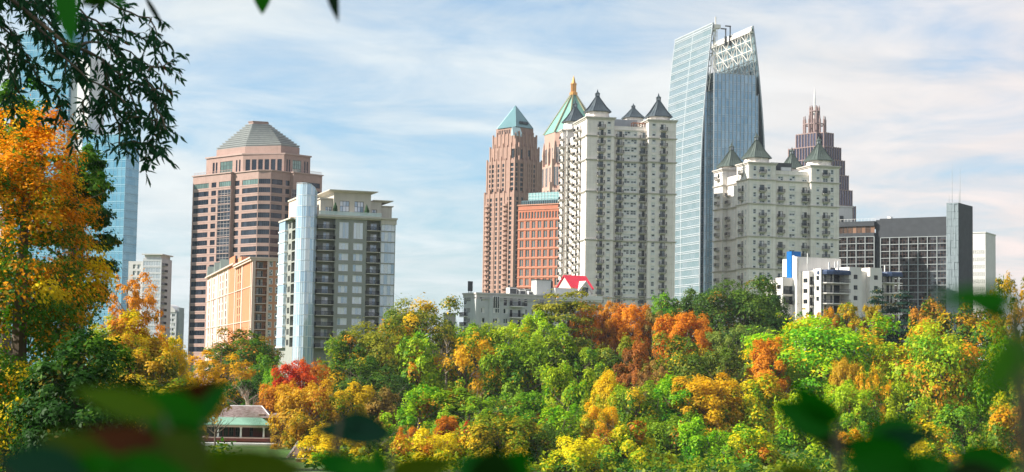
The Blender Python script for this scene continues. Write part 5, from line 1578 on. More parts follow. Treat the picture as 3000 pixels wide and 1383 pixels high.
    for px, w_, h, y_ in ((1492, 2.6, 2.2, 8), (1500, 3.0, 1.9, 9), (1522, 2.2, 1.6, 8), (1535, 3.4, 2.0, 10), (1548, 1.6, 1.3, 7)):
        x = X(px, y_); mb = MB(); mb.box(x, x + w_, y_, y_ + 2.2, z0, z0 + h); mb.box(x + .2, x + w_ - .2, y_ - .05, y_ - .001, z0 + .3, z0 + h - .3, 1); mb.box(x + .4, x + w_ - .4, y_ + .4, y_ + 1.8, z0 + h + .002, z0 + h + .25, 1); mb.build('air_conditioner', [M_WTRIM, M_DARKBOX], b.root)
    for px in (1373, 1377.5, 1381):
        y_ = 9; x = X(px + 10, y_) - 4.5 if False else b.fx(px, 848, 14); mb = MB(); mb.tube([(x, 14, z0 - .5), (x, 14, z0 + 3.6)], [.09, .07], 6); mb.box(x - .32, x + .32, 13.75, 13.99, z0 + .9, z0 + 3.9); mb.build('cell_antenna', [M_DARKBOX], b.root)
    # red gabled penthouse
    yg = 4.0
    xg0, xg1 = X(1672, yg), X(1737, yg)
    ze = b.z(844, xg0, yg); dr = 4.6
    zr = b.z(808, xg0, yg + dr)
    b.mass('gable_wall', xg0 + .4, xg1 - .4, yg + .4, yg + 2*dr - .4, z0, ze, M_LGREY)
    mb = MB()
    A = [(xg0, yg, ze), (xg0, yg + dr, zr), (xg0, yg + 2*dr, ze)]
    mb.loft([[(x + .45, y, z - .15) for x, y, z in A][::-1], [(xg1 - .45, y, z - .15) for x, y, z in A][::-1]]); mb.build('gable_end', [M_CREAM], b.root)
    mb = MB()
    for s_ in (0, 1):
        e = (yg - .4, ze - .3) if s_ == 0 else (yg + 2*dr + .4, ze - .3)
        mb.loft([[(xg0, e[0], e[1]), (xg1, e[0], e[1]), (xg1, yg + dr, zr), (xg0, yg + dr, zr)], [(xg0, e[0], e[1] + .25), (xg1, e[0], e[1] + .25), (xg1, yg + dr, zr + .25), (xg0, yg + dr, zr + .25)]])
    for k in range(15):
        x = xg0 + (xg1 - xg0) * k / 14; mb.tube([(x, yg - .4, ze), (x, yg + dr, zr + .3)], [.07, .07], 4)
    mb.build('red_roof', [M_REDR], b.root)
    xd0, xd1 = X(1692, yg - 1.2), X(1735, yg - 1.2); xm = (xd0 + xd1)/2; zp = b.z(823, xm, yg - 1.2); zd = b.z(848, xm, yg - 1.2)
    yd = yg - 1.2
    mb = MB(); mb.loft([[(xd0 + .5, yd, z0), (xd1 - .5, yd, z0), (xd1 - .5, yd, zd), (xm, yd, zp - .5), (xd0 + .5, yd, zd)], [(xd0 + .5, yg + 2.6, z0), (xd1 - .5, yg + 2.6, z0), (xd1 - .5, yg + 2.6, zd), (xm, yg + 2.6, zp - .5), (xd0 + .5, yg + 2.6, zd)]])
    mb.box(xm - 1.3, xm + 1.1, yd - .06, yd - .002, z0 + .2, zd + .6, 1); mb.build('dormer', [M_WTRIM, M_GLASSD], b.root)
    mb = MB()
    for xs_, sg in ((xd0, 1), (xd1, -1)):
        P = [(xs_, zd - .4), (xm, zp), (xm, zp - .9), (xs_ + sg * .1, zd - 1.4)]
        if sg < 0: P = P[::-1]
        mb.loft([[(x, yd - .5, z) for x, z in P], [(x, yg + 2.7, z) for x, z in P]])
    mb.build('dormer_roof', [M_LTRIM], b.root)
    mb = MB(); mb.box(X(1628, -.6), Wd + .9, -1.1, -.502, zt - .6, zt + .7); mb.box(X(1628, -.6), Wd + .8, -.8, -.45, zt - 1.2, zt - .601); mb.build('attic_cornice', [M_WTRIM], b.root)
    b.finish(100)
grey_low()

# ------------------------------------------------------------------ white stepped apartments with the blue shaft
M_WH = wallmat('bright_white_stucco', (0.78, 0.74, 0.69), .85, .04, None, .9, .03, .3, .1)
M_BLUE = metalmat('bright_blue_cladding', (0.0, 0.13, 0.42), .4, .1, None, .04)
M_AWN = metalmat('navy_awning', (0.03, 0.055, 0.12), .6, .1)
def white_steps():
    b = Bld('apartment_building', 'white stepped apartment building with a tall blue shaft and navy rounded awnings', 2405, 830, 480, 25, gz0(2405, 830, 480))
    ref = 830
    mkw = winmaker('square_window', M_DKFRAME, M_GLASSD, 2, 1, .1, .2)
    bal_s = balcony('steps_bal', 2.6, .4, M_WH, M_RAIL, 1.05, .22, .2)
    corner_px = 2405; yo = 0.0; xo = 0.0
    units = [  # corner px, far px, top py, window px pair, window rows
        (2405, 2383, 786, (2387.5, 2400), [821, 851.5, 882]), (2370, 2349, 794, (2353.5, 2366), [828.5, 859, 890]),
        (2335, 2324, 752, None, []), (2292.5, 2272.5, 813, (2276.5, 2288), [847, 877]), (2261, 2242, 820, (2245, 2257), [855, 885])]
    prev_y = 0.0
    xR = 16.0
    plan = []
    for i, (pc, pf, pt, wp, rws) in enumerate(units):
        x_ = 0.0 if i == 0 else b.fx(pc, ref, prev_y)
        y0 = 0.0 if i == 0 else prev_y
        y1 = b.ly(pf, ref, x_)
        plan.append((x_, y0, y1)); prev_y = y1 + 0.02
    for i, ((x_, y0, y1), (pc, pf, pt, wp, rws)) in enumerate(zip(plan, units)):
        zt = b.z(pt, x_, y0); lo, fo = [], []
        if wp:
            for pb in rws:
                zb = b.lz((wp[0] + wp[1])/2, pb, x_); o = (b.ly(wp[1], ref, x_), b.ly(wp[0], ref, x_), zb, zb + 1.25); lo.append(o); b.left_win([o], x_, mkw)
        if i and i != 2:
            xn = plan[i-1][0]
            for pb in ([838, 868, 899, 930] if i == 1 else [862, 892]):
                z = b.z(pb - (3 if i == 1 else 0), x_, y0)
                if z + 2.5 > zt: continue
                o = (x_ + .35, xn - .1, z + .1, z + 2.4)
                if o[1] - o[0] < .5: continue
                fo.append(o); b.front_win([o], y0, winmaker('recess_door', M_DKFRAME, M_GLASSD, 1, 1, .08, .5), 'loggia')
                b.add('balcony', balcony('st_bal%d' % i, o[1] - o[0] - .02, .3, M_WH, M_RAIL, 1.05, .22, .2), ((o[0] + o[1])/2, y0, z), 0)
        b.mass('wall', x_, 0.3 if i == 0 else xR - i * 2.0 if i < 3 else x_ + 11, y0, y1 - .01, 0, zt, M_WH, fo, lo, depth=.6)
    # slanted fin in front of the blue shaft, long penthouse behind
    x_, y0, y1 = plan[2]
    za, zb = b.z(741, x_, y1), b.z(757, x_, y0)
    mb = MB(); mb.loft([[(x_ - .02, y0, zb - 6), (x_ + .4, y0, zb - 6), (x_ + .4, y0, zb), (x_ - .02, y0, zb)], [(x_ - .02, y1 + 2, zb - 6), (x_ + .4, y1 + 2, zb - 6), (x_ + .4, y1 + 2, za), (x_ - .02, y1 + 2, za)]]); mb.build('slanted_fin', [M_WH], b.root)
    zpt = b.z(757, x_ + .5, y0 + 1.0)
    b.mass('penthouse', x_ + .45, b.fx(2459, 790, y0 + 1.0), y0 + 1.0, y0 + 8, b.z(808, x_, y0), zpt, M_WH)
    xs_, ysv = b.fx(2319, 770, y1 + .5), y1 + .5
    zbt, zbb = b.z(736, xs_, ysv), b.z(820, xs_, ysv)
    mb = MB(); mb.box(xs_, b.fx(2346, 770, ysv), ysv, b.ly(2304.5, 770, xs_), zbb, zbt); mb.build('blue_shaft', [M_BLUE], b.root)
    mb = MB(); mb.box(xs_ - .2, xs_ + 1.2, ysv + .4, ysv + 1.6, zbb - 3.2, zbb - .01); mb.box(xs_ + .2, xs_ + 1.0, ysv + .4, ysv + 1.4, 0, zbb - 3.21); mb.build('shaft_base', [M_DARKBOX], b.root)
    # front range: rounded balcony stack, two cream blocks, second stack
    X = lambda px, yo=0: b.fx(px, ref, yo)
    slabs = [828, 858.3, 888.8, 919]
    def stack(pa, pb, pt, awn):
        xa, xb = X(pa), X(pb); zt = b.z(pt, (xa + xb)/2, 0); yb = 2.4
        ops = []
        for ps in slabs:
            z = b.z(ps, (xa + xb)/2, -1)
            w_ = (xb - xa)
            for f0, f1 in ((.05, .36), (.52, .86)): o = (xa + w_*f0, xa + w_*f1, z + .05, z + 2.35); ops.append(o)
        b.front_win(ops, yb, winmaker('sliding_door', M_DKFRAME, M_GLASSD, 2, 1, .08, .15), 'sliding_door')
        b.mass('wall', xa + .01, xb - .01, yb, 10, 0, zt - .2, M_WH, ops, depth=.4)
        def outline(e): return [(xa, yb - .05), (xa - .2 - e, yb - 1.4), (xa + w_*.12 - e*.5, -1.0 - e), (xa + w_*.3, -1.7 - e), (xb - w_*.06, -1.7 - e), (xb, -1.2), (xb, yb - .05)]
        for ps in slabs:
            z = b.z(ps, (xa + xb)/2, -1)
            mb = MB(); mb.prism(outline(0), z - .28, z)
            P = outline(-.06)
            rl = MB()
            for zz in (.35, 1.05): rl.tube([(x, y, z + zz) for x, y in P[1:6]], [.045]*5, 4)
            for (ax, ay), (bx, by) in zip(P[1:5], P[2:6]):
                m_ = max(1, int(math.hypot(bx-ax, by-ay) / .3))
                for q in range(m_): t = q/m_; rl.box(ax + (bx-ax)*t - .02, ax + (bx-ax)*t + .02, ay + (by-ay)*t - .02, ay + (by-ay)*t + .02, z, z + 1.05)
            o = mb.build('balcony', [M_WH], b.root); rl.build('railing', [M_RAIL], o)
        mb = MB()
        for f_ in (.1, .45, .92): x = xa + w_*f_; mb.box(x - .16, x + .16, .2, .5, 0, zt - 1.0)
        mb.build('column', [M_WH], b.root)
        if awn:
            O0, O1 = outline(.15), outline(-.1)
            cxm, cym = (xa + xb)/2, .8
            def sc(P, s_): return [(cxm + (x - cxm)*s_, cym + (y - cym)*s_) for x, y in P]
            mb = MB(); mb.loft([[(x, y, zt - 1.35) for x, y in O0], [(x, y, zt - .55) for x, y in O0], [(x, y, zt - .12) for x, y in sc(O0, .93)], [(x, y, zt) for x, y in sc(O0, .8)]]); mb.build('awning', [M_AWN], b.root)
    stack(2406, 2486, 791, True)
    def block(pa, pb, pt, wpx, wrows, yo):
        xa, xb = X(pa, yo), X(pb, yo); zt = b.z(pt, xa, yo)
        ops = []
        for pbm in wrows: z = b.z(pbm, xa, yo); ops.append((X(wpx[0], yo), X(wpx[1], yo), z, z + 1.25))
        b.front_win(ops, yo, mkw); b.mass('wall', xa, xb, yo, 10, 0, zt, M_WH, ops, depth=.5)
    block(2488, 2524.5, 782, (2501, 2512.6), (817, 848, 879, 910), -1.6)
    b.mass('wall', X(2524.5, -1.6) + .01, X(2549, -1.4) - .01, .3, 10, 0, b.z(792, 9, 0), M_WH)
    block(2549, 2584, 784, (2560.7, 2572), (819, 850, 881), -1.4)
    stack(2586, 2636, 797, True)
    for px, py, h, w_ in ((2366, 765, 3.0, .25), (2429, 788, 2.8, .5), (2446, 788, 2.9, .3), (2456, 788, 3.1, .45), (2592, 797, 2.8, .3)):
        yy = 3.5; x = b.fx(px, py, yy); z = b.z(py, x, yy)
        mb = MB(); mb.box(x - w_/2, x + w_/2, yy - .1, yy + .1, z - .8, z + h - .8); mb.tube([(x, yy + .2, z - 3.5), (x, yy + .2, z + h - 1)], [.06, .06], 5); mb.build('cell_antenna', [M_FRAME], b.root)
    mb = MB(); x = b.fx(2440, 788, 3.5); z = b.z(790, x, 3.5); mb.box(x - .6, x + .6, 3.2, 4.2, z - 1.0, z + .5); mb.build('radio_cabinet', [M_DARKBOX], b.root)
    b.finish(100)
white_steps()

# ------------------------------------------------------------------ bathhouse pavilion and things round it
M_BRK = wallmat('dark_red_brick', (0.16, 0.05, 0.04), .9, .12, (.22, .075, .5), .75, .008)
M_SHING = None
def shingles():
    mt, t, b = _new('weathered_shingles')
    tcn = t.nodes.new('ShaderNodeTexCoord'); o = tcn.outputs['Object']
    n = _noise(t, o, 1.3, 5, .7, (1, 1.5, 3)); c = _mix(t, _range(t, n, .38, .62, 0, 1), (0.11, 0.06, 0.052), (0.25, 0.20, 0.185))
    w_ = t.nodes.new('ShaderNodeTexWave'); t.links.new(o, w_.inputs[0]); w_.bands_direction = 'Z'; w_.inputs['Scale'].default_value = 1.4
    c = _mix(t, 1.0, c, _range(t, w_.outputs['Fac'], 0, 1, .8, 1.1), 'MULTIPLY')
    t.links.new(c, b.inputs['Base Color']); b.inputs['Roughness'].default_value = .9
    return mt
def bathhouse():
    Y = 330
    b = Bld('park_pavilion', 'brick park pavilion with pale green metal porch roof and white columns', 640, 1285, Y, 2, float(terrain(at(700, 1285, Y).x, Y)) - .3)
    X = lambda px, yo=0, py=1260: b.fx(px, py, yo)
    xl, xr = X(560), X(795); xc0 = X(772)
    zf = b.z(1281); zbm0, zbm1 = b.z(1251), b.z(1243)
    ops = []
    yw = 3.4
    for pa, pb in ((640, 652), (655, 668), (671, 684), (690, 702)): ops.append((X(pa, yw), X(pb, yw), zf + .1, zf + 2.0))
    ops.append((X(731, yw), X(741, yw), zf + .1, zf + 2.0)); ops.append((X(600, yw), X(630, yw), zf + .1, zf + 2.0))
    b.front_win(ops, yw, winmaker('porch_window', M_DKFRAME, M_GLASSD, 2, 2, .07, .15))
    b.mass('wall', xl, X(783, yw), yw, 14, 0, zbm1 + .3, M_BRK, ops, depth=.3)
    mb = MB(); mb.box(xl, xr, -.1, yw - .01, zf - .75, zf - .12); mb.build('porch_base', [M_BRK], b.root)
    mb = MB(); mb.box(xl - .1, xr + .1, -.25, yw - .012, zf - .119, zf); mb.build('porch_floor', [M_CREAM], b.root)
    mb = MB(); mb.box(xl - 2, xr + 1, -3.2, -.26, -.6, zf - .95); mb.build('terrace_wall', [M_PALE], b.root)
    for px in (572, 638.5, 705.5, 772.5):
        x = X(px); mb = MB(); mb.tube([(x, .25, zf), (x, .25, zf + .12), (x, .25, zf + .13), (x, .25, zbm0 - .2), (x, .25, zbm0 - .19), (x, .25, zbm0)], [.3, .3, .2, .16, .24, .26], 10); mb.build('column', [M_WTRIM], b.root)
    mb = MB(); mb.box(xl, xr - .6, 0.0, .5, zbm0, zbm1); mb.build('porch_beam', [M_CREAM], b.root)
    ze, zr_ = zbm1 + .02, b.z(1221.5, 0, yw)
    xe = X(797, -.6)
    mb = MB()
    mb.poly([(xl - .5, -.9, ze), (xe, -.9, ze), (X(764, yw), yw, zr_), (xl - .5, yw, zr_)]); mb.poly([(xe, -.9, ze), (xe, yw + 2, ze), (X(764, yw), yw + 2, zr_), (X(764, yw), yw, zr_)])
    mb.poly([(xl - .5, -.9, ze - .12), (xl - .5, yw, ze - .12), (xe, yw, ze - .12), (xe, -.9, ze - .12)]); mb.quad((xl - .5, -.9, ze - .12), (xe, -.9, ze - .12), (xe, -.9, ze), (xl - .5, -.9, ze))
    n = 38
    for k in range(n):
        x = xl + (X(764, yw) - xl) * k / (n - 1); mb.tube([(x, -.92, ze + .02), (x, yw, zr_ + .02)], [.035, .035], 4)
    for k in range(5): t = k / 5; mb.tube([(X(764, yw) + (xe - X(764, yw)) * (t + .15), -.92, ze + .02), (X(764, yw), yw - (yw + .9)*t, zr_ - (zr_ - ze)*t)], [.035, .035], 4)
    mb.build('porch_roof', [metalmat('pale_green_metal_roof', (0.24, 0.42, 0.31), .55, .1)], b.root)
    mb = MB()
    yr = 9.0
    zt = b.z(1190.5, 10, yr)
    x0, x1 = X(610, yw), X(796, yw)
    R0 = [(x0, yw - .3, zr_ - .1), (x1, yw - .3, zr_ - .1), (x1, 15, zr_ - .1), (x0, 15, zr_ - .1)]
    R1 = [(X(672, yr), yr, zt), (X(765, yr), yr, zt), (X(765, yr), yr + .3, zt), (X(672, yr), yr + .3, zt)]
    mb.loft([R0, R1]); rf = mb.build('main_roof', [shingles()], b.root)
    mb = MB(); mb.tube([R1[0], R1[1]], [.12, .12], 5); mb.tube([R1[1], R0[1]], [.12, .12], 5); mb.build('ridge_cap', [M_PALE], rf)
    x = X(765, 4.5); mb = MB(); mb.box(x - .5, x + .55, 4.2, 5.2, zr_ - 1.2, b.z(1214, 8, 4.5)); mb.box(x - .6, x + .65, 4.1, 5.3, b.z(1214, 8, 4.5), b.z(1213, 8, 4.5)); mb.build('chimney', [wallmat('tan_brick', (.42, .28, .2), .9)], rf)
    xa, xb = X(783, 4) + .01, X(850, 4)
    o = [(X(794, 2.4), X(806, 2.4), b.z(1265, 9, 2.4), b.z(1244, 9, 2.4))]
    b.front_win(o, 2.4, winmaker('wing_window', M_FRAME, M_GLASSD, 2, 2, .1, .1, surround=.1))
    b.mass('wing', xa, xb, 2.4, 12, 0, b.z(1224, 9, 2.4), M_BRK, o, depth=.2)
    mb = MB(); mb.loft([[(xa - .4, 1.8, b.z(1224, 9, 2.4) + .003), (xb + .5, 1.8, b.z(1224, 9, 2.4) + .003), (xb + .5, 12.5, b.z(1224, 9, 2.4) + .003), (xa - .4, 12.5, b.z(1224, 9, 2.4) + .003)], [(xa + 1, 6, b.z(1211, 9, 5)), (xb - 1, 6, b.z(1211, 9, 5)), (xb - 1, 8, b.z(1211, 9, 5)), (xa + 1, 8, b.z(1211, 9, 5))]]); mb.build('wing_roof', [rf.data.materials[0]], b.root)
    b.finish(100)
bathhouse()
# ------------------------------------------------------------------ trees
def leafmat():
    mt = bpy.data.materials.new('tree_leaves'); mt.use_nodes = True
    t = mt.node_tree; t.nodes.clear()
    o = t.nodes.new('ShaderNodeOutputMaterial')
    def att(n, typ):
        a = t.nodes.new('ShaderNodeAttribute'); a.attribute_name = n; a.attribute_type = typ; return a
    ca, cb, mf = att('leaf_a', 'OBJECT'), att('leaf_b', 'OBJECT'), att('leaf_mix', 'OBJECT')
    cl, to = att('clump', 'GEOMETRY'), att('tone', 'GEOMETRY')
    f = _range(t, _math(t, 'SUBTRACT', mf.outputs['Fac'], cl.outputs['Fac']), -0.08, 0.08, 0, 1)
    c = _mix(t, f, ca.outputs['Color'], cb.outputs['Color'])
    cc, sf, sp_ = att('leaf_c', 'OBJECT'), att('leaf_spot', 'OBJECT'), att('spot', 'GEOMETRY')
    c = _mix(t, _range(t, _math(t, 'SUBTRACT', sf.outputs['Fac'], sp_.outputs['Fac']), -0.02, 0.02, 0, 1), c, cc.outputs['Color'])
    c = _mix(t, 1.0, c, _range(t, to.outputs['Fac'], 0, 1, 0.62, 1.38), 'MULTIPLY')
    d = t.nodes.new('ShaderNodeBsdfDiffuse'); t.links.new(c, d.inputs[0])
    tr = t.nodes.new('ShaderNodeBsdfTranslucent'); t.links.new(_mix(t, 1.0, c, (1.0, 1.05, 0.7), 'MULTIPLY'), tr.inputs[0])
    g = t.nodes.new('ShaderNodeBsdfGlossy'); g.inputs['Roughness'].default_value = 0.5; g.inputs[0].default_value = (1, 1, 1, 1)
    m1 = t.nodes.new('ShaderNodeMixShader'); m1.inputs[0].default_value = 0.42
    t.links.new(d.outputs[0], m1.inputs[1]); t.links.new(tr.outputs[0], m1.inputs[2])
    m2 = t.nodes.new('ShaderNodeMixShader'); m2.inputs[0].default_value = 0.008
    t.links.new(m1.outputs[0], m2.inputs[1]); t.links.new(g.outputs[0], m2.inputs[2])
    t.links.new(m2.outputs[0], o.inputs[0])
    return mt
M_LEAF = leafmat()
M_BARK = wallmat('tree_bark', (0.15, 0.115, 0.085), .95, .3)
M_PALEBARK = wallmat('pale_bark', (0.27, 0.22, 0.17), .95, .2)

def leaf_mesh(name, P, Nn, ln, wd, clump, tone, rng, spot=None):
    """one rhombic leaf spray per row: P centre, Nn normal"""
    n = len(P)
    r = rng.normal(size=(n, 3)); r[:, 2] -= 0.35
    t = r - Nn * np.sum(r * Nn, 1, keepdims=True); t /= np.linalg.norm(t, axis=1, keepdims=True) + 1e-9
    b = np.cross(Nn, t)
    ln = ln[:, None]; wd = wd[:, None]
    V = np.empty((n, 4, 3))
    V[:, 0] = P - t * ln; V[:, 1] = P + b * wd - Nn * wd * .25 - t * ln * .15; V[:, 2] = P + t * ln - Nn * ln * .2; V[:, 3] = P - b * wd - Nn * wd * .25 - t * ln * .15
    me = bpy.data.meshes.new(name)
    me.vertices.add(4 * n); me.vertices.foreach_set('co', V.astype(np.float32).ravel())
    me.loops.add(4 * n); me.loops.foreach_set('vertex_index', np.arange(4 * n, dtype=np.int32))
    me.polygons.add(n); me.polygons.foreach_set('loop_start', np.arange(0, 4 * n, 4, dtype=np.int32))
    me.polygons.foreach_set('loop_total', np.full(n, 4, dtype=np.int32))
    for nm, arr in (('clump', clump), ('tone', tone), ('spot', np.ones(n) if spot is None else spot)):
        a = me.attributes.new(nm, 'FLOAT', 'FACE'); a.data.foreach_set('value', arr.astype(np.float32))
    me.update(calc_edges=True)
    me.materials.append(M_LEAF)
    return me
def unit(v): return v / (np.linalg.norm(v, axis=-1, keepdims=True) + 1e-9)

def crown(seed, kind='round', nleaf=22000, leaf=.031, nclump=80, real=None, zmix=.16, jit=.16):
    rng = np.random.default_rng(seed)
    d = unit(rng.normal(size=(nclump * 3, 3)))
    if kind == 'round': d = d[d[:, 2] > -.62][:nclump]
    else: d = d[:nclump]
    ph = rng.uniform(0, 6.28, 6)
    d = d / (np.sum(np.abs(d) ** 2.7, 1, keepdims=True) ** (1 / 2.7)) if kind in ('round', 'dense', 'airy', 'fine') else d
    lump = 1 + .13*np.sin(3*np.arctan2(d[:, 1], d[:, 0]) + ph[0]) + .10*np.sin(5*d[:, 2] + ph[1] + 2*d[:, 0]) + .07*np.sin(7*d[:, 0] + ph[2])
    rad = rng.uniform(.42, .86, len(d)) ** .8 * lump
    C = d * rad[:, None]
    rc = rng.uniform(.17, .30, len(d))
    flat = .62
    if kind == 'upright':
        C = d * rad[:, None] * np.array([.85, .85, 1.0]); k = (C[:, 2] + 1) / 2
        C[:, :2] *= (1.15 - .75 * k)[:, None]; rc *= .85; flat = 1.1
    elif kind == 'layer':
        C[:, 2] = np.round(C[:, 2] * 4.5) / 4.5 + rng.normal(0, .03, len(d)); flat = .26; rc *= 1.25
    elif kind == 'conifer':
        z = rng.uniform(-1, .92, len(d)); lev = np.round(z * 6) / 6 + rng.normal(0, .02, len(d)); a = rng.uniform(0, 6.28, len(d))
        R_ = (1 - (lev + 1) / 2) ** .8 * rng.uniform(.35, 1.0, len(d)); C = np.stack([R_*np.cos(a), R_*np.sin(a), lev - R_ * .12], 1); flat = .22; rc *= .95
    elif kind == 'airy': rc *= .72
    if real: flat *= real[0] / real[2]
    cl_r = rng.uniform(0, 1, len(C))
    # neighbouring clumps tend to share a colour
    fld = .5 + .25*np.sin(2.3*C[:, 0] + ph[3]) + .25*np.sin(2.6*C[:, 2] + ph[4] + 1.7*C[:, 1])
    cl_r = np.clip(.55*cl_r + .45*fld, 0, 1)
    wts = rc ** 2; wts /= wts.sum()
    idx = rng.choice(len(C), nleaf, p=wts)
    o = unit(C[idx] + np.array([0, 0, .25]))
    q = unit(rng.normal(size=(nleaf, 3)) + .75 * o + np.array([0, 0, .35]))
    rr = rc[idx] * rng.uniform(.45, 1.08, nleaf) ** .6
    P = C[idx] + q * rr[:, None] * np.array([1, 1, flat])
    k = rng.uniform(size=nleaf) < .08                      # sprigs that break the outline
    P[k] += o[k] * rng.uniform(.02, .13, (k.sum(), 1))
    Nn = unit(.75 * q + .45 * o + .55 * rng.normal(size=(nleaf, 3)) * .6 + np.array([0, 0, .35]))
    ln = leaf * rng.uniform(.5, 1.6, nleaf) * rng.uniform(.8, 1.25, len(C))[idx]; wd = ln * rng.uniform(.38, .68, nleaf)
    tone = np.clip(.5 + .2 * rng.normal(size=nleaf) + .12 * (rng.uniform(size=len(C))[idx] - .5), 0, 1)
    cm = np.clip(cl_r[idx] + rng.normal(0, jit, nleaf) - zmix * P[:, 2], 0, 1)
    mx = np.abs(P[:, :2]).max(); 
    P[:, :2] /= np.percentile(np.linalg.norm(P[:, :2], axis=1), 98); zl, zh = np.percentile(P[:, 2], 1), np.percentile(P[:, 2], 99.3); P[:, 2] = (P[:, 2] - zl) / (zh - zl) * 2 - 1
    if real: P = P * np.array(real)
    spot = np.clip(rng.uniform(0, 1, len(C))[idx] + rng.normal(0, .06, nleaf), .004, 1)
    return leaf_mesh('crown', P, Nn, ln, wd, cm, tone, rng, spot)

CR = {'big': [crown(s, 'dense', 46000, .021, 210) for s in (14, 15)], 'round': [crown(s) for s in (1, 2, 3, 4, 5)], 'dense': [crown(s, 'round', 28000, .028, 120) for s in (11, 12, 13)],
      'airy': [crown(s, 'airy', 11000, .028, 100) for s in (21, 22, 23)], 'upright': [crown(s, 'upright', 18000, .032, 80) for s in (31, 32)],
      'layer': [crown(s, 'layer', 13000, .03, 60) for s in (41, 42)], 'conifer': [crown(s, 'conifer', 13000, .028, 110) for s in (51, 52)],
      'fine': [crown(s, 'airy', 14000, .026, 140) for s in (61, 62)]}
PAL = {  # base colours of two leaf tints
 'dark': ((.038, .105, .014), (.11, .19, .018)), 'green': ((.085, .23, .012), (.29, .43, .012)), 'bright': ((.12, .34, .008), (.40, .54, .010)),
 'yelgreen': ((.18, .39, .008), (.70, .60, .010)), 'gold': ((.13, .27, .010), (.74, .42, .010)), 'yellow': ((.30, .40, .008), (.80, .54, .010)),
 'orange': ((.50, .19, .010), (.72, .32, .012)), 'rust': ((.46, .13, .012), (.66, .24, .012)), 'red': ((.55, .03, .018), (.62, .10, .02)),
 'olive': ((.10, .185, .014), (.31, .33, .018)), 'olivegold': ((.17, .23, .012), (.58, .38, .015)), 'amber': ((.20, .17, .015), (.66, .30, .015)), 'rustbrown': ((.24, .11, .02), (.46, .17, .02)), 'brown': ((.22, .15, .04), (.40, .26, .06)),
 'cedar': ((.014, .055, .034), (.03, .085, .05)), 'greenor': ((.08, .20, .014), (.58, .24, .02)), 'deep': ((.05, .17, .011), (.20, .35, .012)),
 'vivid': ((.08, .31, .010), (.28, .50, .010)), 'grass': ((.14, .21, .03), (.28, .31, .05))}

def limbs(mb, p, d, ln, r, lev, rng, m=0, spread=.75):
    pts, rad = [Vector(p)], [r]
    k = 4
    for i in range(k):
        d = (d + Vector((rng.gauss(0, .13), rng.gauss(0, .13), rng.gauss(.03, .08)))).normalized()
        pts.append(pts[-1] + d * ln / k); rad.append(r * (1 - .72 * (i + 1) / k))
    mb.tube(pts, rad, 5 if lev > 1 else 4, m)
    if lev <= 0: return
    for q in range(3 if lev > 1 else 3):
        i = rng.choice((1, 2, 3, 4)); a = rng.uniform(0, 6.28)
        e = d.orthogonal().normalized(); e = (Matrix.Rotation(a, 3, d) @ e)
        limbs(mb, pts[i], (d + e * rng.uniform(.5, 1.0) * spread * 1.3 + Vector((0, 0, .15))).normalized(), ln * rng.uniform(.5, .75), rad[i] * .72, lev - 1, rng, m, spread)

def put_tree(name, label, px, top, w_, h, kind, pal, mix, Y=None, group=None, bare=0, bark=None, seed=None, low=None):
    if Y is None: Y = min(458, max(262, 270 + (1240 - top) * .5))
    rng = random.Random((seed or 0) * 131 + int(px * 7 + top))
    c = at(px, top + h / 2, Y)
    g = float(terrain(c.x, c.y))
    rx = w_ / 2 * Y / FPX; rz = h / 2 * Y / FPX
    root = empty(name, (c.x, c.y, g), label, 'tree' if 'shrub' not in name else 'shrub', group)
    H = c.z - g
    mb = MB()
    tr = max(.12, .035 * (H + rz)) * (.5 if kind == 'bare' else 1.0)
    topz = max(H + .45 * rz, 1.0)
    sw = Vector((rng.uniform(-.06, .06), rng.uniform(-.06, .06), 1))
    pts = [Vector((0, 0, -.4))] + [Vector((sw.x * topz * t + rng.gauss(0, .02) * topz * .5, sw.y * topz * t + rng.gauss(0, .02) * topz * .5, topz * t)) for t in (.25, .5, .75, 1)]
    mb.tube(pts, [tr * 1.25, tr * .9, tr * .7, tr * .42, tr * .12], 7)
    nl = 7 if kind not in ('conifer',) else 4
    for i in range(nl + bare * 3):
        t = rng.uniform(.42, .92); p = pts[0].lerp(pts[-1], t); a = rng.uniform(0, 6.28)
        up = .35 + .6 * t
        limbs(mb, p, Vector((math.cos(a), math.sin(a), up)).normalized(), rx * rng.uniform(.6, .9), tr * (1 - t) * .8 + .05, 1 + (1 if bare else 0), rng)
    mb.build('trunk', [bark or M_BARK], root)
    if kind != 'bare':
        me = rng.choice(CR[kind])
        o = put('crown', me, root, (0, 0, H), rng.uniform(0, 6.28)); o.scale = (rx, rx, rz)
        a, b_ = PAL[pal]
        j = [rng.uniform(.9, 1.12) for _ in range(3)]
        o['leaf_a'] = [v * q for v, q in zip(a, j)]; o['leaf_b'] = [v * q for v, q in zip(b_, j)]; o['leaf_mix'] = mix
        o['leaf_c'] = list(rng.choice(((.70, .30, .01), (.78, .50, .01), (.55, .20, .012)))); o['leaf_spot'] = rng.choice((.0, .04, .07, .12)) if pal in ('green', 'bright', 'yelgreen', 'olive', 'deep', 'gold', 'olivegold', 'yellow', 'greenor') else 0.0
    return root

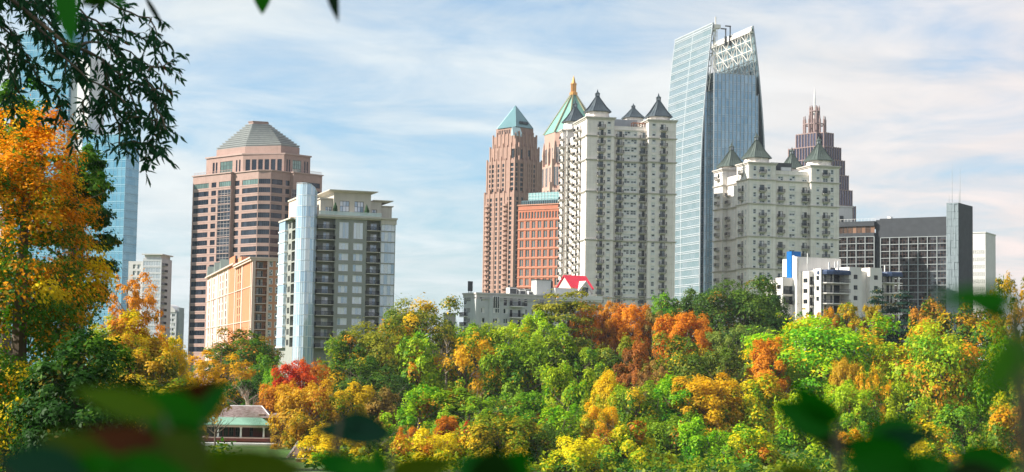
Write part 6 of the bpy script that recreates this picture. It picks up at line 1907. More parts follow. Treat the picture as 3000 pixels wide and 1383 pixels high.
# name, label, crown centre px, top py, width, height, crown kind, palette, mix, extra
RID = 'trees along the hilltop below the buildings'; SLO = 'trees on the wooded slope'; SHO = 'trees along the park shore'
T = [
 ('deciduous_tree', 'green tree filling the gap under the dusty orange maple', 2495, 1120, 160, 170, 'round', 'bright', .45, dict(group=SLO, Y=338)),
 ('deciduous_tree', 'yellow-green tree just behind the slim golden-yellow maple', 2605, 1085, 170, 220, 'round', 'bright', .5, dict(group=SLO, Y=362)),
 ('deciduous_tree', 'green tree between the narrow yellow ash and the brown thin tree', 1862, 1120, 140, 170, 'round', 'green', .4, dict(group=SLO, Y=330)),
 ('deciduous_tree', 'leafy green tree below the yellow-tipped green tree', 1640, 1190, 170, 170, 'round', 'bright', .45, dict(group=SHO, Y=306)),
 ('deciduous_tree', 'shaded deep green tree under the crown of the deep green one', 1530, 1150, 190, 150, 'dense', 'deep', .4, dict(group=SHO, Y=322)),
 ('deciduous_tree', 'yellow-green tree under the bright yellow-green tree', 1225, 1130, 170, 160, 'round', 'bright', .5, dict(group=SHO, Y=318)),
 ('deciduous_tree', 'green tree under the bare branches of the large golden maple', 1372, 1140, 190, 130, 'round', 'green', .5, dict(group=SHO, Y=316)),
 # hilltop, from the middle of the picture eastwards
 ('oak_tree', 'broad dark green oak left of the low grey apartment building', 1222, 878, 250, 300, 'big', 'olive', .35, dict(group=RID, Y=440)),
 ('oak_tree', 'olive green oak with orange tips on the ridge right of the grey condominium tower', 1105, 945, 260, 270, 'big', 'olive', .5, dict(group=RID, Y=405)),
 ('oak_tree', 'rounded dark oak filling the dip beneath the olive ridge oaks', 1085, 1060, 240, 190, 'dense', 'dark', .4, dict(group=RID, Y=372)),
 ('oak_tree', 'green oak whose crown hides the foot of the grey condominium tower', 1000, 1000, 210, 240, 'dense', 'deep', .35, dict(group=RID, Y=395)),
 ('cypress_tree', 'small pointed dark evergreen before the balconies of the grey condominium', 1006, 970, 80, 150, 'upright', 'dark', .3, dict(group=RID, Y=400)),
 ('deciduous_tree', 'low green tree below the pale corner of the grey apartment building', 1398, 950, 170, 140, 'round', 'green', .35, dict(group=RID, Y=440)),
 ('deciduous_tree', 'bright green tree hiding the ground floor of the low grey building', 1500, 938, 170, 190, 'round', 'bright', .5, dict(group=RID, Y=438)),
 ('deciduous_tree', 'yellow-green tree right below the grey building balconies', 1590, 915, 170, 200, 'round', 'bright', .65, dict(group=RID, Y=436)),
 ('layered_tree', 'layered olive tree standing before the red gable', 1655, 852, 215, 190, 'layer', 'olive', .45, dict(group=RID, Y=446)),
 ('maple_tree', 'rust-orange maple, left half of the pair below the white tower', 1716, 888, 95, 135, 'dense', 'rust', .75, dict(group=RID, Y=452)),
 ('maple_tree', 'rust-orange maple, right and taller half of the pair below the white tower', 1784, 884, 108, 135, 'dense', 'rust', .7, dict(group=RID, Y=455)),
 ('maple_tree', 'golden-orange maple between the rust pair and the lone rust maple', 1856, 890, 122, 130, 'dense', 'orange', .75, dict(group=RID, Y=452)),
 ('maple_tree', 'lone rust-orange maple before the dark ridge trees', 2008, 916, 165, 135, 'dense', 'rust', .85, dict(group=RID, Y=438)),
 ('deciduous_tree', 'thin brownish tree beside the golden-orange ridge maple', 1925, 905, 80, 140, 'airy', 'brown', .5, dict(group=RID, Y=448, bare=1)),
 ('oak_tree', 'small dark green oak at the foot of the tall white tower', 1945, 862, 140, 150, 'dense', 'deep', .4, dict(group=RID, Y=458)),
 ('oak_tree', 'dark green oak before the foot of the glass skyscraper', 2040, 848, 150, 170, 'dense', 'dark', .5, dict(group=RID, Y=458)),
 ('oak_tree', 'large domed dark green oak before the shorter white tower', 2180, 820, 270, 260, 'big', 'dark', .45, dict(group=RID, Y=450)),
 ('oak_tree', 'dark green oak low beside the white stepped apartments', 2262, 868, 110, 180, 'dense', 'dark', .35, dict(group=RID, Y=446)),
 ('bushy_tree', 'fine-leaved olive bush-like tree below the large domed oak', 2140, 950, 140, 160, 'fine', 'grass', .4, dict(group=RID, Y=424)),
 ('bushy_tree', 'fine-leaved grey-green tree on the bank between domed oak and white apartments', 2235, 962, 130, 150, 'fine', 'grass', .25, dict(group=RID, Y=420)),
 ('bushy_tree', 'mid green feathery tree at the foot of the white stepped apartments', 2340, 914, 160, 150, 'fine', 'green', .3, dict(group=RID, Y=440)),
 ('maple_tree', 'small golden maple before the rounded balconies', 2428, 900, 70, 90, 'round', 'gold', .8, dict(group=RID, Y=436)),
 ('maple_tree', 'golden-green maple before the cream block of the white apartments', 2492, 886, 95, 110, 'round', 'gold', .55, dict(group=RID, Y=436)),
 ('maple_tree', 'orange-tinged maple just left of the blue-green cedars', 2552, 892, 88, 110, 'round', 'olivegold', .65, dict(group=RID, Y=434)),
 ('cedar_tree', 'slender blue-green cedar with a pointed tip before the white apartments', 2568, 846, 112, 150, 'conifer', 'cedar', .4, dict(group=RID, Y=444)),
 ('cedar_tree', 'broad blue-green cedar before the gridded hotel glass', 2640, 858, 190, 200, 'conifer', 'cedar', .5, dict(group=RID, Y=446)),
 ('maple_tree', 'orange and green maple below the right end of the hotel', 2722, 878, 125, 190, 'round', 'greenor', .62, dict(group=RID, Y=436)),
 ('maple_tree', 'tall thin olive and orange maple at the right edge of the picture', 2965, 806, 130, 260, 'airy', 'olivegold', .5, dict(group=RID, Y=420)),
 ('maple_tree', 'broad green maple behind the blurred leaf, below the hotel stair tower', 2850, 896, 200, 200, 'round', 'greenor', .2, dict(group=RID, Y=428)),
 ('beige_leaved_tree', 'dark tree behind the ridge oaks beside the small beige building', 1320, 940, 80, 150, 'dense', 'dark', .3, dict(group=RID, Y=450)),
 # slope, middle
 ('deciduous_tree', 'bright yellow-green tree left of the golden maple', 1238, 982, 185, 270, 'round', 'bright', .55, dict(group=SLO)),
 ('maple_tree', 'large golden maple with bare branches showing, middle of the slope', 1362, 984, 205, 270, 'airy', 'gold', .75, dict(group=SLO, bare=1)),
 ('deciduous_tree', 'deep green tree right of the large golden maple', 1520, 996, 215, 270, 'dense', 'deep', .45, dict(group=SLO)),
 ('deciduous_tree', 'green tree above the deep green one, below the red gable', 1590, 985, 180, 200, 'round', 'green', .55, dict(group=SLO, Y=402)),
 ('deciduous_tree', 'mid green tree directly below the rust maple pair', 1690, 985, 190, 230, 'round', 'green', .4, dict(group=SLO, Y=396)),
 ('deciduous_tree', 'olive green tree below the golden-orange ridge maple', 1800, 990, 150, 190, 'round', 'olive', .45, dict(group=SLO, Y=398)),
 ('maple_tree', 'rust-brown maple midway down the slope', 1864, 1000, 95, 125, 'round', 'rustbrown', .6, dict(group=SLO, Y=376)),
 ('deciduous_tree', 'olive green tree below the lone rust maple', 1990, 986, 220, 240, 'dense', 'olive', .35, dict(group=SLO, Y=392)),
 ('deciduous_tree', 'grey-green tree below the fine-leaved olive tree', 2130, 1025, 170, 190, 'round', 'olive', .25, dict(group=SLO, Y=386)),
 ('ash_tree', 'narrow bright yellow ash in the middle of the green slope', 1782, 1086, 88, 130, 'upright', 'yellow', .6, dict(group=SLO, Y=338)),
 ('ash_tree', 'lower yellow ash below the narrow bright yellow one', 1752, 1182, 100, 115, 'round', 'yellow', .45, dict(group=SLO, Y=312)),
 ('deciduous_tree', 'yellow-tipped green tree left of the yellow ashes', 1655, 1075, 170, 230, 'round', 'bright', .6, dict(group=SLO, Y=345)),
 ('deciduous_tree', 'bright green tree right of the rust-brown maple', 1955, 1105, 210, 200, 'round', 'vivid', .35, dict(group=SLO, Y=345)),
 ('maple_tree', 'golden maple beside the broad bright green tree', 2078, 1096, 175, 140, 'round', 'gold', .75, dict(group=SLO, Y=345)),
 ('maple_tree', 'orange maple at the left flank of the broad bright green tree', 2252, 990, 130, 130, 'round', 'orange', .7, dict(group=SLO, Y=386)),
 ('broad_tree', 'very broad bright green tree with orange flecks below the white apartments', 2410, 930, 360, 300, 'big', 'bright', .5, dict(group=SLO, Y=395)),
 ('deciduous_tree', 'yellow-green tree below the orange flank maple', 2225, 1105, 230, 230, 'round', 'yelgreen', .45, dict(group=SLO, Y=350)),
 ('maple_tree', 'dusty orange maple at the right of the broad bright green tree', 2478, 1050, 80, 120, 'round', 'olivegold', .85, dict(group=SLO, Y=360)),
 ('maple_tree', 'golden-yellow maple left of the vivid green right-hand tree', 2556, 1070, 85, 240, 'airy', 'gold', .75, dict(group=SLO, Y=352)),
 ('broad_tree', 'large vivid green tree below the hotel, largest on the right', 2745, 945, 300, 380, 'big', 'bright', .55, dict(group=SLO, Y=380)),
 ('deciduous_tree', 'green tree at the right edge behind the tall blurred leaves', 2950, 1000, 200, 300, 'round', 'yelgreen', .25, dict(group=SLO, Y=372)),
 ('maple_tree', 'yellow and orange maple near the lower right corner', 2962, 1190, 180, 230, 'round', 'gold', .6, dict(group=SLO, Y=310, bare=1)),
 ('deciduous_tree', 'dark green tree with yellow tips behind the lower right leaves', 2830, 1190, 180, 210, 'round', 'green', .4, dict(group=SLO, Y=318)),
 ('deciduous_tree', 'brown-leaved thin tree beside the rust-brown maple', 1915, 1060, 90, 180, 'airy', 'brown', .5, dict(group=SLO, Y=360, bare=1)),
 # slope foot
 ('deciduous_tree', 'yellow-green tree at the foot of the slope below the golden maple', 1255, 1262, 190, 190, 'round', 'yelgreen', .6, dict(group=SHO, Y=276)),
 ('sumac_shrub', 'red sumac below the large golden maple', 1374, 1236, 70, 110, 'round', 'red', .5, dict(group=SHO, Y=282)),
 ('sumac_shrub', 'orange-red sumac left of the red one', 1300, 1218, 90, 85, 'round', 'orange', .35, dict(group=SHO, Y=290)),
 ('sumac_shrub', 'small orange-red sumac by the olive tree, nearest the stairs', 1196, 1250, 70, 75, 'round', 'rust', .8, dict(group=SHO, Y=286)),
 ('deciduous_tree', 'olive-yellow low tree below the deep green tree', 1475, 1222, 230, 190, 'dense', 'olivegold', .35, dict(group=SHO, Y=278)),
 ('deciduous_tree', 'dark olive tree behind the dome-shaped blurred leaf', 1588, 1246, 160, 190, 'round', 'dark', .6, dict(group=SHO, Y=280)),
 ('deciduous_tree', 'yellow tree at the bottom middle of the slope', 1700, 1282, 200, 170, 'round', 'yelgreen', .85, dict(group=SHO, Y=270)),
 ('deciduous_tree', 'green-yellow tree at the bottom right of the yellow one', 1835, 1240, 210, 210, 'round', 'yelgreen', .5, dict(group=SHO, Y=284)),
 ('deciduous_tree', 'shady dark green tree below the bright green one', 1965, 1215, 180, 200, 'round', 'deep', .5, dict(group=SHO, Y=300)),
 ('deciduous_tree', 'vivid green tree left of the right-hand blurred shrub', 2082, 1232, 190, 210, 'round', 'vivid', .5, dict(group=SHO, Y=290)),
 ('deciduous_tree', 'yellow-green tree beside the right-hand blurred shrub', 2215, 1250, 200, 190, 'round', 'yelgreen', .45, dict(group=SHO, Y=284)),
 ('deciduous_tree', 'green tree behind the upper leaf of the right-hand shrub', 2375, 1165, 210, 260, 'round', 'bright', .4, dict(group=SHO, Y=312)),
 ('maple_tree', 'golden tree low behind the right-hand shrub', 2530, 1262, 130, 140, 'round', 'gold', .5, dict(group=SHO, Y=292)),
 ('deciduous_tree', 'yellow-green tree between the right-hand shrub and the corner', 2690, 1230, 200, 190, 'round', 'yelgreen', .55, dict(group=SHO, Y=300)),
 ('maple_tree', 'orange-yellow tree at the bottom right corner', 2840, 1315, 160, 110, 'round', 'gold', .55, dict(group=SHO, Y=272)),
 # left of the middle: round the pavilion and stairs
 ('maple_tree', 'scarlet maple above the pavilion roof', 862, 1056, 125, 120, 'dense', 'red', .45, dict(group=SLO, Y=352)),
 ('maple_tree', 'orange-red maple just below the scarlet one', 822, 1118, 110, 120, 'round', 'orange', .3, dict(group=SLO, Y=346)),
 ('deciduous_tree', 'dark reddish thin tree beside the scarlet maple', 918, 1052, 90, 120, 'airy', 'rust', .4, dict(group=SLO, Y=364)),
 ('deciduous_tree', 'golden-olive tree leaning over the pavilion wing', 905, 1118, 165, 190, 'round', 'olivegold', .7, dict(group=SHO, Y=322)),
 ('maple_tree', 'orange-gold maple right of the golden-olive tree', 1012, 1122, 150, 150, 'round', 'gold', .8, dict(group=SHO, Y=326)),
 ('deciduous_tree', 'drooping golden tree beside the brick stairs', 868, 1215, 115, 120, 'round', 'olivegold', .6, dict(group=SHO, Y=312)),
 ('crape_myrtle', 'yellow-leaved low tree with a bare pale trunk right of the stairs', 990, 1246, 180, 110, 'round', 'yelgreen', .75, dict(group=SHO, Y=284, bark=M_PALEBARK)),
 ('crape_myrtle', 'olive low tree with a bare pale trunk behind the arched blurred leaf', 1085, 1262, 150, 130, 'round', 'olive', .5, dict(group=SHO, Y=282, bark=M_PALEBARK)),
 ('deciduous_tree', 'brownish olive tree in the hollow below the ridge oaks', 1125, 1140, 160, 140, 'round', 'brown', .35, dict(group=SLO, Y=334)),
 ('oak_tree', 'green and orange oak in front of the orange apartment block', 706, 964, 225, 150, 'dense', 'greenor', .3, dict(group=RID, Y=400)),
 ('oak_tree', 'dark green oak at the foot of the glass corner', 782, 1040, 120, 150, 'dense', 'deep', .45, dict(group=RID, Y=384)),
 ('oak_tree', 'dark shaded oak behind the pavilion roof', 748, 1100, 170, 170, 'dense', 'dark', .2, dict(group=SLO, Y=362)),
 ('deciduous_tree', 'pale green narrow tree left of the scarlet maple', 800, 1082, 60, 110, 'round', 'vivid', .4, dict(group=SLO, Y=358)),
 ('deciduous_tree', 'yellow-orange thin tree behind the brown blurred leaf', 645, 1030, 190, 170, 'airy', 'gold', .75, dict(group=SLO, Y=372, bare=1)),
 ('bare_tree', 'pale bare tree above the pavilion with spreading twigs', 722, 1050, 130, 230, 'bare', '', 0, dict(group=SLO, Y=346, bare=2, bark=M_PALEBARK)),
 ('bare_tree', 'pale bare tree with a forked trunk in front of the pavilion porch', 632, 1150, 110, 160, 'bare', '', 0, dict(group=SHO, Y=318, bare=1, bark=M_BARK)),
 ('bare_tree', 'grey leafless tree between the ridge oaks and the golden maple', 1243, 938, 120, 130, 'bare', '', 0, dict(group=SLO, Y=412, bare=2, bark=M_PALEBARK)),
 ('bare_tree', 'small leafless tree below the beige building', 1306, 955, 60, 110, 'bare', '', 0, dict(group=SLO, Y=420, bare=1, bark=M_PALEBARK)),
 ('deciduous_tree', 'rust-leaved sparse tree below the grey leafless tree', 1205, 985, 80, 70, 'airy', 'rust', .6, dict(group=SLO, Y=404)),
 ('maple_tree', 'orange-brown airy maple before the slim white tower', 396, 800, 140, 210, 'airy', 'amber', .72, dict(group=SHO, Y=250, bare=1)),
 ('maple_tree', 'bright yellow-orange maple below the orange-brown airy one', 368, 912, 175, 170, 'dense', 'yellow', .5, dict(group=SHO, Y=246)),
 ('deciduous_tree', 'olive-yellow tree below the bright yellow-orange maple', 425, 1000, 230, 230, 'round', 'olivegold', .55, dict(group=SHO, Y=244)),
 ('ginkgo_tree', 'clear yellow tree with upright sprays before the pink tower', 502, 985, 125, 170, 'round', 'yellow', .65, dict(group=SHO, Y=260)),
 ('deciduous_tree', 'yellow-green tree right of the clear yellow tree', 575, 1062, 140, 150, 'airy', 'olivegold', .7, dict(group=SHO, Y=290)),
 ('deciduous_tree', 'mixed brown and olive tree behind the green blurred leaf', 440, 1105, 270, 160, 'airy', 'olivegold', .5, dict(group=SHO, Y=240, bare=1)),
 ('deciduous_tree', 'dark green tree low behind the left-hand blurred shrub', 505, 1160, 150, 170, 'round', 'dark', .4, dict(group=SHO, Y=270)),
]
for (nm, lb, px, top, w_, h, kind, pal, mix, ex) in T:
    k = 1.14 if ex['group'] == RID else 1.3
    put_tree(nm, lb, px, top + 4, w_ * k, h * (k + .06), kind, pal, mix, **ex)

# ------------------------------------------------------------------ undergrowth that covers the slope between the trees
def undergrowth():
    rng = np.random.default_rng(99)
    n = 6500
    x = rng.uniform(-95, 150, n); y = rng.uniform(262, 500, n)
    pav = (x > -72) & (x < -33) & (y > 300) & (y < 350)
    sta = (x > -48) & (x < -30) & (y < 312)
    k = ~(pav | sta) & (np.abs(x) < .33 * y)
    x, y = x[k], y[k]; n = len(x)
    z = terrain(x, y); r = rng.uniform(1.2, 3.4, n)
    m = 26
    C = np.repeat(np.stack([x, y, z], 1), m, 0); rr = np.repeat(r, m)
    q = unit(rng.normal(size=(n * m, 3)) + np.array([0, 0, .6])); q[:, 2] = np.abs(q[:, 2])
    P = C + q * rr[:, None] * rng.uniform(.5, 1.1, n * m)[:, None]
    Nn = unit(q + .5 * rng.normal(size=(n * m, 3)) + np.array([0, 0, .3]))
    ln = rng.uniform(.3, .6, n * m)
    me = leaf_mesh('undergrowth', P, Nn, ln, ln * .55, np.repeat(rng.uniform(0, 1, n), m), rng.uniform(.2, .8, n * m), rng)
    o = put('undergrowth', me); tag(o, kind='stuff')
    o['leaf_a'] = [.055, .16, .012]; o['leaf_b'] = [.26, .32, .012]; o['leaf_mix'] = .45
undergrowth()
# ------------------------------------------------------------------ nearer trees at the left
def big_tree(name, label, px, cy, w_, h, Y, kind, pal, mix, nleaf, leaf, ncl, seed, bare=2, zm=.1):
    c = at(px, cy, Y); g = float(terrain(c.x, c.y))
    rx, rz = w_/2*Y/FPX, h/2*Y/FPX
    root = empty(name, (c.x, c.y, g), label, 'tree')
    me = crown(seed, kind, nleaf, leaf, ncl, (rx, rx, rz), zm, .14)
    o = put('crown', me, root, (0, 0, c.z - g)); a, b_ = PAL[pal]
    o['leaf_a'] = list(a); o['leaf_b'] = list(b_); o['leaf_mix'] = mix; o['leaf_c'] = [.80, .56, .01] if pal == 'mapleA' else [.5, .3, .02]; o['leaf_spot'] = .13 if pal == 'mapleA' else .0
    rng = random.Random(seed); mb = MB(); H = c.z - g; top = H + rz * .8; r = .02 * (H + rz) + .1
    pts = [Vector((rng.gauss(0, .15), rng.gauss(0, .15), top * t - .3 * (t == 0))) for t in (0, .2, .4, .6, .8, 1)]
    mb.tube(pts, [r * 1.3, r, r * .8, r * .6, r * .4, r * .1], 9)
    for i in range(22):
        t = rng.uniform(.2, .95); p = pts[int(t*5)].lerp(pts[min(5, int(t*5)+1)], t*5 - int(t*5)); a = rng.uniform(0, 6.28)
        limbs(mb, p, Vector((math.cos(a), math.sin(a), .45)).normalized(), rx * rng.uniform(.6, .95), r * .35 * (1.1 - t), bare, rng)
    mb.build('trunk', [M_BARK], root)
    return root
PAL['mapleA'] = ((.07, .20, .010), (.86, .33, .008))
PAL['leftgreen'] = ((.06, .20, .015), (.22, .38, .02))
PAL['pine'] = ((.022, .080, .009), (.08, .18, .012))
big_tree('maple_tree', 'tall orange and green maple filling the left edge of the picture', 55, 850, 530, 1030, 85, 'dense', 'mapleA', .43, 85000, .085, 330, 301, zm=.40)
big_tree('pine_tree', 'dark green pine with shelf-like boughs before the blue glass tower', 215, 700, 310, 620, 112, 'layer', 'pine', .4, 26000, .13, 120, 302)
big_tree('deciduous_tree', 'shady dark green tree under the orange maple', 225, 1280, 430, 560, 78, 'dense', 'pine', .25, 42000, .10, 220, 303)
big_tree('deciduous_tree', 'bright green tree behind the orange maple, under the dark branch', 30, 400, 250, 330, 135, 'round', 'leftgreen', .5, 14000, .18, 80, 304)
big_tree('pine_tree', 'sunlit green tree top between the maple and the blue glass tower', 248, 545, 160, 230, 128, 'round', 'leftgreen', .35, 14000, .16, 70, 305)

# ------------------------------------------------------------------ the oak over the viewer: shade crown, long branch with willow-like leaves
def blade(L_, W_, fold=.25, bend=.15, n=6, tip=1.6, cup=0.0):
    """leaf blade along +x, folded on its midrib: list of vertices and faces"""
    v, f = [], []
    for i in range(n + 1):
        t = i / n
        w_ = W_ / 2 * (math.sin(math.pi * min(1, t ** .8)) ** .8 * (1 - .25 * t ** tip)) if 0 < t < 1 else .0008
        z = -bend * L_ * t * t
        v += [(L_*t, w_, z + fold * w_), (L_*t, 0, z), (L_*t, -w_, z + fold * w_)]
        if i:
            k = 3 * (i - 1)
            f += [(k, k+1, k+4, k+3), (k+1, k+2, k+5, k+4)]
    return v, f
def place_blade(V, F, Mx, bl):
    i = len(V); V += [tuple(Mx @ Vector(p)) for p in bl[0]]; F += [tuple(i + k for k in q) for q in bl[1]]
def frame_mx(p, d, up):
    d = d.normalized(); y = up.cross(d)
    if y.length < 1e-4: y = Vector((1, 0, 0)).cross(d)
    y.normalize(); z = d.cross(y)
    return Matrix(((d.x, y.x, z.x, p.x), (d.y, y.y, z.y, p.y), (d.z, y.z, z.z, p.z), (0, 0, 0, 1)))
def with_attr(me, tone, clump):
    n = len(me.polygons)
    for nm, val in (('clump', clump), ('tone', tone)):
        a = me.attributes.new(nm, 'FLOAT', 'FACE'); a.data.foreach_set('value', np.asarray(val if np.ndim(val) else np.full(n, val), dtype=np.float32))

def oak():
    rng = random.Random(17)
    tx, ty = -13.5, 10.0
    g = float(terrain(tx, ty))
    root = empty('oak_tree', (tx, ty, g), 'overhanging oak whose dark branch of narrow leaves fills the upper left corner', 'tree')
    loc = lambda v: Vector(v) - Vector((tx, ty, g))
    mb = MB()
    mb.tube([(0, 0, -.4), (.1, .1, 2.5), (-.1, .2, 5.5), (.2, .2, 9), (0, 0, 13)], [.62, .48, .42, .3, .1], 10)
    for i in range(12):
        a = rng.uniform(0, 6.28); limbs(mb, (0, .1, rng.uniform(4, 9)), Vector((math.cos(a), math.sin(a), .5)).normalized(), rng.uniform(5, 8), .2, 1, rng)
    mb.build('trunk', [M_BARK], root)
    me = crown(401, 'round', 12000, .34, 120, (8.2, 13.0, 5.6))  # unseen crown out of frame, added and sized to shade the branch and near leaves
    o = put('crown', me, root, loc((-14.6, 9.0, 26.5))); o['leaf_a'] = [.02, .06, .015]; o['leaf_b'] = [.04, .10, .02]; o['leaf_mix'] = .4
    lines = [[(-700, -420, 1.5), (-200, -200, .6), (100, 60, 0), (300, 185, 0), (430, 262, -.3), (485, 380, -.4)], [(-150, 90, .8), (50, 165, .6), (180, 285, .5), (170, 350, .5)],
             [(-120, -200, -.8), (100, -90, -.6), (330, 10, -.7), (430, 55, -.8), (478, 105, -.8)], [(300, 185, 0), (330, 300, .2), (352, 420, .2), (420, 440, .3), (440, 468, .3)],
             [(-100, -60, 1), (55, 110, 1), (60, 250, 1), (35, 320, 1)], [(200, 120, .3), (252, 250, .2), (246, 350, .2), (256, 385, .2)], [(430, 200, -.3), (470, 188, -.3), (515, 190, -.3)],
             [(430, 262, -.3), (465, 262, -.4), (490, 255, -.4)], [(-60, -120, 0), (140, 20, .2), (230, 30, .1), (330, 90, 0), (440, 110, 0), (490, 130, 0)], [(352, 330, .2), (420, 345, .1), (455, 350, 0), (465, 410, 0)],
             [(100, 60, 0), (170, 160, -.4), (300, 250, -.5), (400, 330, -.5)], [(-60, 20, .5), (20, 90, .5), (110, 210, .5)], [(300, 185, 0), (380, 240, .5), (400, 340, .6), (380, 430, .6)], [(200, 120, .3), (300, 130, .7), (400, 190, .7), (460, 280, .6), (455, 360, .6)], [(352, 250, .2), (300, 320, .6), (290, 390, .6)], [(-80, -30, .9), (90, 10, .9), (180, 110, .9), (200, 200, .9)], [(-80, 60, -.5), (10, 130, -.5), (30, 220, -.5)], [(60, -60, -.4), (180, 0, -.4), (260, 80, -.4), (360, 110, -.4)], [(0, -60, 1.2), (200, 60, 1), (380, 150, .8), (470, 220, .6)], [(352, 420, .2), (430, 420, 0), (490, 440, 0)]]
    V, F, bm = [], [], MB()
    Yb = 20.0
    def leaf_at(p, d, Lf):
        bl = blade(Lf, Lf * rng.uniform(.25, .34), .3, rng.uniform(.0, .22), 4)
        up = Vector((rng.gauss(0, .6), rng.gauss(-.5, .6), rng.gauss(.6, .4)))
        place_blade(V, F, frame_mx(p, d, up), bl)
    def twig(p, d, ln, r):
        pts = [p]; k = 5
        for i in range(k):
            d = (d + Vector((rng.gauss(0, .18), rng.gauss(0, .18), rng.gauss(-.13, .12)))).normalized(); pts.append(pts[-1] + d * ln / k)
        bm.tube(pts, [r * (1 - .8 * i / k) for i in range(k + 1)], 4)
        nn = max(5, int(ln / .030))
        for i in range(nn):
            t = (i + .5) / nn * k; q = pts[int(t)].lerp(pts[min(k, int(t) + 1)], t - int(t))
            e = (d * rng.uniform(.3, .9) + Vector((rng.gauss(0, .6), rng.gauss(0, .6), rng.gauss(-.35, .45)))).normalized()
            leaf_at(q, e, rng.uniform(.085, .155))
        leaf_at(pts[-1], d, .12)
    for ln in lines:
        P = [loc(at(x, y, Yb + dz)) for x, y, dz in ln]
        # smooth the line
        Q = []
        for a, b_ in zip(P, P[1:]):
            for k in range(4): t = k / 4; Q.append(a.lerp(b_, t) + Vector((rng.gauss(0, .02), rng.gauss(0, .02), rng.gauss(0, .02))))
        Q.append(P[-1])
        big = ln is lines[0]
        bm.tube(Q, [(.030 if big else .013) * (1 - .8 * i / (len(Q) - 1)) + .004 for i in range(len(Q))], 6)
        s_, step = 0.0, .090
        for a, b_ in zip(Q, Q[1:]):
            L_ = (b_ - a).length; dd = (b_ - a).normalized()
            while s_ < L_:
                p = a.lerp(b_, s_ / L_)
                e = (dd * rng.uniform(.1, .8) + Vector((rng.gauss(0, .55), rng.gauss(0, .8), rng.gauss(-.25, .5)))).normalized()
                if rng.random() < .93: twig(p, e, rng.uniform(.18, .46), .005)
                s_ += step
            s_ -= L_
    bm.build('branch', [M_BARK], root)
    m2 = bpy.data.meshes.new('foliage'); m2.from_pydata(V, [], F); m2.materials.append(M_LEAF); m2.update()
    nr = np.random.default_rng(5); per = len(blade(1, .2, n=4)[1]); nl = len(F) // per
    with_attr(m2, np.repeat(np.clip(nr.normal(.5, .25, nl), 0, 1), per), np.repeat((nr.uniform(size=nl) < .012).astype(float), per))
    o = put('foliage', m2, root); o['leaf_a'] = [.25, .10, .03]; o['leaf_b'] = [.05, .19, .085]; o['leaf_mix'] = .5
    return root
OAK = oak()

# ------------------------------------------------------------------ out-of-focus leaves close to the viewer
def front_plant(name, label, basepx, Y, leaves, cat='shrub', stems=True, root=None, seed=1):
    """leaves: (base px, base py, tip px, tip py, width px, depth, colour, droop, roll)"""
    rng = random.Random(seed)
    if root is None:
        c = at(basepx, 1383, Y); g = float(terrain(c.x, c.y))
        root = empty(name, (c.x, c.y, g), label, cat); org = Vector((c.x, c.y, g))
    else: org = Vector(root.location)
    sm = MB()
    for (bx, by, tx, ty, wd, Yd, col, bend, roll) in leaves:
        Yd *= (.85 if seed == 3 else .95) if stems else 1.0
        p, q = at(bx, by, Yd), at(tx, ty, Yd * rng.uniform(.97, 1.03))
        d = q - p; L_ = d.length
        bl = blade(L_, wd / FPX * Yd, .22, bend, 12)
        # the blade faces the viewer, tipped by roll degrees about its midrib
        nrm = (CAM - p).normalized(); nrm = Matrix.Rotation(R(roll), 3, d.normalized()) @ nrm
        V, F = [], []
        place_blade(V, F, frame_mx(p - org, d, nrm), bl)
        me = bpy.data.meshes.new('leaf'); me.from_pydata(V, [], F); me.materials.append(M_LEAF); me.update()
        me.polygons.foreach_set('use_smooth', [True] * len(F)); with_attr(me, .45, 1.0)
        o = put('leaf', me, root)
        a, b_ = col if isinstance(col[0], (tuple, list)) else (col, col)
        o['leaf_a'] = list(a); o['leaf_b'] = list(b_); o['leaf_mix'] = 0.0
        if stems:
            mid = (p - org).lerp(Vector((0, 0, 0)), .45) + Vector((rng.uniform(-.03, .03), rng.uniform(-.02, .05), 0))
            sm.tube([p - org, (p - org) + Vector((0, 0, -.03)) - d * .08, mid, (rng.uniform(-.02, .02), 0, -.05)], [.0016, .0022, .004, .007], 6)
    if stems: sm.build('stem', [M_BARK], root)
    return root
GN, GN2, YG, OL, BR, RB, TL = (.012, .27, .008), (.03, .34, .008), (.20, .38, .004), (.14, .22, .004), (.12, .03, .010), (.24, .06, .010), (.02, .13, .065)
front_plant('leafy_shrub', 'blurred leafy shrub of green, olive and brown leaves close by at the lower left', 430, 1.35, [
 (480, 1215, 212, 1140, 95, 1.25, YG, .05, 10), (600, 1235, 385, 1160, 140, 1.3, GN2, .08, -15), (430, 1205, 640, 1130, 80, 1.35, BR, .25, 20), (505, 1250, 688, 1118, 105, 1.4, GN, .1, 10),
 (420, 1265, 610, 1240, 130, 1.35, GN, .1, -10), (500, 1250, 590, 1330, 110, 1.3, GN, .1, 20), (500, 1330, 235, 1262, 110, 1.2, RB, .1, 10), (330, 1385, 110, 1275, 150, 1.15, OL, .08, -10), (620, 1360, 380, 1290, 150, 1.2, OL, .1, 12),
 (560, 1385, 850, 1335, 110, 1.25, GN2, .1, 0), (800, 1262, 690, 1195, 16, 1.4, GN, .1, 0), (600, 1400, 900, 1370, 170, 1.15, OL, .05, 5), (250, 1400, -20, 1340, 150, 1.1, TL, .05, 0), (430, 1410, 120, 1380, 150, 1.1, GN2, .05, 0), (300, 1400, 560, 1390, 160, 1.1, GN2, .03, 5), (600, 1330, 730, 1392, 90, 1.3, GN, .1, 0), (500, 1380, 640, 1330, 100, 1.25, YG, .1, 0)], seed=3)
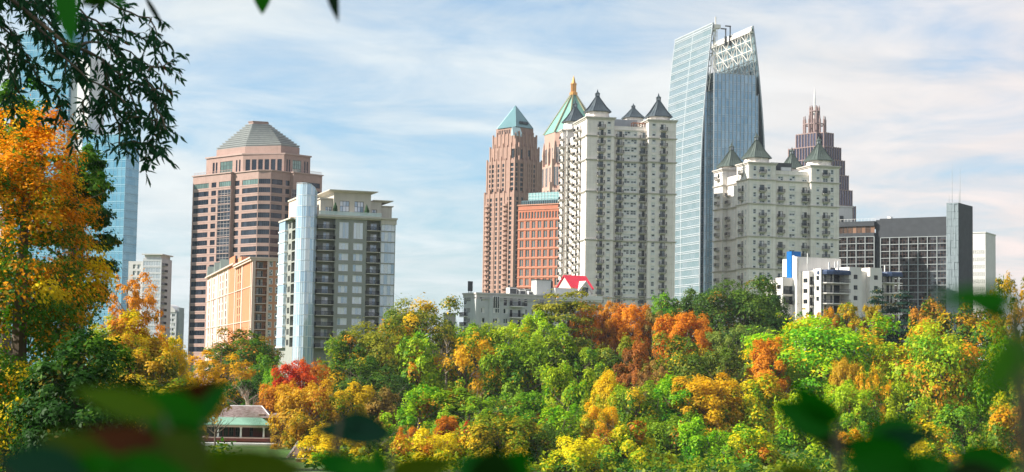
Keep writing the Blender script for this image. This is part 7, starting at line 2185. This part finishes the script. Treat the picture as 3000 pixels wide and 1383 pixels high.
front_plant('leafy_shrub', 'blurred shrub with one dark arched leaf, close by at the bottom middle', 1080, 1.6, [
 (1135, 1285, 905, 1238, 88, 1.7, TL, .16, 25), (1000, 1222, 1165, 1275, 70, 1.7, TL, .1, -10), (1050, 1390, 915, 1330, 80, 1.5, GN, .1, 10), (1130, 1390, 1090, 1300, 40, 1.7, GN, .05, 0), (1140, 1400, 1330, 1352, 90, 1.4, OL, .1, 0), (1120, 1395, 990, 1365, 90, 1.4, GN2, .05, 0)], seed=5)
front_plant('leafy_shrub', 'dark green dome-shaped blurred leaves close by at the bottom, below the olive tree', 1450, 1.2, [
 (1440, 1440, 1350, 1325, 170, 1.15, GN, .1, 0), (1450, 1440, 1540, 1330, 170, 1.2, GN, .1, 0), (1440, 1430, 1450, 1310, 150, 1.15, (.012, .075, .006), .05, 0)], seed=6)
front_plant('leafy_shrub', 'blurred dark green shrub with broad leaves close by at the lower right', 2560, 1.45, [
 (2440, 1262, 2270, 1180, 108, 1.5, GN, .12, 10), (2455, 1235, 2330, 1140, 80, 1.5, GN, .15, -20), (2540, 1330, 2300, 1243, 42, 1.5, (.03, .07, .01), .1, 10), (2620, 1400, 2500, 1290, 190, 1.35, GN, .1, 0), (2560, 1310, 2725, 1275, 90, 1.45, TL, .15, 15), (2540, 1290, 2690, 1232, 90, 1.45, GN, .12, -10), (2700, 1410, 2480, 1345, 150, 1.3, GN, .08, 5), (2650, 1420, 2790, 1350, 140, 1.3, GN, .06, 0),
 (2800, 1335, 3010, 1365, 95, 1.5, GN, .12, 0), (2760, 1420, 2950, 1390, 120, 1.3, (.02, .07, .01), .05, 0), (2420, 1420, 2270, 1370, 80, 1.25, OL, .05, 0)], seed=8)
front_plant('young_sapling', 'tall sapling with large very blurred green leaves close by at the right edge', 3900, .95, [
 (2985, 880, 2735, 868, 82, .85, GN2, .05, 0), (2960, 930, 2830, 890, 50, .9, (.02, .15, .01), .05, 0), (3000, 960, 2870, 1200, 120, .55, (.11, .40, .010), .05, 10), (3060, 1000, 2930, 1110, 90, .6, (.06, .32, .010), .05, 0)], cat='sapling', seed=9)
front_plant('x', '', 0, 0, [(770, -60, 768, 42, 62, 3.2, GN2, .02, 10), (965, -70, 988, 62, 42, 3.0, (.012, .05, .012), .05, 25), (425, -10, 486, 92, 16, 4.0, (.02, .045, .02), .05, 0), (180, -90, 212, 140, 75, 2.2, GN2, .03, 0), (340, -30, 230, 14, 60, 2.6, (.03, .13, .008), .05, 0), (330, -60, 268, 26, 50, 2.6, (.18, .05, .008), .02, 0), (250, -80, 370, 20, 60, 2.4, GN2, .05, 0)], stems=False, root=OAK, seed=10)

# ------------------------------------------------------------------ small things by the pavilion
M_STEP = wallmat('brick_steps', (.22, .11, .085), .9, .1)
M_STONE = wallmat('tan_stone', (.30, .22, .16), .9, .12)
def steps():
    p1, p2 = at(893, 1308, 305), at(864, 1353, 293)
    d = Vector((p2.x - p1.x, p2.y - p1.y)); Ld = d.length; a = math.atan2(-d.x, d.y) + math.pi     # local -y runs down the flight
    root = empty('stone_stairs', (p2.x, p2.y, p2.z), 'flight of brick stairs with rails going up towards the pavilion', 'stairs', None, math.atan2(d.y, d.x) + math.pi/2)
    n, w_ = 13, 2.8; H = p1.z - p2.z
    mb = MB()
    for k in range(n): y = Ld * (1 - (k + 1) / n); 
    for k in range(n):
        y0 = Ld * k / n; z1 = H * (k + 1) / n
        mb.box(-w_/2, w_/2, y0, Ld + .5, z1 - H/n + .002, z1 - .05); mb.box(-w_/2, w_/2, y0 - .04, y0 + Ld/n - .05, z1 - .049, z1, 1)
    mb.build('steps', [M_STEP, wallmat('step_tread', (.42, .30, .25), .9)], root)
    for sx in (-1, 1):
        x = sx * (w_/2 + .2); mb = MB(); mb.loft([[(x - .16, -.2, -.8), (x + .16, -.2, -.8), (x + .16, -.2, .3), (x - .16, -.2, .3)], [(x - .16, Ld + .4, -.8), (x + .16, Ld + .4, -.8), (x + .16, Ld + .4, H + .3), (x - .16, Ld + .4, H + .3)]]); mb.build('side_wall', [M_STONE], root)
        x = sx * (w_/2 - .15); mb = MB(); mb.tube([(x, 0, .95), (x, Ld, H + .95)], [.05, .05], 6)
        for k in range(6): t = k / 5; mb.tube([(x, Ld*t, H*t), (x, Ld*t, H*t + .95)], [.035, .035], 5)
        mb.build('handrail', [M_MAST], root)
steps()
def lamp():
    p = at(896, 1352, 296); g = float(terrain(p.x, p.y)); h = zat(p.x, p.y, 1309) - g
    root = empty('lamp_post', (p.x, p.y, g), 'short black lamp post at the foot of the brick stairs', 'lamp post')
    mb = MB(); mb.tube([(0, 0, 0), (0, 0, .3), (0, 0, .32), (0, 0, h - .7)], [.2, .18, .08, .06], 8); mb.build('post', [M_RAIL], root)
    mb = MB(); mb.tube([(0, 0, h - .7), (0, 0, h - .62), (0, 0, h - .12), (0, 0, h - .1), (0, 0, h)], [.1, .16, .22, .26, .03], 8); mb.build('lantern', [M_RAIL], root)
lamp()
def planter():
    p = at(886, 1369, 284); g = float(terrain(p.x, p.y)); h = max(.6, zat(p.x, p.y, 1356) - g)
    root = empty('stone_planter', (p.x, p.y, g), 'low tan stone planter wall below the brick stairs', 'planter')
    mb = MB(); mb.box(-1.1, 1.1, 0, .4, -.2, h - .12); mb.build('wall', [M_STONE], root)
    mb = MB(); mb.box(-1.2, 1.2, -.08, .48, h - .119, h); mb.build('coping', [M_PALE], root)
    p = at(980, 1384, 268); g = float(terrain(p.x, p.y))
    root = empty('stone_wall', (p.x, p.y, g), 'low tan stone wall at the bottom edge right of the planter', 'wall'); h = max(.5, zat(p.x, p.y, 1372) - g)
    mb = MB(); mb.box(-1.2, 1.2, 0, .4, -.3, h - .1); mb.build('wall', [M_STONE], root)
    mb = MB(); mb.box(-1.3, 1.3, -.08, .48, h - .099, h); mb.build('coping', [M_PALE], root)
planter()
put_tree('round_shrub', 'small rounded bright shrub in the planter below the stairs', 880, 1338, 40, 30, 'round', 'bright', .5, Y=285.5)
put_tree('round_shrub', 'green shrub between the planter and the pale-trunked trees', 945, 1325, 70, 60, 'round', 'vivid', .4, Y=280)

def rider():
    Y = 316
    p = at(823, 1297.5, Y); g = float(terrain(p.x, p.y)); 
    k = 1.0
    root = empty('bicycle', (p.x, p.y, g), 'bicycle ridden past the pavilion wing', 'bicycle')
    dm = M_RAIL
    fr = MB()
    for a, b_ in (((-.52, 0, .34), (-.38, 0, .86)), ((-.40, 0, .78), (.12, 0, .80)), ((-.38, 0, .70), (.0, 0, .30)), ((.0, 0, .30), (.17, 0, .88)), ((.0, 0, .30), (.52, 0, .34)), ((.14, 0, .76), (.52, 0, .34))): fr.tube([a, b_], [.022, .022], 6)
    fr.build('frame', [metalmat('bike_frame', (.6, .6, .58), .4, .3)], root)
    for x in (-.52, .52):
        w_ = MB(); w_.tube([(x + .33*math.cos(t*math.pi/10), 0, .34 + .33*math.sin(t*math.pi/10)) for t in range(21)], [.022]*21, 5); o = w_.build('wheel', [dm], root)
        s_ = MB()
        for t in range(8): s_.tube([(x, 0, .34), (x + .32*math.cos(t*math.pi/4), 0, .34 + .32*math.sin(t*math.pi/4))], [.004, .004], 3)
        s_.build('spokes', [M_MAST], o)
    h = MB(); h.tube([(-.38, 0, .86), (-.40, 0, .98)], [.018, .018], 5); h.tube([(-.46, -.24, 1.0), (-.40, -.1, .98), (-.40, .1, .98), (-.46, .24, 1.0)], [.016]*4, 5); h.build('handlebar', [dm], root)
    s_ = MB(); s_.loft([[(.05, -.03, .9), (.30, -.08, .9), (.30, .08, .9), (.05, .03, .9)], [(.05, -.03, .95), (.30, -.08, .96), (.30, .08, .96), (.05, .03, .95)]]); s_.build('saddle', [dm], root)
    # rider: one skinned body, clothes as shells over it
    ro = empty('person', (p.x, p.y, g), 'person in dark clothes riding the bicycle past the pavilion', 'person')
    def skinbody(name, verts, edges, radii, mat):
        me = bpy.data.meshes.new(name); me.from_pydata(verts, edges, []); me.materials.append(mat)
        o = put(name, me, ro); mo = o.modifiers.new('skin', 'SKIN')
        for sv, r in zip(me.skin_vertices[0].data, radii): sv.radius = (r, r)
        me.skin_vertices[0].data[0].use_root = True
        su = o.modifiers.new('sub', 'SUBSURF'); su.levels = 1; su.render_levels = 2
        return o
    skin = wallmat('skin', (.42, .24, .17), .6, .05)
    v = [(.16, 0, 1.0), (.10, 0, 1.2), (-.02, 0, 1.42), (-.06, 0, 1.52), (-.09, 0, 1.60), (-.10, 0, 1.70), (-.11, 0, 1.79),
         (-.02, -.19, 1.40), (-.12, -.24, 1.2), (-.36, -.22, 1.06), (-.44, -.22, 1.02), (-.02, .19, 1.40), (-.12, .24, 1.2), (-.36, .22, 1.06), (-.44, .22, 1.02),
         (.12, -.10, .98), (-.20, -.12, .80), (-.04, -.12, .42), (-.14, -.12, .37), (.12, .10, .98), (-.16, .12, .70), (.06, .12, .28), (-.05, .12, .24)]
    e = [(0,1),(1,2),(2,3),(3,4),(4,5),(5,6),(2,7),(7,8),(8,9),(9,10),(2,11),(11,12),(12,13),(13,14),(0,15),(15,16),(16,17),(17,18),(0,19),(19,20),(20,21),(21,22)]
    r = [.13,.14,.15,.06,.055,.095,.06,.06,.045,.035,.03,.06,.045,.035,.03,.10,.075,.05,.04,.10,.075,.05,.04]
    skinbody('body', v, e, r, skin)
    skinbody('shirt', [v[1], v[2], v[7], v[8], v[11], v[12], (.14, 0, 1.05)], [(0,1),(1,2),(2,3),(1,4),(4,5),(0,6)], [.155, .165, .075, .055, .075, .055, .15], wallmat('dark_shirt', (.03, .035, .05), .9))
    skinbody('trousers', [v[0], v[15], v[16], v[17], v[19], v[20], v[21]], [(0,1),(1,2),(2,3),(0,4),(4,5),(5,6)], [.145, .11, .085, .06, .11, .085, .06], wallmat('dark_trousers', (.02, .022, .028), .9))
    skinbody('hair', [(-.085, 0, 1.74), (-.09, 0, 1.79)], [(0, 1)], [.10, .075], wallmat('brown_hair', (.05, .03, .02), .9))
rider()
# ------------------------------------------------------------------ the air: one even box of thin haze
def haze():
    mt = bpy.data.materials.new('haze_air'); mt.use_nodes = True; t = mt.node_tree; t.nodes.clear()
    o = t.nodes.new('ShaderNodeOutputMaterial'); v = t.nodes.new('ShaderNodeVolumePrincipled')
    v.inputs['Color'].default_value = (0.80, 0.88, 0.97, 1); v.inputs['Density'].default_value = 0.00005; v.inputs['Anisotropy'].default_value = 0.0
    t.links.new(v.outputs[0], o.inputs['Volume'])
    mb = MB(); mb.box(-6100, 6100, -400, 14100, -6, 330)
    tag(mb.build('haze', mt), kind='stuff')
haze()
